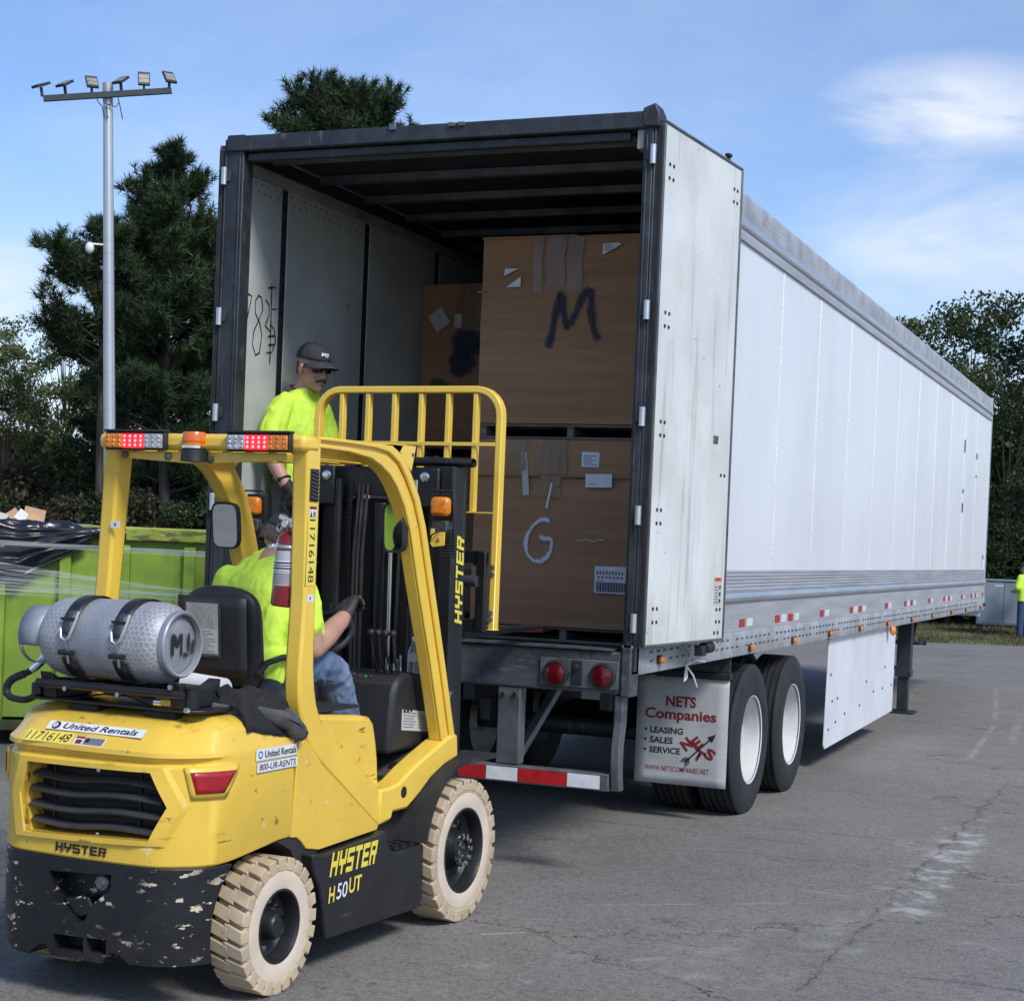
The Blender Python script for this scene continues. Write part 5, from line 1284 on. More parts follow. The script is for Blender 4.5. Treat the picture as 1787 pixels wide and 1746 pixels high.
g = G(); g.sphere(rp[20] + nrm * .03, (.022, .022, .026), 12, 8); g.build('spinner_knob', mat('orange_knob', (.45, .10, .04), .4), sw)
for k in range(4):
    g = G(); x = .24 + k * .038; g.tube([(x, 1.34, 1.14), (x, 1.27, 1.24), (x, 1.25, 1.33)], .007, 6); g.sphere((x, 1.248, 1.345), .018, 10, 8); g.build('control_lever', blackpl, FK)
g = G(); g.prism([(-.235, .40), (.235, .40), (.235, .82), (.17, .87), (-.17, .87), (-.235, .82)], (0, 0, 1.05), AX, AY, (0, 0, .095)); g.build('seat_cushion', vinyl, FK, bevel=.03)
def seatback(u, v):
    v = 1 - (1 - v) ** 2; a = 2 * math.pi * u; z = 1.145 + .41 * v; t = max(0, (v - .70) / .30)
    w = .195 * (1 - .07 * v ** 3) * max(0, 1 - t ** 2.8) ** .40 + 1e-3; d = .055 * (1 - .3 * v) * max(0, 1 - t ** 6) ** .5 + .002
    e = .72
    return (.018 + math.copysign(abs(math.cos(a)) ** e, math.cos(a)) * w, .40 - .035 * (v - .2) * 1.0 + .05 * (1 - v) * 0 + math.copysign(abs(math.sin(a)) ** e, math.sin(a)) * d, z)
g = G(); g.grid(seatback, 44, 34, True); sbk = g.build('seat_back', vinyl, FK, smooth=60)
def sb_pad(u, v):
    x = -.15 + .336 * u; z = 1.18 + .33 * v; return (x, .327 - .03 * (v - .2) - .004 * math.sin(math.pi * u), z)
g = G(); g.grid(sb_pad, 8, 8); g.build('seat_shell', blackpl, sbk, smooth=60, solid=.004)
pw = Matrix.Rotation(R(3), 3, 'Z')
pf = label_quad((-.112, .312, 1.258), (1, .03, 0), (.0, -.09, 1), .178, .238, greyplastic, FK, 'document_pouch'); 
label_quad((-.100, .311, 1.268), (1, .03, 0), (0, -.09, 1), .154, .215, mat('clear_pouch', (.36, .36, .33), .2, coat=.4, var=.12, vs=14), pf, 'pouch_film', lift=.0016)
label_quad((-.052, .310, 1.276), (1, .03, 0), (0, -.09, 1), .104, .10, paper2, pf, 'document', lift=.0028)
for q in range(9): label_quad((-.045, .310 - q * .00092, 1.283 + q * .0102), (1, .03, 0), (0, -.09, 1), (.085, .05, .08, .06, .088)[q % 5], .003, inkgrey, pf, 'print_line', lift=.0038)
for q in range(6): label_quad((-.06 + q * .018, .300, 1.385), (1, .03, 0), (.0, -.09, 1), .0015, .02 + .03 * ((q * 5) % 3) / 2, inkgrey, pf, 'print_line', lift=.0026)
for sg in (1, -1):
    g = G(); g.prism([(.36, 1.02), (.36, 1.12), (.40, 1.185), (.47, 1.17), (.545, 1.10), (.56, 1.03)], (sg * .205, 0, 0), AY, AZ, (sg * .06, 0, 0)); bo = g.build('seat_bolster', greyplastic, FK, bevel=.02)
    g = G(); g.tube([(sg * .215, .36, 1.20), (sg * .225, .42, 1.245), (sg * .23, .52, 1.262), (sg * .232, .64, 1.255), (sg * .232, .72, 1.21)], .014, 8); g.build('hip_restraint', vinyl, FK)
    g = G(); g.lathe([(.012, 0), (.010, .006), (.003, .008)], (sg * .268, .52, 1.11), (sg, 0, 0), 8); g.build('buckle', chrome, bo)
# ------------------------------------------------------------------ wheels
def fork_wheel(cx, cy, rad, w, rrim, rwhite, nl, sg):
    ax = (sg, 0, 0); c = (cx, cy, rad)
    rs = rad - .024
    pr = [(rrim, w * .44), (rrim + .006, w * .47), (rwhite, w * .485), (rwhite + .004, w * .495), (rs - .006, w * .5), (rs, w * .47), (rs, -w * .47), (rs - .006, -w * .5), (rwhite, -w * .485), (rrim + .006, -w * .47), (rrim, -w * .44)]
    g = G(); g.lathe(pr, c, ax, 72, cap=False)
    g.mi(0)
    for side in (1, -1):
        for i in range(nl):
            a0 = 2 * math.pi * (i + (.5 if side < 0 else 0)) / nl; da = 2 * math.pi / nl * .36
            V = []
            for hh in (w * .512 * side, -w * .06 * side):
                for r_, k in ((rad - .052 if hh * side > 0 else rs - .004, 1.12), (rad, 1.0)):
                    rr_ = r_ if hh * side > 0 or r_ < rad else rad
                    for s in (-1, 1):
                        a = a0 + s * da * k + (.0 if hh * side > 0 else .10 * side)
                        V.append((cx + sg * hh, cy + rr_ * math.sin(a), rad + rr_ * math.cos(a)))
            # order: outer-low(-,+), outer-top(-,+), inner-low, inner-top
            g.add(V, [(0, 1, 3, 2), (4, 6, 7, 5), (2, 3, 7, 6), (0, 2, 6, 4), (1, 5, 7, 3), (0, 4, 5, 1)])
    wh = g.build('wheel', cream, FK, smooth=30)
    bm = bmesh.new(); bm.from_mesh(wh.data); bmesh.ops.recalc_face_normals(bm, faces=bm.faces); bm.to_mesh(wh.data); bm.free()
    bevmod(wh, .004, 2, 50)
    g = G(); g.lathe([(rrim + .002, w * .475), (rrim + .012, w * .492), (rwhite - .006, w * .50), (rwhite, w * .492), (rwhite, w * .45)], c, ax, 64, cap=False); g.build('sidewall', creamside, wh)
    return wh, c, ax
for sg in (1, -1):
    wh, c, ax = fork_wheel(sg * .497, 1.608, .333, .168, .196, .268, 25, sg)
    g = G(); w = .168
    g.lathe([(.197, w * .46), (.199, w * .50), (.190, w * .50), (.184, w * .44), (.178, .02), (.150, -.01), (.105, -.012)], c, ax, 48, cap=False); g.build('rim', black, wh)
    g = G(); g.lathe([(.107, -.02), (.100, .012), (.082, .05), (.078, .072), (.055, .078), (.052, .066), (.001, .064)], c, ax, 32); hb = g.build('hub', black, wh)
    for i in range(10):
        a = 2 * math.pi * i / 10; p = Vector((c[0] + sg * .074, c[1] + .066 * math.cos(a), c[2] + .066 * math.sin(a))); g = G(); g.cyl(p, p + Vector(ax) * .016, .011, 6); g.build('wheel_bolt', chrome, wh)
    for i in range(8):
        a = 2 * math.pi * (i // 2) / 4 + (.22 if i % 2 else -.22) + .9; p = Vector((c[0] - sg * .012, c[1] + .135 * math.cos(a), c[2] + .135 * math.sin(a))); g = G(); g.cyl(p, p + Vector(ax) * .03, .014, 6); g.build('wheel_nut', chrome, wh)
    wh, c, ax = fork_wheel(.490 if sg > 0 else -.44, .055, .266, .146, .140, .213, 24, sg)
    g = G(); w = .146
    g.lathe([(.143, w * .46), (.145, w * .50), (.136, w * .50), (.130, w * .42), (.124, .01), (.10, -.012), (.07, -.012)], c, ax, 48, cap=False); g.build('rim', black, wh)
    g = G(); g.lathe([(.072, -.02), (.060, .02), (.052, .05), (.048, .064), (.044, .068), (.042, .060), (.001, .061)], c, ax, 28); g.build('hub', black, wh)
    for i in range(6):
        a = 2 * math.pi * i / 6 + .4; p = Vector((c[0] - sg * .012, c[1] + .092 * math.cos(a), c[2] + .092 * math.sin(a))); g = G(); g.cyl(p, p + Vector(ax) * .026, .012, 6); g.build('wheel_nut', chrome, wh)
    # fender over the drive wheel
    g = G(); th = [R(x) for x in (168, 160, 150, 140, 130, 122, 114, 106, 98, 90)]
    ins = [(1.6 + .375 * math.cos(t), .333 + .40 * math.sin(t)) for t in th] + [(1.95, .738)]
    out = [(1.6 + .395 * math.cos(t), .333 + .42 * math.sin(t)) for t in th] + [(1.955, .755)]
    g.strip(ins, out, (sg * .385, 0, 0), AY, AZ, (sg * .195, 0, 0)); fd = g.build('fender', rubber, FK, smooth=40)
    bm = bmesh.new(); bm.from_mesh(fd.data); bmesh.ops.recalc_face_normals(bm, faces=bm.faces); bm.to_mesh(fd.data); bm.free()
    g = G(); g.prism([(1.22, .40), (1.235, .44), (1.28, .55), (1.37, .67), (1.50, .735), (1.655, .76), (1.655, .70), (1.50, .69), (1.40, .63), (1.31, .52), (1.27, .42)], (sg * .385, 0, 0), AY, AZ, (sg * .11, 0, 0)); g.build('fender_web', rubber, FK)
# ------------------------------------------------------------------ tank bracket
g = G(); g.prism([(-.40, -.30), (.36, -.30), (.40, -.26), (.40, -.02), (-.40, -.02), (-.43, -.2)], (0, 0, 1.098), AX, AY, (0, 0, .012)); g.build('tank_base_plate', black, FK, bevel=.003)
for x in (-.16, .20):
    g = G(); g.bb((x - .07, -.275, 1.058), (x + .07, -.05, 1.0975)); g.build('base_pad', rubber, FK, bevel=.008)
for x in (-.30, .30):
    g = G(); g.prism([(-.30, 1.111), (-.08, 1.111), (-.06, 1.215), (-.12, 1.19), (-.20, 1.182), (-.28, 1.19), (-.33, 1.215)], (x - .03, 0, 0), AY, AZ, (.06, 0, 0)); g.build('tank_cradle', black, FK, bevel=.006)
g = G(); g.cyl((-.34, -.325, 1.168), (.34, -.325, 1.168), .017, 12); g.cyl((-.34, -.08, 1.168), (.34, -.08, 1.168), .017, 12); g.build('cradle_rail', black, FK)
g = G(); g.cyl((.335, -.26, 1.112), (.335, -.26, 1.19), .032, 16); g.cyl((.335, -.26, 1.19), (.335, -.26, 1.20), .04, 6); g.build('bracket_pivot', black, FK)
for x, z in ((-.19, 1.155), (.06, 1.15), (.375, 1.115), (.30, 1.195)):
    g = G(); g.cyl((x, -.335, z), (x, -.35, z), .010, 8); g.build('bolt', chrome, FK)
g = G(); g.grid(lambda u, v: (-.20 + .40 * u, -.30 + .16 * v, 1.115 + .045 * math.sin(math.pi * u) ** 1.5 * (.6 + .4 * v) + .008 * mnoise.noise(Vector((u * 5, v * 5, 2)))), 16, 8); g.build('bracket_cover', rubber, FK, smooth=60)
mat('brass_yellow', (.62, .40, .06), .35, .5)
for a_, b_ in (((-.185, -.29, 1.150), (-.10, -.20, 1.172)), ((.225, -.31, 1.12), (.275, -.27, 1.145))):
    g = G(); g.bb(a_, b_); g.build('brass_fitting', MATS['brass_yellow'], FK, bevel=.004)
g = G(); g.cyl((.20, -.30, 1.132), (.235, -.30, 1.132), .016, 12); g.build('hose_fitting', chrome, FK)
g = G(); g.tube([(.06, -.30, 1.165), (.12, -.305, 1.155), (.20, -.30, 1.132)], .018, 10); g.build('hose', rubber, FK)
g = G(); g.cyl((-.375, -.25, 1.115), (-.375, -.25, 1.16), .045, 16); g.cyl((-.36, -.30, 1.12), (-.36, -.30, 1.15), .02, 10); g.build('bracket_latch', black, FK, bevel=.004)
hp = [(-.388, -.2, 1.29), (-.42, -.21, 1.24), (-.475, -.215, 1.195), (-.555, -.22, 1.16), (-.585, -.22, 1.125), (-.58, -.22, 1.095), (-.545, -.22, 1.082), (-.48, -.22, 1.083), (-.40, -.22, 1.12), (-.36, -.22, 1.125)]
def spl(P, k=6):
    P = [Vector(p) for p in P]; out = []
    for i in range(len(P) - 1):
        p0, p1, p2, p3 = P[max(i - 1, 0)], P[i], P[i + 1], P[min(i + 2, len(P) - 1)]
        for q in range(k):
            t = q / k; out.append(.5 * ((2 * p1) + (p2 - p0) * t + (2 * p0 - 5 * p1 + 4 * p2 - p3) * t * t + (3 * p1 - p0 - 3 * p2 + p3) * t ** 3))
    return out + [P[-1]]
g = G(); g.tube(spl(hp), .0135, 10); ho = g.build('gas_hose', rubber, FK)
g = G(); q = spl(hp); g.tube(q[4:12], .0165, 10); g.build('hose_ferrule', chrome, ho)
g = G()
for k in range(14, 30): g.tube([q[k], q[k].lerp(q[k + 1], .45)], .0165, 10)
g.build('hose_spring', greyplastic, ho)
# straps over the tank
TC, TRD = Vector((0, -.20, 1.345)), .158
for x in (-.175, .065):
    g = G()
    def st_(u, v, x=x):
        a = R(-95 + 250 * u); rr_ = TRD + .006; return (x - .032 + .064 * v, TC.y + rr_ * math.cos(a) * 1, TC.z + rr_ * math.sin(a))
    g.grid(st_, 30, 3); s_ = g.build('tank_strap', black, FK, smooth=60, solid=.004)
    g = G(); g.grid(lambda u, v: (x - .032 + .064 * v, TC.y - (TRD + .007) * math.cos(R(-60 + 35 * u)), TC.z + (TRD + .007) * math.sin(R(-60 + 35 * u))), 8, 3); g.build('strap_end', black, s_, smooth=60, solid=.004)
    def onr(deg, dx=0, d=.014): return Vector((x + dx, TC.y - (TRD + d) * math.cos(R(deg)), TC.z + (TRD + d) * math.sin(R(deg))))
    g = G(); g.tube([onr(38, .03), onr(14, .028), onr(2, .015), onr(-1, 0), onr(2, -.02), onr(14, -.028)], .006, 8); g.build('strap_bail', alu, s_)
    g = G(); g.grid(lambda u, v: onr(40 - 34 * u, -.022 + .044 * v, .012), 6, 3); g.build('buckle_plate', greyplastic, s_, smooth=60, solid=.006)
    g = G(); g.cyl(onr(0), onr(-32), .0055, 8); g.build('strap_bolt', chrome, s_)
    g = G(); g.cyl(onr(-17, -.035), onr(-17, .035), .010, 8); g.build('strap_handle', blackpl, s_)
    g = G(); g.bar(onr(27, -.035), onr(27, .03), .014, .010); g.build('strap_lever', blackpl, s_)
# ================================================================== gas cylinder
GT = thing('gas_cylinder', 'grey gas cylinder strapped on its side across the forklift rear, its end marked MJ', 'gas cylinder', (0, -.2, 1.187), FKM)
def tankmat():
    m = bpy.data.materials.new('grey_tank_netting'); m.use_nodes = True; N = NT(m.node_tree)
    oc_ = N.n('ShaderNodeTexCoord').outputs['Object']; sp = N.n('ShaderNodeSeparateXYZ', None, i0=oc_)
    ang = N.math('ARCTAN2', N.math('SUBTRACT', sp.outputs[2], .158), sp.outputs[1])
    # hexagonal netting: distance to the edge of a regular lattice of cells
    jx = N.math('MULTIPLY', N.math('SUBTRACT', N.noise(oc_, 16, 3, .6), .5), 1.5); x = N.math('ADD', N.math('MULTIPLY', sp.outputs[0], 78.0), jx); y = N.math('ADD', N.math('MULTIPLY', ang, 11.459), N.math('MULTIPLY', N.math('SUBTRACT', N.noise(N.mapping(oc_, (1, 1, 1), (4, 4, 4)), 16, 3, .6), .5), 1.3))
    y = N.math('DIVIDE', y, .955)
    def cell(ox, oy):
        a = N.math('SUBTRACT', N.math('PINGPONG', N.math('ADD', x, ox), .866), 0.0)
        b = N.math('PINGPONG', N.math('ADD', y, oy), .5 if False else 1.5)
        return a, b
    def hexd(ox, oy):
        fx = N.math('ABSOLUTE', N.math('SUBTRACT', N.math('FRACT', N.math('DIVIDE', N.math('ADD', x, ox), 1.732)), .5)); fx = N.math('MULTIPLY', fx, 1.732)
        fy = N.math('ABSOLUTE', N.math('SUBTRACT', N.math('FRACT', N.math('DIVIDE', N.math('ADD', y, oy), 3.0)), .5)); fy = N.math('MULTIPLY', fy, 3.0)
        return N.math('MAXIMUM', fx, N.math('ADD', N.math('MULTIPLY', fx, .5), N.math('MULTIPLY', fy, .866)))
    d = N.math('MINIMUM', hexd(0, 0), hexd(.866, 1.5))
    net = N.ramp(d, .70, .80)
    band = N.ramp(N.noise(N.mapping(oc_, (1, .25, .25)), 9, 3, .5), .38, .56)
    fade = N.math('MULTIPLY', net, N.math('MULTIPLY', band, .7))
    # bare smooth middle band
    mid = N.ramp(N.math('ABSOLUTE', N.math('ADD', sp.outputs[0], .02)), .020, .045)
    fade = N.math('MULTIPLY', fade, mid)
    fade = N.math('MULTIPLY', fade, N.ramp(sp.outputs[0], -.36, -.30))
    base = N.mix(N.ramp(N.noise(oc_, 7, 5, .6), .3, .75), (.27, .285, .32), (.36, .375, .40))
    c = N.mix(fade, base, (.60, .59, .57))
    rust = N.ramp(N.noise(oc_, 14, 4, .6), .66, .76)
    c = N.mix(N.math('MULTIPLY', rust, N.math('MULTIPLY', N.ramp(sp.outputs[0], .12, .22), .8)), c, (.20, .10, .05))
    b = N.n('ShaderNodeBump', None, Strength=.35, Distance=.003, Height=net)
    p = N.n('ShaderNodeBsdfPrincipled', None, Base_Color=c, Roughness=.48, Metallic=.25, Normal=b.outputs[0])
    o = N.n('ShaderNodeOutputMaterial'); N.t.links.new(p.outputs[0], o.inputs[0]); m['N'] = 1
    return m
greytank = mat('grey_tank_paint', (.30, .315, .345), .45, .25, var=.1, vs=6, rvar=.15, spots=[((.42, .41, .39), (1, 1, 1), 6, .55, .8, .5), ((.19, .10, .05), (1, 1, 1), 9, .68, .76, .6)])
r0 = TRD - .002
g = G(); g.lathe([(.06, -.365), (.09, -.36), (.120, -.347), (.143, -.322), (r0 - .004, -.290), (r0, -.26), (r0, -.065), (r0 + .002, -.055), (r0 + .002, .015), (r0, .025), (r0, .150), (r0 - .006, .182), (r0 - .022, .208), (.122, .220)], TC, AX, 64); g.build('cylinder_body', tankmat(), GT, smooth=40)
g = G(); g.lathe([(.120, .212), (.128, .222), (.128, .244), (.122, .250), (.114, .247), (.112, .225)], TC, AX, 56, cap=False); fr = g.build('foot_ring', greytank, GT)
g = G(); g.lathe([(.114, .220), (.09, .228), (.04, .234), (.001, .236)], TC, AX, 48); ed = g.build('cylinder_end', greytank, GT)
def endtxt(strokes, wd, nm):
    sprayed(strokes, wd, (TC.x + .239, TC.y, TC.z), AY, AZ, inkspray, GT, nm, lift=.001)
inkspray = spray('black_stencil', (.012, .012, .014), True)
endtxt([[(-.055, -.045), (-.055, .045)], [(-.045, .04), (-.028, -.012)], [(-.028, -.012), (-.008, .042)], [(-.002, .045), (-.002, -.045)], [(.012, -.032), (.024, -.042), (.040, -.038)], [(.042, -.03), (.042, .045)], [(.062, -.04), (.074, .02)]], .0085, 'stencil_letters')
# collar: a ring wall with windows
g = G()
def col(a0, a1, x0, x1, n=16):
    g.grid(lambda u, v: (x0 + (x1 - x0) * v, TC.y + .112 * math.cos(R(a0 + (a1 - a0) * u)), TC.z + .112 * math.sin(R(a0 + (a1 - a0) * u))), n, 3)
col(-20, 200, -.455, -.345, 30); col(200, 340, -.455, -.442, 16); col(255, 285, -.443, -.345, 6)
g.build('valve_collar', greytank, GT, smooth=60, solid=.006)
g = G(); g.cyl((-.36, -.2, 1.345), (-.40, -.2, 1.345), .03, 14); g.cyl((-.40, -.2, 1.345), (-.41, -.2, 1.30), .018, 10); g.cyl((-.385, -.2, 1.345), (-.39, -.215, 1.28), .014, 10); g.build('valve', black, GT)
# ================================================================== fire extinguisher
EX = thing('fire_extinguisher', 'red fire extinguisher clamped inside the forklift rear post', 'fire extinguisher', (.385, .30, 1.49), FKM)
exr = mat('extinguisher_red', (.20, .010, .016), .25, var=.05, coat=.4)
ea = Vector((.075, 0, 1)).normalized(); e0 = Vector((.372, .30, 1.488))
g = G(); g.lathe([(.050, 0), (.056, .006), (.056, .255), (.050, .280), (.034, .298), (.022, .304), (.02, .318)], e0, ea, 32); eb = g.build('extinguisher_body', exr, EX)
def exl(a0, a1, h0, h1, m, nm, d=.0008):
    g = G(); x, y = Vector((1, 0, 0)), Vector((0, 1, 0))
    g.grid(lambda u, v: e0 + ea * (h0 + (h1 - h0) * v) + (x * math.cos(R(a0 + (a1 - a0) * u)) + y * math.sin(R(a0 + (a1 - a0) * u))) * (.056 + d), 12, 2); return g.build(nm, m, EX, smooth=60)
exl(200, 330, .085, .225, paper2, 'instruction_label'); exl(205, 325, .145, .185, paper, 'label_field', .0016)
for q in range(3): exl(215, 315, .151 + q * .011, .157 + q * .011, ink if q != 1 else inkgrey, 'print_line', .0024)
for q in range(5): exl(210, 320, .093 + q * .009, .096 + q * .009, inkgrey, 'print_line', .0018)
g = G(); g.lathe([(.0585, .232), (.0585, .248)], e0, ea, 32, cap=False); cb = g.build('clamp_band', alu, EX, solid=.002)
g = G(); p = e0 + ea * .24 + Vector((-.045, -.045, 0)); g.box(p, (.03, .012, .026)); g.box(p + Vector((-.012, -.008, 0)), (.022, .008, .018)); g.build('clamp_latch', chrome, cb, bevel=.003)
vt0 = e0 + ea * .318
g = G(); g.cyl(vt0, vt0 + ea * .03, .018, 12); g.box(vt0 + Vector((-.02, -.01, .035)), (.065, .02, .02), Matrix.Rotation(R(18), 3, 'Y')); g.tube([vt0 + Vector((-.0, -.01, .03)), vt0 + Vector((-.035, -.01, .012)), vt0 + Vector((-.05, -.01, -.02))], .006, 8); g.lathe([(.016, 0), (.016, .012)], vt0 + Vector((-.018, -.018, .015)), (0, -1, 0), 14); g.build('valve_head', chrome, EX, bevel=.002)
g = G(); g.tube([vt0 + Vector((-.005, -.005, .045)), vt0 + Vector((-.03, -.01, .075)), vt0 + Vector((-.035, -.01, .10)), vt0 + Vector((-.015, 0, .12)), vt0 + Vector((.01, .01, .10)), vt0 + Vector((.02, .015, .05))], .0085, 8); g.build('handle_loop', black, EX)
g = G(); rp = g.ring(vt0 + Vector((-.048, -.012, -.002)), (0, 1, 0), .016, 14); g.tube(rp + [rp[0]], .0022, 5, False); g.build('pull_ring', chrome, EX)
# ================================================================== bottle on the dash
BT = thing('water_bottle', 'clear plastic water bottle standing on the black dash', 'bottle', (.465, 1.50, 1.155), FKM)
pet = mat('clear_plastic', (.86, .88, .90), .06, var=0, trans=.85, spec=.6)
bb0 = (.345, 1.48, 1.155)
g = G(); g.lathe([(.026, 0), (.031, .006), (.032, .02), (.030, .028), (.032, .036), (.030, .046), (.032, .055), (.032, .095), (.030, .103), (.026, .118), (.016, .138), (.013, .146), (.013, .152)], bb0, AZ, 24); g.build('bottle', pet, BT)
g = G(); g.lathe([(.0325, .056), (.0325, .092)], bb0, AZ, 24, cap=False); g.build('bottle_label', mat('milky_label', (.60, .62, .65), .35), BT)
g = G(); g.lathe([(.015, .150), (.015, .166), (.013, .168), (.001, .168)], bb0, AZ, 18); g.build('bottle_cap', paper, BT)
# ================================================================== white roll and jacket on the hood
RL = thing('paper_roll', 'white roll lying behind the seat on the forklift hood', 'paper roll', (.07, .20, 1.09), FKM)
rc = Vector((.165, .20, 1.140)); ra = Vector((-1, .12, .05)).normalized()
g = G(); g.lathe([(.022, 0), (.05, 0), (.05, .20), (.022, .20)], rc, ra, 32, cap=False); g.lathe([(.022, .2), (.022, 0)], rc, ra, 20, cap=False); g.build('roll', paper, RL, smooth=40)
g = G(); g.lathe([(.024, -.001), (.020, -.001), (.020, .2)], rc, ra, 20, cap=False); g.build('roll_core', card, RL)
JK = thing('jacket', 'crumpled black and grey jacket lying on the yellow hood behind the seat', 'jacket', (.33, .12, 1.09), FKM)
jblack = mat('black_fleece', (.013, .013, .015), .9, var=.2, vs=12, bump=.5, bs=140); jgrey = mat('grey_lining', (.085, .082, .085), .9, var=.2, vs=14, bump=.6, bs=170)
def fold(x, y, s, k): return mnoise.fractal(Vector((x * s, y * s, k)), 1.0, 2.0, 4)
def jk(u, v):
    x = .14 + .36 * u + .015 * fold(v, 1, 3, 7); y = -.13 + .38 * v + .05 * math.sin(3 * u)
    e = min(u, 1 - u, v, 1 - v)
    h = .055 * min(1, e * 6) ** .6 * (.55 + .9 * max(0, .5 + fold(x * 9, y * 9, 1, 1))) + .004
    z = 1.107 - .05 * v - .03 * max(0, u - .7) + h
    if x > .44: z -= (x - .44) * 1.3
    return (x, y, z)
g = G(); g.grid(jk, 40, 40); g.build('jacket_body', jblack, JK, smooth=180, solid=.006)
def rim_(u, v):
    t = u; P = [Vector((.16, -.13, 1.098)), Vector((.27, -.12, 1.10)), Vector((.36, -.10, 1.09)), Vector((.43, -.05, 1.085)), Vector((.48, .04, 1.07)), Vector((.512, .13, 1.035)), Vector((.525, .195, .995)), Vector((.512, .215, 1.005)), Vector((.48, .215, 1.05)), Vector((.44, .215, 1.075))]
    S = spl(P, 8); p = S[min(int(t * (len(S) - 1)), len(S) - 1)]
    a = 2 * math.pi * v; w = (.030 + .028 * math.exp(-((t - .62) / .16) ** 2)) * (1 + .3 * fold(t * 6, v, 1, 3)) * min(1, 12 * t + .15, 9 * (1 - t) + .12) ** .6
    return p + Vector((math.cos(a) * w * .55, math.cos(a) * w * .35, math.sin(a) * w * .7 + .010))
g = G(); g.grid(rim_, 60, 11); g.build('jacket_lining', jgrey, JK, smooth=180)
# ================================================================== people
skin = mat('skin', (.46, .255, .185), .5, var=.06, vs=14, bump=.08, bs=220)
skinsh = skin
lime = mat('lime_shirt', (.60, .86, .075), .75, var=.04, vs=5, bump=.12, bs=260)
jean = mat('blue_jeans', (.095, .15, .26), .85, var=.18, vs=7, bump=.25, bs=300, spots=[((.24, .30, .40), (1, 1, .6), 4, .5, .8, .6)])
khaki = mat('grey_brown_trousers', (.085, .078, .068), .85, var=.15, vs=8, bump=.2, bs=250)
glove = mat('brown_leather_glove', (.034, .028, .023), .55, var=.25, vs=18, bump=.4, bs=120, spots=[((.20, .16, .12), (1, 1, 1), 14, .55, .7, .6)])
gloveb = mat('black_work_glove', (.014, .014, .016), .7, var=.2, vs=20, bump=.3, bs=160)
capgrey = mat('grey_cap_cloth', (.040, .042, .047), .85, var=.1, vs=20, bump=.25, bs=380)
capmesh = mat('black_cap_mesh', (.010, .010, .012), .8, var=.1, bump=.5, bs=420)
hairm = mat('greying_hair', (.11, .085, .07), .8, var=.25, vs=60, bump=.5, bs=500)
shadesm = mat('dark_lens', (.006, .006, .008), .08, var=0, coat=.5)
bootm = mat('work_boot', (.05, .035, .022), .7, var=.2, vs=12)
def loft(g, secs, n=20, e=1.0):
    """closed sections: (centre, half-width vector, half-depth vector)"""
    V = []
    for c, a, b in secs:
        c, a, b = Vector(c), Vector(a), Vector(b)
        for i in range(n):
            t = 2 * math.pi * i / n; ct, s_ = math.cos(t), math.sin(t)
            V.append(c + a * math.copysign(abs(ct) ** e, ct) + b * math.copysign(abs(s_) ** e, s_))
    F = [(j * n + i, j * n + (i + 1) % n, (j + 1) * n + (i + 1) % n, (j + 1) * n + i) for j in range(len(secs) - 1) for i in range(n)]
    F += [tuple(range(n))[::-1], tuple((len(secs) - 1) * n + i for i in range(n))]
    return g.add(V, F)
def limb(g, pts, rs, n=14, cap=True):
    S = spl(pts, 5); m = len(pts) - 1; rr = []
    for i in range(len(S)):
        t = i / 5; k = min(int(t), m - 1); f = t - k; rr.append(rs[k] * (1 - f) + rs[k + 1] * f)
    g.tube(S, rr, n, True); g.sphere(S[0], rr[0] * .98, 12, 8); g.sphere(S[-1], rr[-1] * .98, 12, 8)
def fuse(g, name, m, parent, voxel=.008, smooth=6, fold=None, sub=0):
    """grow the overlapping shapes together into one continuous surface"""
    o = g.build(name, m, parent, smooth=0)
    bm = bmesh.new(); bm.from_mesh(o.data); bmesh.ops.recalc_face_normals(bm, faces=bm.faces); bm.to_mesh(o.data); bm.free()
    md = o.modifiers.new('fuse', 'REMESH'); md.mode = 'VOXEL'; md.voxel_size = voxel; md.use_smooth_shade = True
    if smooth:
        s = o.modifiers.new('soft', 'SMOOTH'); s.iterations = smooth; s.factor = .5
    me = evaluated(o); o.modifiers.clear(); o.data = me
    if fold:
        nv = len(me.vertices); no = np.empty(nv * 3, np.float32); me.vertices.foreach_get('normal', no); no = no.reshape(-1, 3)
        co = np.empty(nv * 3, np.float32); me.vertices.foreach_get('co', co); co = co.reshape(-1, 3)
        d = np.array([fold(Vector(p)) for p in co], np.float32); co += no * d[:, None]; me.vertices.foreach_set('co', co.ravel()); me.update()
    me.materials.clear(); me.materials.append(m)
    me.polygons.foreach_set('use_smooth', [True] * len(me.polygons))
    return o
def wrinkles(amp, axis=(1, 1, .35), sc=16.0, seed=0.0):
    def f(p):
        q = Vector((p.x * axis[0] * sc + seed, p.y * axis[1] * sc, p.z * axis[2] * sc))
        r_ = mnoise.noise(q + Vector((mnoise.noise(q * .5), mnoise.noise(q * .5 + Vector((5, 2, 1))), 0)) * .9)
        return amp * ((1 - abs(r_) * 3.0) * .75 + .6 * mnoise.noise(q * .45) + .25 * (1 - abs(mnoise.noise(q * 2.1 + Vector((3, 1, 2)))) * 3))
    return f
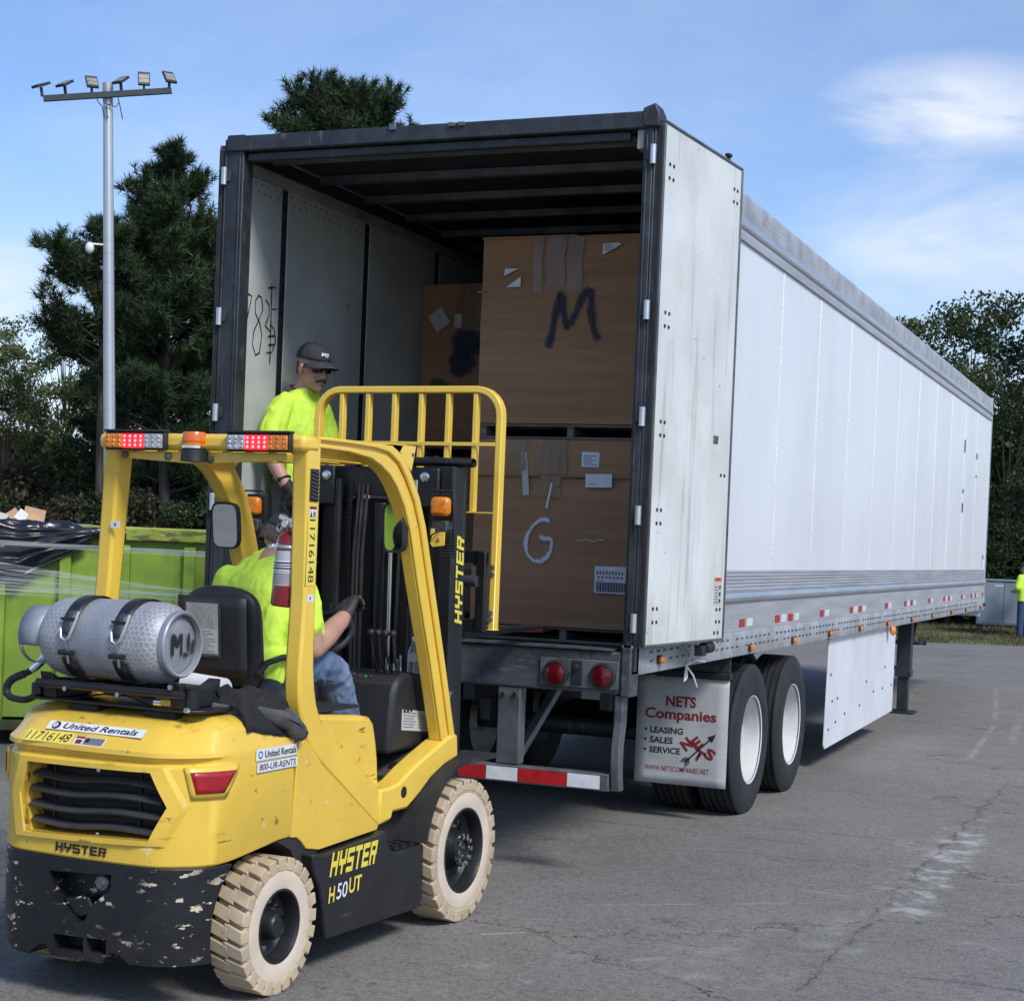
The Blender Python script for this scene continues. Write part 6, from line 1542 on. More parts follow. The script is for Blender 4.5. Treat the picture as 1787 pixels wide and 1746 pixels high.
def head(g, c, M3, s=1.0):
    c = Vector(c)
    def P(x, y, z): return c + M3 @ Vector((x, y, z)) * s
    def E(p, r): g.sphere(P(*p), tuple(q * s for q in r), 22, 14, M3)
    E((0, -.012, .030), (.076, .096, .098)); E((0, .022, -.030), (.064, .070, .085)); E((0, .050, -.078), (.046, .040, .036)); E((0, .072, -.096), (.024, .022, .020))
    E((.034, .062, -.028), (.026, .024, .026)); E((-.034, .062, -.028), (.026, .024, .026)); E((0, .070, .030), (.056, .028, .016))
    g.tube([P(0, .086, .018), P(0, .100, -.008), P(0, .112, -.030), P(0, .096, -.038)], [.009 * s, .011 * s, .015 * s, .010 * s], 10)
    E((.012, .096, -.034), (.009, .012, .008)); E((-.012, .096, -.034), (.009, .012, .008))
    E((0, .088, -.058), (.024, .010, .006)); E((0, .087, -.068), (.022, .011, .007))
    for sg in (1, -1):
        E((sg * .079, -.008, -.004), (.009, .020, .032)); E((sg * .083, -.002, .010), (.008, .014, .014))
    return P
# ------------------------------------------------------------------ driver (forklift frame)
DR = thing('person', 'man in a lime shirt and jeans seated on the forklift, gloved hand raised', 'person', (0, .62, 1.145), FKM)
Hd = Matrix.Rotation(R(-32), 3, 'Z') @ Matrix.Rotation(R(-30), 3, 'X')
g = G()
hc = Vector((-.002, .862, 1.742))
head(g, hc, Hd)
limb(g, [(.0, .69, 1.575), (.0, .765, 1.655), (.0, .845, 1.715)], [.060, .057, .056])
loft(g, [((0, .60, 1.15), (.15, 0, 0), (0, .10, 0)), ((0, .60, 1.25), (.15, 0, 0), (0, .10, .0)), ((-.0, .625, 1.40), (.135, 0, 0), (0, .08, .03)), ((0, .67, 1.50), (.13, 0, 0), (0, .07, .04)), ((0, .69, 1.57), (.07, 0, 0), (0, .045, .03))])
RS, RE, RW = (.180, .725, 1.545), (.258, .720, 1.290), (.226, 1.03, 1.422)
limb(g, [RS, (.235, .71, 1.42), RE], [.056, .052, .047]); limb(g, [RE, (.250, .83, 1.340), (.238, .95, 1.392), RW], [.046, .051, .042, .033])
LS, LE, LW = (-.185, .72, 1.555), (-.27, .86, 1.33), (-.12, 1.09, 1.345)
limb(g, [LS, (-.25, .79, 1.43), LE], [.058, .048, .042]); limb(g, [LE, (-.20, .98, 1.335), LW], [.042, .038, .029])
def hand(g, w, fwd, up, sgn, s=1.0, curl=.7, fat=1.0):
    """palm, four curled fingers of unequal length and a thumb from the side of the palm"""
    w, f, u = Vector(w), Vector(fwd).normalized(), Vector(up); u = (u - f * u.dot(f)).normalized(); r_ = f.cross(u) * sgn   # r_ points to the thumb side
    def P(a, b, c): return w + (f * a + r_ * b + u * c) * s
    loft(g, [(P(-.01, 0, 0), r_ * .026 * s * fat, u * .020 * s * fat), (P(.03, 0, .002), r_ * .036 * s * fat, u * .019 * s * fat), (P(.075, 0, .003), r_ * .041 * s * fat, u * .017 * s * fat), (P(.098, -.002, .002), r_ * .038 * s * fat, u * .014 * s * fat)], 14, .8)
    for b, L, rr in ((.030, .074, .0095), (.010, .084, .0100), (-.011, .078, .0096), (-.031, .060, .0085)):
        pts = [P(.085, b, .003)]; a = 0.0; p = pts[0]
        for k, fr in enumerate((.45, .31, .24)):
            a += curl * (.9, 1.15, .9)[k]
            p = p + (f * math.cos(a) - u * math.sin(a)) * L * fr * s; pts.append(p)
        g.tube(spl(pts, 3), [rr * s * fat * (1.05 - .3 * i / 9) for i in range(10)], 10); g.sphere(pts[-1], rr * .75 * s * fat, 8, 6); g.sphere(pts[1], rr * 1.08 * s * fat, 8, 6)
    th = [P(.018, .030, -.004), P(.045, .052, -.012), P(.072, .056, -.026), P(.092, .046, -.040)]
    g.tube(spl(th, 3), [.0125 * s * fat * (1.1 - .35 * i / 9) for i in range(10)], 10); g.sphere(th[-1], .009 * s * fat, 8, 6)
rf = Vector((-.02, .085, .075)).normalized()
hand(g, RW, rf, (-.45, -.55, .75), -1, 1.12, .78, .72); hand(g, LW, (.55, .6, -.1), (.0, .2, 1), 1, 1.1, .85, .72)
for sg in (1, -1):
    limb(g, [(sg * .10, .62, 1.20), (sg * .155, .84, 1.195), (sg * .185, 1.02, 1.165)], [.075, .068, .055]); limb(g, [(sg * .185, 1.02, 1.165), (sg * .19, 1.10, .97), (sg * .19, 1.18, .80)], [.054, .056, .040])
fuse(g, 'body', skin, DR, .0075, 4)
g = G()
loft(g, [((0, .565, 1.175), (.165, 0, 0), (0, .115, 0)), ((0.0, .575, 1.235), (.178, 0, 0), (0, .125, .0)), ((-.0, .60, 1.33), (.175, 0, 0), (0, .122, .02)), ((-.005, .635, 1.45), (.190, 0, 0), (0, .120, .04)), ((-.008, .675, 1.555), (.205, 0, 0), (0, .105, .05)), ((0, .69, 1.610), (.175, 0, 0), (0, .095, .045)), ((.0, .71, 1.655), (.105, 0, 0), (0, .080, .05)), ((.0, .725, 1.675), (.078, 0, 0), (0, .068, .045))], 28, .85)
limb(g, [(.160, .71, 1.565), (.212, .705, 1.47), (.240, .705, 1.385)], [.080, .075, .072]); limb(g, [(-.150, .695, 1.560), (-.22, .77, 1.46), (-.255, .835, 1.375)], [.082, .078, .076])
# loose hem behind the seat side
loft(g, [((.12, .545, 1.15), (.08, .02, 0), (.0, .06, 0)), ((.12, .555, 1.21), (.085, .01, 0), (0, .09, 0)), ((.11, .58, 1.29), (.08, 0, 0), (0, .10, 0))], 16)
fuse(g, 'shirt', lime, DR, .0065, 5, wrinkles(.0095, (1.0, 1.0, .5), 15, 2.0))
g = G()
for sg in (1, -1):
    limb(g, [(sg * .09, .60, 1.205), (sg * .15, .82, 1.205), (sg * .18, .97, 1.185), (sg * .185, 1.035, 1.150)], [.098, .088, .076, .070]); limb(g, [(sg * .185, 1.03, 1.155), (sg * .188, 1.09, 1.02), (sg * .19, 1.145, .90), (sg * .19, 1.19, .79)], [.070, .072, .070, .066])
loft(g, [((0, .58, 1.13), (.17, 0, 0), (0, .12, 0)), ((0, .585, 1.22), (.165, 0, 0), (0, .115, 0)), ((0, .59, 1.27), (.155, 0, 0), (0, .105, 0))], 22)
fuse(g, 'jeans', jean, DR, .007, 4, wrinkles(.010, (1.2, 1.2, 1.0), 14, 6.0))
g = G()
for sg in (1, -1):
    loft(g, [((sg * .19, 1.17, .69), (.045, 0, 0), (0, .055, .01)), ((sg * .19, 1.19, .80), (.05, 0, 0), (0, .055, .01))], 14); limb(g, [(sg * .19, 1.17, .725), (sg * .195, 1.27, .735), (sg * .195, 1.34, .76)], [.045, .043, .034])
fuse(g, 'boots', bootm, DR, .008, 4)
g = G(); hand(g, RW, rf, (-.45, -.55, .75), -1, 1.12, .78, 1.18); limb(g, [Vector(RW) - rf * .035, Vector(RW) + rf * .02], [.037, .036])
for k in range(4): pass
fuse(g, 'work_glove', glove, DR, .0035, 2, wrinkles(.0016, (1, 1, 1), 55, 1.0))
g = G(); hand(g, LW, (.55, .6, -.1), (0, .2, 1), 1, 1.1, .85, 1.15); limb(g, [Vector(LW) - Vector((.02, .025, 0)), Vector(LW) + Vector((.01, .01, 0))], [.037, .036]); fuse(g, 'work_glove', glove, DR, .004, 2)
def cap(parent, c, M3, m_front, m_back, s=1.0, brim=True):
    c = Vector(c)
    def P(x, y, z): return c + M3 @ Vector((x, y, z)) * s
    def dome(a0, a1):
        def f(u, v):
            a = R(a0 + (a1 - a0) * u); t = math.pi / 2 * (v * .985)
            k = 1.0 + .05 * max(0, math.sin(a)) * (1 - v)
            return P(.0865 * math.cos(a) * math.cos(t) ** .8, -.006 + .105 * k * math.sin(a) * math.cos(t) ** .8, .030 + .090 * math.sin(t) ** .95)
        return f
    g = G(); g.grid(dome(0, 180), 26, 12); fr = g.build('cap_front', m_front, parent, smooth=70, solid=.003)
    g = G(); g.grid(dome(180, 360), 26, 12); g.build('cap_back', m_back, parent, smooth=70, solid=.003)
    g = G(); g.sphere(P(0, -.006, .121), .006 * s, 10, 6); g.build('cap_button', m_front, parent)
    def bri(u, v):
        a = R(18 + 144 * u); x = .086 * math.cos(a); y = .102 * math.sin(a)
        ex = .092 * math.sin(math.pi * u) ** .6 * v
        return P(x * (1 + .10 * v), y + ex, .030 - .30 * x * x / .086 * 1.0 - .016 * v - .010 * v * v)
    g = G(); g.grid(bri, 26, 7); g.build('cap_brim', m_front, parent, smooth=70, solid=.004)
    return P
cap(DR, hc, Hd, mat('brown_cap_cloth', (.035, .030, .028), .85, var=.15, vs=30, bump=.3, bs=300), capgrey)
g = G(); Pm = lambda x, y, z: hc + Hd @ Vector((x, y, z))
def hr(u, v):
    a = R(150 + 240 * u); return Pm(.0785 * math.cos(a), -.012 + .0985 * math.sin(a), .03 - .07 * v)
g.grid(hr, 20, 5); g.build('hair', hairm, DR, smooth=70, solid=.004)
# ------------------------------------------------------------------ man in the trailer
LM = Matrix.Translation((-1.05, .56, LZ)) @ Matrix.Rotation(R(-102), 4, 'Z')
LO = thing('person', 'man in cap, sunglasses and lime shirt standing at the left trailer wall', 'person', (0, 0, 0), LM)
lh = Vector((.01, .085, 1.610)); Lh = Matrix.Rotation(R(-13), 3, 'Z') @ Matrix.Rotation(R(-10), 3, 'X')
g = G(); PH = head(g, lh, Lh, 1.10)
limb(g, [(0, .0, 1.46), (0, .03, 1.52), (.008, .055, 1.58)], [.078, .062, .060])
loft(g, [((0, 0, .88), (.16, 0, 0), (0, .11, 0)), ((0, 0, 1.0), (.155, 0, 0), (0, .11, 0)), ((0, 0, 1.2), (.165, 0, 0), (0, .11, 0)), ((0, -.005, 1.34), (.15, 0, 0), (0, .09, 0)), ((0, 0, 1.43), (.08, 0, 0), (0, .06, 0))])
AR_, EL_, WR_ = (.195, -.01, 1.36), (.255, -.02, 1.10), (.235, .12, .875)
limb(g, [AR_, (.238, -.02, 1.24), EL_], [.048, .050, .047]); limb(g, [EL_, (.255, .04, 1.0), WR_], [.047, .046, .033])
AL_, E2_, W2_ = (-.195, -.01, 1.36), (-.25, .0, 1.11), (-.20, .16, .92)
limb(g, [AL_, (-.238, -.01, 1.24), E2_], [.048, .050, .047]); limb(g, [E2_, (-.235, .08, 1.0), W2_], [.047, .046, .033])
hand(g, WR_, (-.08, .25, -.9), (.9, .1, 0), 1, 1.1, .45, .72); hand(g, W2_, (.1, .4, -.85), (-.9, .1, 0), -1, 1.1, .45, .72)
for sg in (1, -1): limb(g, [(sg * .09, 0, .90), (sg * .11, .01, .50), (sg * .12, -.01, .10)], [.085, .060, .045])
fuse(g, 'body', skin, LO, .006, 2)
g = G()
loft(g, [((0, .0, .80), (.178, 0, 0), (0, .128, 0)), ((0, .0, .90), (.174, 0, 0), (0, .128, 0)), ((0, .0, 1.05), (.168, 0, 0), (0, .124, 0)), ((0, .0, 1.22), (.176, 0, 0), (0, .124, 0)), ((0, -.005, 1.36), (.182, 0, 0), (0, .112, 0)), ((0, -.005, 1.425), (.145, 0, .0), (0, .090, .01)), ((0, .0, 1.475), (.092, 0, 0), (0, .078, .02))], 30, .86)
limb(g, [(.155, -.01, 1.385), (.215, -.015, 1.28), (.248, -.02, 1.16)], [.076, .076, .080]); limb(g, [(-.155, -.01, 1.385), (-.215, -.01, 1.28), (-.243, -.0, 1.16)], [.076, .076, .080])
fuse(g, 'shirt', lime, LO, .0065, 4, wrinkles(.0095, (1.0, 1.0, .45), 12, 4.0))
g = G()
rp = [Vector((.085 * math.cos(a), .002 + .075 * math.sin(a), 1.488 - .028 * math.sin(a))) for a in [2 * math.pi * k / 24 for k in range(25)]]
g.tube(rp, .0055, 8, False); g.build('collar_cord', gloveb, LO)
label_quad((-.105, .128, 1.30), (-1, -.12, 0), (0, -.1, 1), -.05, .022, paper, LO, 'chest_print', lift=-.006) if False else None
g = G()
for sg in (1, -1): limb(g, [(sg * .092, 0, .90), (sg * .105, .01, .70), (sg * .112, .01, .48), (sg * .12, -.01, .26), (sg * .122, -.01, .06)], [.108, .098, .082, .076, .074])
loft(g, [((0, 0, .82), (.175, 0, 0), (0, .12, 0)), ((0, 0, .96), (.165, 0, 0), (0, .115, 0))], 22)
fuse(g, 'trousers', khaki, LO, .008, 4, wrinkles(.007, (1, 1, .5), 10, 1.0))
g = G()
for sg in (1, -1): limb(g, [(sg * .122, -.04, .05), (sg * .13, .08, .045), (sg * .135, .16, .038)], [.048, .045, .036])
fuse(g, 'boots', bootm, LO, .008, 3)
g = G(); hand(g, WR_, (-.08, .25, -.9), (.9, .1, 0), 1, 1.1, .45, 1.15); limb(g, [Vector(WR_) - Vector((0, .02, -.03)), WR_], [.040, .038]); fuse(g, 'work_glove', gloveb, LO, .004, 2)
g = G(); hand(g, W2_, (.1, .4, -.85), (-.9, .1, 0), -1, 1.1, .45, 1.15); limb(g, [Vector(W2_) - Vector((0, .02, -.03)), W2_], [.040, .038]); fuse(g, 'work_glove', gloveb, LO, .004, 2)
g = G(); d = (Vector(WR_) - Vector(EL_)).normalized(); c_ = Vector(WR_) - d * .065; rp = g.ring(c_, d, .040, 18); g.tube(rp + [rp[0]], .008, 6, False); g.sphere(c_ + Vector((.038, 0, 0)), (.010, .018, .018), 10, 8); g.build('wrist_watch', gloveb, LO)
CP_ = cap(LO, lh + Lh @ Vector((0, -.004, .026)), Lh, capgrey, capmesh, 1.12)
# lettering on the cap front
capprint = paper
oM = lh + Lh @ Vector((0, -.004, .026))
t_ = text('MJI', (0, 0, 0), (1, 0, 0), (0, 0, 1), .062, .026, capprint, None, name='cap_lettering', bold=.03, shear=.15)
me = t_.data; co = np.empty(len(me.vertices) * 3, np.float32); me.vertices.foreach_get('co', co); co = co.reshape(-1, 3)
for i, (x, _, z) in enumerate(co):
    a = math.pi / 2 + (x - .031) / .098; zz_ = .058 + z; t = math.asin(min(1, max(0, (zz_ / 1.12 - .030) / .090)) ** (1 / .95))
    k = 1.0 + .05 * max(0, math.sin(a)) * (1 - t / (math.pi / 2))
    p = oM + Lh @ (Vector((-.0895 * math.cos(a) * -1 * math.cos(t) ** .8, -.006 + .1085 * k * math.sin(a) * math.cos(t) ** .8, .030 + .090 * math.sin(t) ** .95)) * 1.12)
    co[i] = p
co[:, 0] = co[:, 0]
me.vertices.foreach_set('co', co.ravel()); me.update(); t_.parent = LO
# sunglasses, moustache and beard, hair at the sides
g = G()
for sg in (1, -1):
    g.grid(lambda u, v, sg=sg: PH(sg * (.008 + .054 * u), .099 - .020 * u * u + .003 * math.sin(math.pi * v), -.006 + .036 * v - (.006 * (1 - v)) * u), 8, 6)
sgl = g.build('sunglasses', shadesm, LO, smooth=70, solid=.003); sgl['label'] = 'dark wrap sunglasses'
g = G()
for sg in (1, -1): g.tube([PH(sg * .060, .080, .016), PH(sg * .078, .03, .014), PH(sg * .082, -.012, .008)], .0032, 6)
g.tube([PH(-.01, .103, .016), PH(.01, .103, .016)], .003, 6); g.build('glasses_temple', shadesm, LO)
g = G(); g.grid(lambda u, v: PH(.034 * (2 * u - 1), .1005 - .016 * (2 * u - 1) ** 2, -.045 - .013 * v - .010 * (2 * u - 1) ** 2), 12, 4); g.build('moustache', hairm, LO, smooth=70, solid=.006)
g = G()
g.grid(lambda u, v: PH(.046 * math.sin((2 * u - 1) * 1.35), .040 + .058 * math.cos((2 * u - 1) * 1.35), -.076 - .034 * v), 16, 5); g.build('beard', mat('short_stubble', (.16, .10, .075), .85, var=.3, vs=70), LO, smooth=70, solid=.004) if False else None
g = G(); g.grid(lambda u, v: PH(.0775 * math.cos(R(196 + 148 * u)), -.012 + .0972 * math.sin(R(196 + 148 * u)), .035 - .070 * v), 20, 5); g.build('hair', hairm, LO, smooth=70, solid=.003)
# ------------------------------------------------------------------ far worker at the right
FM = Matrix.Translation((.50, 31.2, .03)) @ Matrix.Rotation(R(60), 4, 'Z')
FW = thing('person', 'distant worker in lime shirt and blue jeans beside the grey cabinet', 'person', (0, 0, 0), FM)
g = G(); head(g, (0, .02, 1.62), Matrix.Identity(3)); limb(g, [(0, 0, 1.46), (0, .01, 1.56)], [.07, .06]); loft(g, [((0, 0, .9), (.15, 0, 0), (0, .1, 0)), ((0, 0, 1.4), (.17, 0, 0), (0, .1, 0))])
for sg in (1, -1): limb(g, [(sg * .2, 0, 1.39), (sg * .25, .03, 1.12), (sg * .16, .22, 1.08)], [.055, .046, .035]); limb(g, [(sg * .09, 0, .9), (sg * .11, .02, .5), (sg * .12, 0, .08)], [.08, .06, .045])
fuse(g, 'body', skin, FW, .015, 2)
g = G(); loft(g, [((0, 0, .86), (.19, 0, 0), (0, .13, 0)), ((0, 0, 1.2), (.19, 0, 0), (0, .13, 0)), ((0, 0, 1.40), (.19, 0, 0), (0, .11, 0)), ((0, 0, 1.48), (.08, 0, 0), (0, .07, 0))], 18)
for sg in (1, -1): limb(g, [(sg * .17, 0, 1.40), (sg * .24, .02, 1.18)], [.08, .08])
fuse(g, 'shirt', lime, FW, .015, 3)
g = G()
for sg in (1, -1): limb(g, [(sg * .09, 0, .9), (sg * .105, .01, .5), (sg * .12, 0, .08)], [.10, .082, .07])
fuse(g, 'jeans', mat('dark_jeans', (.03, .055, .12), .85, var=.1), FW, .015, 2)
g = G()
for sg in (1, -1): limb(g, [(sg * .12, -.04, .045), (sg * .13, .13, .04)], [.046, .038])
fuse(g, 'boots', bootm, FW, .015, 2)
cap(FW, (0, .02, 1.63), Matrix.Identity(3), capgrey, capmesh, 1.05)
# ================================================================== waste container with its load
BD = Vector((.81, .59, 0)).normalized(); BN = Vector((.59, -.81, 0)).normalized()   # along its side; out of its side
BM_ = Matrix.Translation((-4.7, 2.5, 0)) @ Matrix.Rotation(math.atan2(BD.y, BD.x), 4, 'Z')   # local x along the side, -y towards the yard
BIN = thing('waste_container', 'lime green steel roll-off container with rusty rim behind the forklift', 'waste container', (0, 0, 0), BM_)
ling = mat('lime_container_paint', (.235, .37, .04), .5, var=.10, vs=2.2, bump=.12, bs=14, rvar=.2, spots=[((.10, .20, .03), (5, 5, .6), 2.0, .55, .8, .6), ((.09, .05, .025), (1, 1, 1), 9, .69, .75, .8), ((.30, .46, .10), (6, 6, 1), 3, .58, .8, .5)])
lrim = mat('rusty_lime_rim', (.27, .36, .05), .6, var=.1, vs=4, bump=.25, bs=25, spots=[((.13, .07, .03), (1.4, 3, 5), 3.2, .50, .60, .9), ((.06, .03, .015), (2, 4, 8), 5, .58, .66, .8)])
def bwall(x0, x1, y, n):
    pass
X0, X1, ZT, ZB, DP = -1.6, 2.35, 1.78, .22, 1.9
def plateg(name, a, b, m=ling, bev=.006, par=BIN):
    g = G(); g.bb(a, b); return g.build(name, m, par, bevel=bev)
plateg('side_sheet', (X0, .0, ZB), (X1, .012, ZT - .1)); plateg('side_sheet', (X0, DP - .012, ZB), (X1, DP, ZT - .1)); plateg('end_sheet', (X0, .013, ZB), (X0 + .012, DP - .013, ZT - .1)); plateg('end_sheet', (X1 - .012, .013, ZB), (X1, DP - .013, ZT - .1)); plateg('bottom_sheet', (X0 + .013, .013, ZB), (X1 - .013, DP - .013, ZB + .02))
for y0, y1 in ((-.075, .03), (DP - .03, DP + .075)):
    plateg('top_rim', (X0 - .06, y0, ZT - .115), (X1 + .06, y1, ZT), lrim, .014)
for x in (X0, X1): plateg('top_rim', (x - .06, .031, ZT - .11), (x + .06, DP - .031, ZT), lrim, .014)
for sd in (0, 1):
    for k, x in enumerate([-1.42, -.93, -.48, .0 - .03, .40, .86, 1.38, 1.86, 2.28]):
        if k in (3,): x = -.10
        g = G(); w = .055
        y = -.0 if sd == 0 else DP
        s = -1 if sd == 0 else 1
        g.prism([(x - w, 0), (x - w + .012, s * .075), (x + w - .012, s * .075), (x + w, 0)], (0, y, ZB - .02), (1, 0, 0), (0, 1, 0), (0, 0, ZT - .13 - ZB)); g.build('side_rib', ling, BIN, bevel=.004)
plateg('bottom_rail', (X0 - .02, -.08, ZB - .10), (X1 + .02, .05, ZB - .021), mat('dirty_rail', (.05, .07, .02), .7, var=.3), .01); plateg('bottom_rail', (X0 - .02, DP - .05, ZB - .10), (X1 + .02, DP + .08, ZB - .021), MATS['dirty_rail'], .01)
for x in (X0 + .25, X1 - .35):
    for y in (.12, DP - .12):
        g = G(); g.cyl((x, y - .1, .105), (x, y + .1, .105), .10, 20); g.build('roller', rubber, BIN)
g = G(); g.bb((X0 + .3, .4, .11), (X1 - .3, .55, ZB)); g.bb((X0 + .3, DP - .55, .11), (X1 - .3, DP - .4, ZB)); g.build('runner', rubber, BIN)
# weld patches along the rim
g = G()
for k in range(14): g.bb((X0 + .1 + k * .27, -.078, ZT - .09 + .02 * (k % 3)), (X0 + .108 + k * .27, -.0755, ZT - .02))
tag(g.build('weld_seams', lrim, BIN), kind='stuff')
# tarpaulin
tarpm = mat('black_plastic_sheet', (.012, .013, .017), .28, var=.1, vs=4, coat=.3, bump=.6, bs=9)
TP = thing('tarpaulin', 'black plastic sheet bunched over the left rim of the green container', 'tarpaulin', (-.5, 0, 1.4), BM_)
def low(x): return 1.30 + .0 if x < .05 else 1.30 + .36 * min(1, (x - .05) / .62) ** .8
def tp(u, v):
    x = -1.55 + 2.15 * u
    zlo = low(x); n1 = mnoise.noise(Vector((x * 7, v * 5, 0))); n2 = mnoise.noise(Vector((x * 2.2 + v * 4, v * 9, 3)))
    z = zlo + (ZT + .01 - zlo) * v; y = -.105 - .04 * math.sin(math.pi * v) - .035 * n1 * (1 - .4 * v) - .03 * n2
    if v > .88: y = -.105 + (v - .88) * 1.6
    z += .012 * n2
    return (x, y, z)
g = G(); g.grid(tp, 110, 44); g.build('hanging_sheet', tarpm, TP, smooth=180)
def roll(u, v):
    x = -1.55 + 2.42 * u; a = 2 * math.pi * v
    n = mnoise.fractal(Vector((x * 5, math.cos(a) * .8, math.sin(a) * .8)), 1, 2, 4)
    r_ = (.085 - .035 * u) * (1 + .5 * n)
    return (x, -.045 + r_ * math.cos(a) * 1.2, ZT - .0 - .055 * u + r_ * math.sin(a) + .012 * math.sin(x * 7))
g = G(); g.grid(roll, 160, 21); g.build('rolled_edge', tarpm, TP, smooth=180)
# stretch film
filmm = bpy.data.materials.new('stretch_film'); filmm.use_nodes = True
N = NT(filmm.node_tree); oc_ = N.n('ShaderNodeTexCoord').outputs['Object']
st_ = N.ramp(N.noise(N.mapping(oc_, (.5, 1, 30)), 2.2, 4, .6), .30, .75)
p_ = N.n('ShaderNodeBsdfPrincipled', None, Base_Color=(.62, .66, .68, 1), Roughness=.25)
mx = N.n('ShaderNodeMixShader', None, i0=N.math('ADD', N.math('MULTIPLY', st_, .50), .12), i1=N.n('ShaderNodeBsdfTransparent').outputs[0], i2=p_.outputs[0])
N.t.links.new(mx.outputs[0], N.n('ShaderNodeOutputMaterial').inputs[0]); filmm['N'] = 1
def film(name, label, A, B, z0a, z0b, ha, hb, y=-.20, amp=.004, m=filmm):
    t = thing(name, label, 'stretch film', (A, y, z0a), BM_, 'stretch film pulled across the container')
    g = G()
    def f(u, v): 
        h = ha + (hb - ha) * u
        return (A + (B - A) * u, y - .02 * math.sin(7 * u) + amp * mnoise.noise(Vector((u * 10, v * 8, A))), z0a + (z0b - z0a) * u + h * (v - .5) - .012 * math.sin(math.pi * u))
    g.grid(f, 40, 10); g.build('film', m, t, smooth=180); return t
film('stretch_film', 'pale taut band of film crossing the green container just under its rim', -1.5, 2.0, 1.665, 1.575, .028, .055)
ft = thing('stretch_film', 'fan of thin clear film strands drooping across the side of the green container', 'stretch film', (-1.5, 0, 1.3), BM_, 'stretch film pulled across the container')
rf_ = random.Random(8)
for k in range(17):
    za = 1.30 + .40 * (k / 16) ** 1.1 + rf_.uniform(-.012, .012); zb_ = 1.20 + .045 * (k / 16); w_ = rf_.choice((.006, .009, .014, .022)); dy = rf_.uniform(0, .03)
    g = G()
    g.grid(lambda u, v: (-1.5 + 3.4 * u, -.19 - dy + .02 * math.sin(4 * u + k), za + (zb_ - za) * u ** .8 - .03 * math.sin(math.pi * u) + w_ * (1 - .5 * u) * (v - .5) + .004 * math.sin(9 * u + k)), 36, 3)
    g.build('film_strand', filmm, ft, smooth=180)
# scrap lying in it
for nm, lb, c, d, rz, ry, m in (('cardboard_piece', 'flat tan cardboard piece sticking up at the right of the scrap in the container', (.14, .30, 1.845), (.17, .012, .12), 8, 12, card2), ('cardboard_piece', 'small tan cardboard scrap tilted left of the white sheet in the container', (-.02, .32, 1.835), (.09, .012, .10), 10, -35, card2),
                                ('paper_sheet', 'white sheet leaning between two tan cardboard scraps in the container', (.05, .26, 1.825), (.11, .004, .10), 5, 38, paper), ('cardboard_piece', 'pale scrap at the far left edge of the container pile', (-.12, .28, 1.82), (.10, .01, .07), -6, 15, paper2)):
    t = thing(nm, lb, 'cardboard' if 'card' in nm else 'paper', c, BM_, 'scrap in the container')
    g = G(); g.box(c, d, Matrix.Rotation(R(rz), 3, 'Z') @ Matrix.Rotation(R(ry), 3, 'Y') @ Matrix.Rotation(R(-25), 3, 'X')); g.build('piece', m, t, smooth=0)
g = G(); g.grid(lambda u, v: (X0 + .03 + (X1 - X0 - .06) * u, .03 + (DP - .06) * v, 1.60 + .12 * mnoise.noise(Vector((u * 9, v * 6, 1)))), 40, 24); tag(g.build('scrap_heap', card, smooth=0), 'heap of flattened cardboard filling the green container', 'scrap heap', kind='stuff'); bpy.data.objects['scrap_heap'].matrix_world = BM_
def copy_tree(o, parent=None):
    c = o.copy(); COL.objects.link(c)
    if parent is not None: c.parent = parent
    for ch in list(o.children): copy_tree(ch, c)
    return c
b2_ = copy_tree(BIN); b2_.matrix_world = Matrix.Translation((-9.5, -5.0, 0)) @ Matrix.Rotation(R(115), 4, 'Z'); b2_['label'] = 'second lime green container, left of the picture, seen only in the forklift mirror'
for o in (BIN, b2_): o['group'] = 'lime green containers in the yard'
# ================================================================== floodlight mast
PO = thing('light_pole', 'tall grey steel pole with a crossbar of six floodlights', 'light pole', (-19.0, 24.1, 0))
PO.rotation_euler = Matrix.Rotation(R(2.2), 3, Vector((math.sin(R(35.2)), -math.cos(R(35.2)), 0))).to_euler()     # it leans a little
PO.scale = (1, 1, .962)
polem = mat('galvanised_pole', (.46, .49, .51), .45, .5, var=.05, vs=1, aniso=(1, 1, .2)); armm = mat('dark_cross_arm', (.045, .05, .055), .5, .3)
g = G(); g.lathe([(.140, 0), (.128, 6), (.110, 12.25), (.09, 12.27)], (-19, 24.1, 0), (0, 0, 1), 12); pl_ = g.build('pole', polem, PO, smooth=20)
g = G(); g.lathe([(.115, 12.0), (.12, 12.02), (.12, 12.3), (.10, 12.32)], (-19, 24.1, 0), (0, 0, 1), 16); g.build('pole_cap', polem, PO)
for z in (4.6, 5.5, 6.5, 7.6, 8.6, 8.3):
    g = G(); r_ = .140 - .0024 * z + .004; g.lathe([(r_, z), (r_, z + .03)], (-19, 24.1, 0), (0, 0, 1), 16, cap=False); g.build('pole_band', polem, PO)
vx = Vector((math.cos(R(35.2)), math.sin(R(35.2)), 0)); vd = Vector((math.sin(R(35.2)), -math.cos(R(35.2)), 0))   # along the arm; towards the yard
ac = Vector((-19, 24.1, 12.02)) + vd * .16
g = G(); g.bar(ac - vx * 1.42 - Vector((0, 0, .20)), ac + vx * 1.42 + Vector((0, 0, .16)), .09, .14); g.build('cross_arm', armm, PO, bevel=.008)
lensm = mat('floodlight_lens', (.34, .32, .26), .3, .2, var=.1, vs=8)
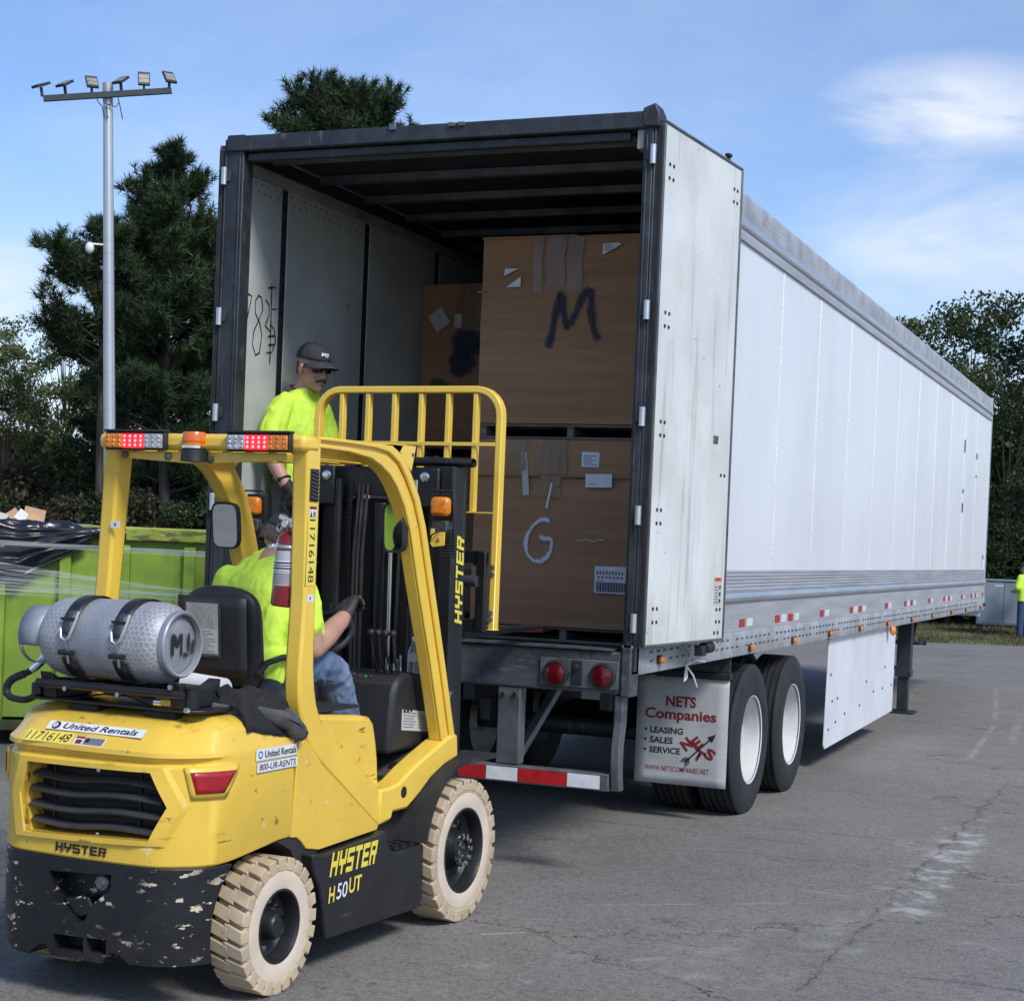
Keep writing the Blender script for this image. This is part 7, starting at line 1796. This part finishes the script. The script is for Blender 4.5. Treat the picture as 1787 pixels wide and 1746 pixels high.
for k, (s, yaw, tilt) in enumerate(((-1.44, -58, 22), (-.93, -42, 30), (-.36, 14, 55), (.30, -38, 34), (.80, 0, 68), (1.36, 24, 52))):
    b = ac + vx * s + Vector((0, 0, .05 + .127 * s)); Mz = Matrix.Rotation(R(35.2 + yaw), 3, 'Z') @ Matrix.Rotation(R(-90 + tilt), 3, 'X')
    hc_ = b + Vector((0, 0, .12)) + (Matrix.Rotation(R(35.2 + yaw), 3, 'Z') @ Vector((0, -.03, .12)))
    # head plate: x wide, y thin (facing -y), z tall
    Mh = Matrix.Rotation(R(35.2 + yaw), 3, 'Z') @ Matrix.Rotation(R(90 - tilt) * -1, 3, 'X')
    g = G(); g.box(hc_, (.27, .06, .36), Mh); h_ = g.build('floodlight', armm, PO, bevel=.01)
    g = G(); g.box(hc_ + Mh @ Vector((0, -.032, .05)), (.225, .006, .11), Mh); g.box(hc_ + Mh @ Vector((0, -.032, -.07)), (.225, .006, .11), Mh); g.build('lamp_glass', lensm, h_)
    g = G(); g.bar(b - Vector((0, 0, .02)), hc_ - Vector((0, 0, .05)), .05, .05); g.build('lamp_stem', armm, h_)
g = G()
for s, e in ((-.25, .12), (.05, -.1), (.22, .05), (-.12, .3)):
    a = ac + vx * s + Vector((0, 0, -.08)); g.tube([a, a + Vector((.04, 0, -.14)), a + vx * e + Vector((0, 0, -.22)), a + vx * (e + .05) + Vector((0, 0, -.5 if abs(e) < .15 else -.12))], .012, 5)
g.build('lamp_cables', armm, PO)
pb = Vector((-19, 24.1, 8.5)); g = G(); g.bar(pb, pb - vx * .42 + Vector((0, 0, .02)), .04, .04); g.sphere(pb - vx * .42 - Vector((0, 0, .08)), (.10, .10, .14), 12, 8); g.build('camera_dome', mat('camera_white', (.7, .7, .7), .4), PO)
# ================================================================== cabinet
CB = thing('utility_cabinet', 'grey metal utility cabinet on short legs near the far trees', 'cabinet', (-.25, 32.0, 0))
cabm = mat('grey_cabinet', (.23, .27, .30), .5, .2, var=.05)
cM = Matrix.Rotation(R(8), 3, 'Z')
def cbx(name, c, d, m, par=CB):
    g = G(); g.box(Vector((-.05, 32.0, 0)) + cM @ Vector(c), d, cM); return g.build(name, m, par, bevel=.01)
cb = cbx('cabinet_body', (0, 0, .82), (1.15, .5, 1.0), cabm); cbx('cabinet_roof', (0, 0, 1.345), (1.22, .56, .045), cabm); cbx('cabinet_door', (-.28, -.258, .82), (.53, .014, .92), cabm, cb); cbx('cabinet_door', (.28, -.258, .82), (.53, .014, .92), cabm, cb); cbx('sign_plate', (-.1, -.268, 1.22), (.20, .005, .05), paper2, cb)
for x in (-.5, .5):
    cbx('leg', (x, .15, .17), (.06, .06, .30), armm); cbx('leg', (x, -.15, .17), (.06, .06, .30), armm)
# ================================================================== trees
def leafmat(name, col, col2, tr=.3):
    m = bpy.data.materials.new(name); m.use_nodes = True; N = NT(m.node_tree)
    oi = N.n('ShaderNodeObjectInfo').outputs['Random']; oc_ = N.n('ShaderNodeTexCoord').outputs['Object']
    k = N.ramp(N.noise(oc_, .55, 3, .6), .35, .65)
    c = N.mix(k, col, col2)
    rnd = N.n('ShaderNodeNewGeometry').outputs['Random Per Island']
    c = N.mix(N.math('MULTIPLY', rnd, .55), c, tuple(q * .42 for q in col))
    hs = N.n('ShaderNodeHueSaturation', None, Hue=N.math('ADD', .485, N.math('MULTIPLY', oi, .03)), Value=N.math('ADD', .8, N.math('MULTIPLY', oi, .4)), Color=c).outputs[0]
    d = N.n('ShaderNodeBsdfDiffuse', None, Color=hs); t = N.n('ShaderNodeBsdfTranslucent', None, Color=hs)
    gl = N.n('ShaderNodeBsdfGlossy', None, Color=(.5, .5, .5, 1), Roughness=.5)
    mx = N.n('ShaderNodeMixShader', None, i0=tr, i1=d.outputs[0], i2=t.outputs[0]); m2 = N.n('ShaderNodeMixShader', None, i0=.04, i1=mx.outputs[0], i2=gl.outputs[0])
    N.t.links.new(m2.outputs[0], N.n('ShaderNodeOutputMaterial').inputs[0]); m['N'] = 1
    return m
pinem = leafmat('pine_needles', (.032, .058, .027), (.058, .092, .034), .15)
decm = leafmat('broad_leaves', (.050, .085, .026), (.085, .105, .030), .3); decy = leafmat('turning_leaves', (.115, .16, .045), (.145, .165, .055), .35); decd = leafmat('dark_leaves', (.030, .055, .022), (.05, .075, .028), .25); brown = leafmat('brown_brush', (.075, .062, .032), (.060, .072, .030), .25)
bark = mat('tree_bark', (.055, .045, .037), .9, var=.3, vs=3, aniso=(4, 4, .6), bump=.6, bs=9)
def rawmesh(name, V, F, m):
    me = bpy.data.meshes.new(name); nv, nf, k = len(V), len(F), F.shape[1]
    me.vertices.add(nv); me.vertices.foreach_set('co', np.ascontiguousarray(V, np.float32).ravel())
    me.loops.add(nf * k); me.loops.foreach_set('vertex_index', np.ascontiguousarray(F, np.int32).ravel())
    me.polygons.add(nf); me.polygons.foreach_set('loop_start', np.arange(0, nf * k, k, dtype=np.int32)); me.polygons.foreach_set('loop_total', np.full(nf, k, np.int32))
    me.materials.append(m); me.update(calc_edges=True); return me
def unit(a): return a / np.maximum(np.linalg.norm(a, axis=-1, keepdims=True), 1e-9)
def pine_meshes(seed, H, base, Rm, nb=70, tuft=30, nl=.29, taper=1.0, rtop=.25, tden=11, dome=False):
    r = np.random.RandomState(seed); g = G(); tp_, td = [], []
    sway = r.uniform(-.25, .25, 2)
    def tr(h): return np.array([sway[0] * math.sin(h / H * 2.2), sway[1] * math.sin(h / H * 2.8), h])
    g.tube([tr(h) for h in np.linspace(-.3, H * .97, 9)], [.17 * H / 12 * (1 - .86 * t) + .02 for t in np.linspace(0, 1, 9)], 9)
    for i in range(nb):
        t = (i + r.uniform(0, 1)) / nb; t = t ** .85; h = base + (H - base) * t
        prof = (math.sin(math.pi * min(1, (t * .80 + .18))) ** .8) * (1 - rtop * t) * taper if not dome else max(.12, 1 - (max(0, t - .35) / .66) ** 2.4) ** .6
        L = Rm * prof * r.uniform(.55, 1.12) + .15; az = r.uniform(0, 2 * math.pi) if i % 3 else i * 2.4
        up = R(r.uniform(-6, 22) + 40 * t ** 2.2); d = np.array([math.cos(az) * math.cos(up), math.sin(az) * math.cos(up), math.sin(up)])
        p0 = tr(h); P = [p0]
        n = max(3, int(L / .45))
        for k in range(n):
            d = unit(d + np.array([r.normal(0, .10), r.normal(0, .10), .10 + r.normal(0, .06)])); P.append(P[-1] + d * L / n)
        P = np.array(P); g.tube(P, [.035 * L / 2.5 * (1 - .8 * q) + .006 for q in np.linspace(0, 1, len(P))], 4, False)
        nt = int(4 + tden * L)
        for k in range(nt):
            q = r.uniform(.30, 1.0) ** .7 * (len(P) - 1); a = min(int(q), len(P) - 2); f = q - a
            c = P[a] * (1 - f) + P[a + 1] * f; bd = unit(P[a + 1] - P[a])
            off = r.normal(0, 1, 3); off -= bd * off.dot(bd); off = unit(off) * r.uniform(.05, .55) * (1.1 - q / len(P) * .5) * min(1, L / 2)
            off[2] *= .55
            tp_.append(c + off); td.append(unit(bd * .7 + unit(off) * .6 + np.array([0, 0, .55])))
    # leader
    for k in range(10): tp_.append(tr(H * (.93 + .07 * r.uniform(0, 1))) + r.normal(0, .12, 3)); td.append(unit(np.array([r.normal(0, .4), r.normal(0, .4), 1.0])))
    tp_, td = np.array(tp_), np.array(td); n = len(tp_)
    C = np.repeat(tp_, tuft, 0); D = np.repeat(td, tuft, 0)
    rn = unit(r.normal(0, 1, C.shape)); dd = unit(D * r.uniform(.35, 1.0, (len(C), 1)) + rn * .85)
    st = C + D * r.uniform(-.12, .10, (len(C), 1)); ln = nl * r.uniform(.7, 1.15, (len(C), 1))
    sd = unit(np.cross(dd, r.normal(0, 1, C.shape))) * .0145
    V = np.stack([st - sd, st + sd, st + dd * ln], 1).reshape(-1, 3); F = np.arange(len(V)).reshape(-1, 3)
    return g, V, F
def dec_meshes(seed, H, base, Rm, ncl=70, lpc=110, ls=.15, cl=.62):
    r = np.random.RandomState(seed); g = G()
    top = np.array([r.uniform(-.3, .3), r.uniform(-.3, .3), H * .8])
    g.tube([(0, 0, -.3), (0.05, .02, H * .2), (top[0] * .5, top[1] * .5, H * .45), top], [.13 * H / 9, .11 * H / 9, .08 * H / 9, .02], 8)
    cs = []
    for i in range(ncl):
        th = r.uniform(0, 2 * math.pi); t = r.uniform(0, 1); z = base + (H - base) * t
        rad = Rm * (math.sin(math.pi * (.15 + .80 * t)) ** .7) * r.uniform(.25, 1.0) ** .6 * (1 + .25 * math.sin(3 * th + seed))
        c = np.array([rad * math.cos(th), rad * math.sin(th), z - .25 * cl]); cs.append(c)
        if i % 2 == 0:
            hh = max(H * .18, z * r.uniform(.45, .7)); p0 = np.array([top[0] * hh / H, top[1] * hh / H, hh]); m_ = (p0 + c) / 2 + np.array([0, 0, .12 * rad]); g.tube([p0, m_, c], [.030 * H / 9, .02 * H / 9, .007], 4, False)
    cs = np.array(cs); C = np.repeat(cs, lpc, 0); n = len(C)
    o = unit(r.normal(0, 1, (n, 3))) * (r.uniform(.15, 1.0, (n, 1)) ** .5) * cl * np.repeat(r.uniform(.55, 1.25, (len(cs), 1)), lpc, 0) * np.array([1, 1, .72])
    p = C + o; u = unit(r.normal(0, 1, (n, 3)) + np.array([0, 0, -.25])); w = unit(np.cross(u, r.normal(0, 1, (n, 3)) + np.array([0, 0, .8])))
    L = ls * r.uniform(.6, 1.25, (n, 1)); W_ = L * .30
    V = np.stack([p - u * L * .5, p + w * W_, p + u * L * .5, p - w * W_], 1).reshape(-1, 3); F = np.arange(len(V)).reshape(-1, 4)
    return g, V, F
def plant(name, label, cat, gen, leafm, loc, rot=0, sc=(1, 1, 1), group=None, pn='crown', key=None, store={}):
    if key not in store:
        g, V, F = gen(); store[key] = (g.mesh('trunk', bark, (0, 0, 0), 60), {})
        store[key][1]['VF'] = (V, F)
    tm, mm = store[key]
    if leafm.name not in mm: mm[leafm.name] = rawmesh(pn, mm['VF'][0], mm['VF'][1], leafm)
    o = bpy.data.objects.new(name, None); COL.objects.link(o); o.location = loc; o.rotation_euler = (0, 0, rot); o.scale = sc
    tag(o, label, cat, group)
    a = bpy.data.objects.new('trunk' if cat == 'tree' else 'stems', tm); b = bpy.data.objects.new(pn, mm[leafm.name])
    for c in (a, b): COL.objects.link(c); c.parent = o
    return o
PG = 'pines beyond the yard'
plant('pine_tree', 'dark pine whose trunk stands midway between the pole and the trailer', 'tree', lambda: pine_meshes(11, 11.6, 2.6, 2.9, 100), pinem, (-21.3, 29.8, 0), .4, group=PG, key='pA')
plant('pine_tree', 'dark spreading pine behind the floodlight pole, long branches to the left', 'tree', lambda: pine_meshes(23, 10.9, 3.6, 3.0, 92), pinem, (-23.6, 32.4, 0), 2.0, group=PG, key='pB')
plant('pine_tree', 'broad low pine left of the pole, its branches reaching furthest left', 'tree', lambda: pine_meshes(71, 9.4, 5.2, 2.5, 50), pinem, (-22.4, 28.4, 0), 1.0, group=PG, key='pE')
plant('pine_tree', 'dark pine against the left rear edge of the trailer', 'tree', lambda: pine_meshes(37, 11.2, 2.6, 2.8, 96), pinem, (-20.6, 31.6, 0), 1.1, group=PG, key='pC')
plant('pine_tree', 'dense rounded pine crown rising over the trailer roof', 'tree', lambda: pine_meshes(52, 13.3, 6.5, 3.0, 190, 30, .26, 1.0, .05, 13, True), pinem, (-18.0, 32.4, 0), .2, group=PG, key='pD')
DG = 'broadleaf trees at the left'
gen1 = lambda: dec_meshes(3, 9.0, 1.6, 2.5, 72, 180, .12, .58); gen2 = lambda: dec_meshes(8, 9.0, 2.2, 2.2, 64, 180, .12, .55); gen3 = lambda: dec_meshes(15, 9.0, 1.0, 3.0, 92, 190, .13, .62)
for i, (lb, gk, gn, m, x, y, rz, s) in enumerate((
        ('pale yellow-green tree at the far left edge, tallest there', 'd1', gen1, decy, -34.2, 40.3, 0, 1.0), ('green tree right behind the pale yellow-green one at the left', 'd2', gen2, decm, -35.5, 44.3, 1, 1.05),
        ('loose turning tree cut by the left picture edge', 'd3', gen3, decy, -32.6, 36.4, 2, .86), ('green tree seen between the left pines and the pole', 'd1', gen1, decm, -33.8, 46.0, 3, 1.05),
        ('thin bushy tree low at the left with light gaps', 'd2', gen2, decm, -29.2, 33.0, 4, .70), ('dark broad tree behind the trunk of the middle pine', 'd3', gen3, decd, -24.4, 38.2, 5, .88), ('dark tree filling the gap left of the trailer', 'd3', gen3, decd, -21.0, 38.8, 1.2, .92),
        ('dark leafy tree behind the pole', 'd1', gen1, decd, -28.6, 40.0, 2.2, .95))):
    plant('broadleaf_tree', lb, 'tree', gn, m, (x, y, 0), rz, (s, s, s), group=DG, key=gk)
RG = 'trees beyond the right verge'
for i, (lb, gk, gn, m, x, y, rz, s) in enumerate((
        ('olive green tree just over the trailer roof line at the right', 'd1', gen1, decm, -3.4, 37.9, .5, .92), ('olive tree second from the trailer nose', 'd3', gen3, decm, -2.2, 40.5, 1.5, 1.0), ('dark tall tree at the right picture edge', 'd2', gen2, decd, -.5, 36.6, 2.6, .95),
        ('dark tree cut by the right picture edge', 'd3', gen3, decd, .9, 38.4, .2, .92), ('bushy mid green tree in front of the olive ones', 'd3', gen3, decm, -1.6, 34.6, 3.0, .74), ('low dark tree behind the grey cabinet', 'd1', gen1, decd, -.3, 34.2, 4.0, .68))):
    plant('broadleaf_tree', lb, 'tree', gn, m, (x, y, 0), rz, (s, s, s), group=RG, key=gk)
genb = lambda: dec_meshes(21, 2.6, .1, 1.5, 40, 110, .13, .5)
SG = 'undergrowth bushes at the left'
for i, (lb, m, x, y, s) in enumerate((('green bush above the left end of the container', decm, -24.3, 26.3, 1.0), ('brownish bush right of the left-end green bush', brown, -22.7, 26.8, .95), ('brown bush below the pale left trees', brown, -26.4, 29.6, 1.35), ('green bush left of the forklift rear post', decd, -21.9, 27.6, 1.0), ('brown bush framed by the forklift guard, left half', brown, -20.4, 28.0, 1.05), ('dark bush framed by the forklift guard, right half', decd, -19.0, 28.8, 1.1), ('tall dark bush behind the middle pine trunk', decd, -22.6, 33.0, 1.7), ('dark bush at the left trailer edge', decd, -17.8, 29.6, 1.2), ('tall green bush under the spreading pine', decm, -26.2, 33.4, 1.7))):
    plant('bush', lb, 'bush', genb, m, (x, y, 0), i * 1.3, (s, s, s), group=SG, pn='foliage', key='b1')
SG = 'undergrowth bushes at the right'
for i, (lb, m, x, y, s) in enumerate((('dark bush behind the trailer landing gear', decd, -2.6, 35.2, 1.0), ('dark bush left of the grey cabinet', decd, -1.4, 35.0, 1.1), ('dark bush right behind the grey cabinet', decd, -.1, 35.4, 1.2), ('dark bush at the right edge behind the far worker', decd, 1.2, 35.8, 1.2), ('tall dark bush between the right trees', decd, -1.9, 37.2, 2.0), ('tall dark bush behind the low cabinet tree', decd, -.2, 38.0, 2.1))):
    plant('bush', lb, 'bush', genb, m, (x, y, 0), i * 1.7, (s, s, s), group=SG, pn='foliage', key='b1')
# far wood closing the view between the trunks
def wood(name, lb, a, b, n, hgt, seed):
    r = np.random.RandomState(seed); a, b = np.array(a, float), np.array(b, float); t = r.uniform(0, 1, n); dpt = r.uniform(0, 5, n); nr = np.array([-(b - a)[1], (b - a)[0]]); nr /= np.linalg.norm(nr)
    xy = a + (b - a) * t[:, None] + nr * dpt[:, None]; z = hgt * r.uniform(0, 1, n) ** .9 * (.75 + .25 * np.sin(t * 40 + 2 * np.sin(t * 17)))
    p = np.c_[xy, z]; u = unit(r.normal(0, 1, (n, 3))); w = unit(np.cross(u, r.normal(0, 1, (n, 3)))); L = r.uniform(.18, .42, (n, 1))
    V = np.stack([p - u * L * .5, p + w * L * .3, p + u * L * .5, p - w * L * .3], 1).reshape(-1, 3)
    o = bpy.data.objects.new(name, rawmesh(name, V, np.arange(len(V)).reshape(-1, 4), decd)); COL.objects.link(o); tag(o, lb, 'wood', kind='stuff')
wood('far_wood', 'dense dark wood closing the view behind the left trees', (-44, 42), (-14, 46), 60000, 5.2, 4)
wood('far_wood', 'dense dark wood closing the view behind the right trees', (-12, 44), (12, 48), 45000, 5.0, 9)
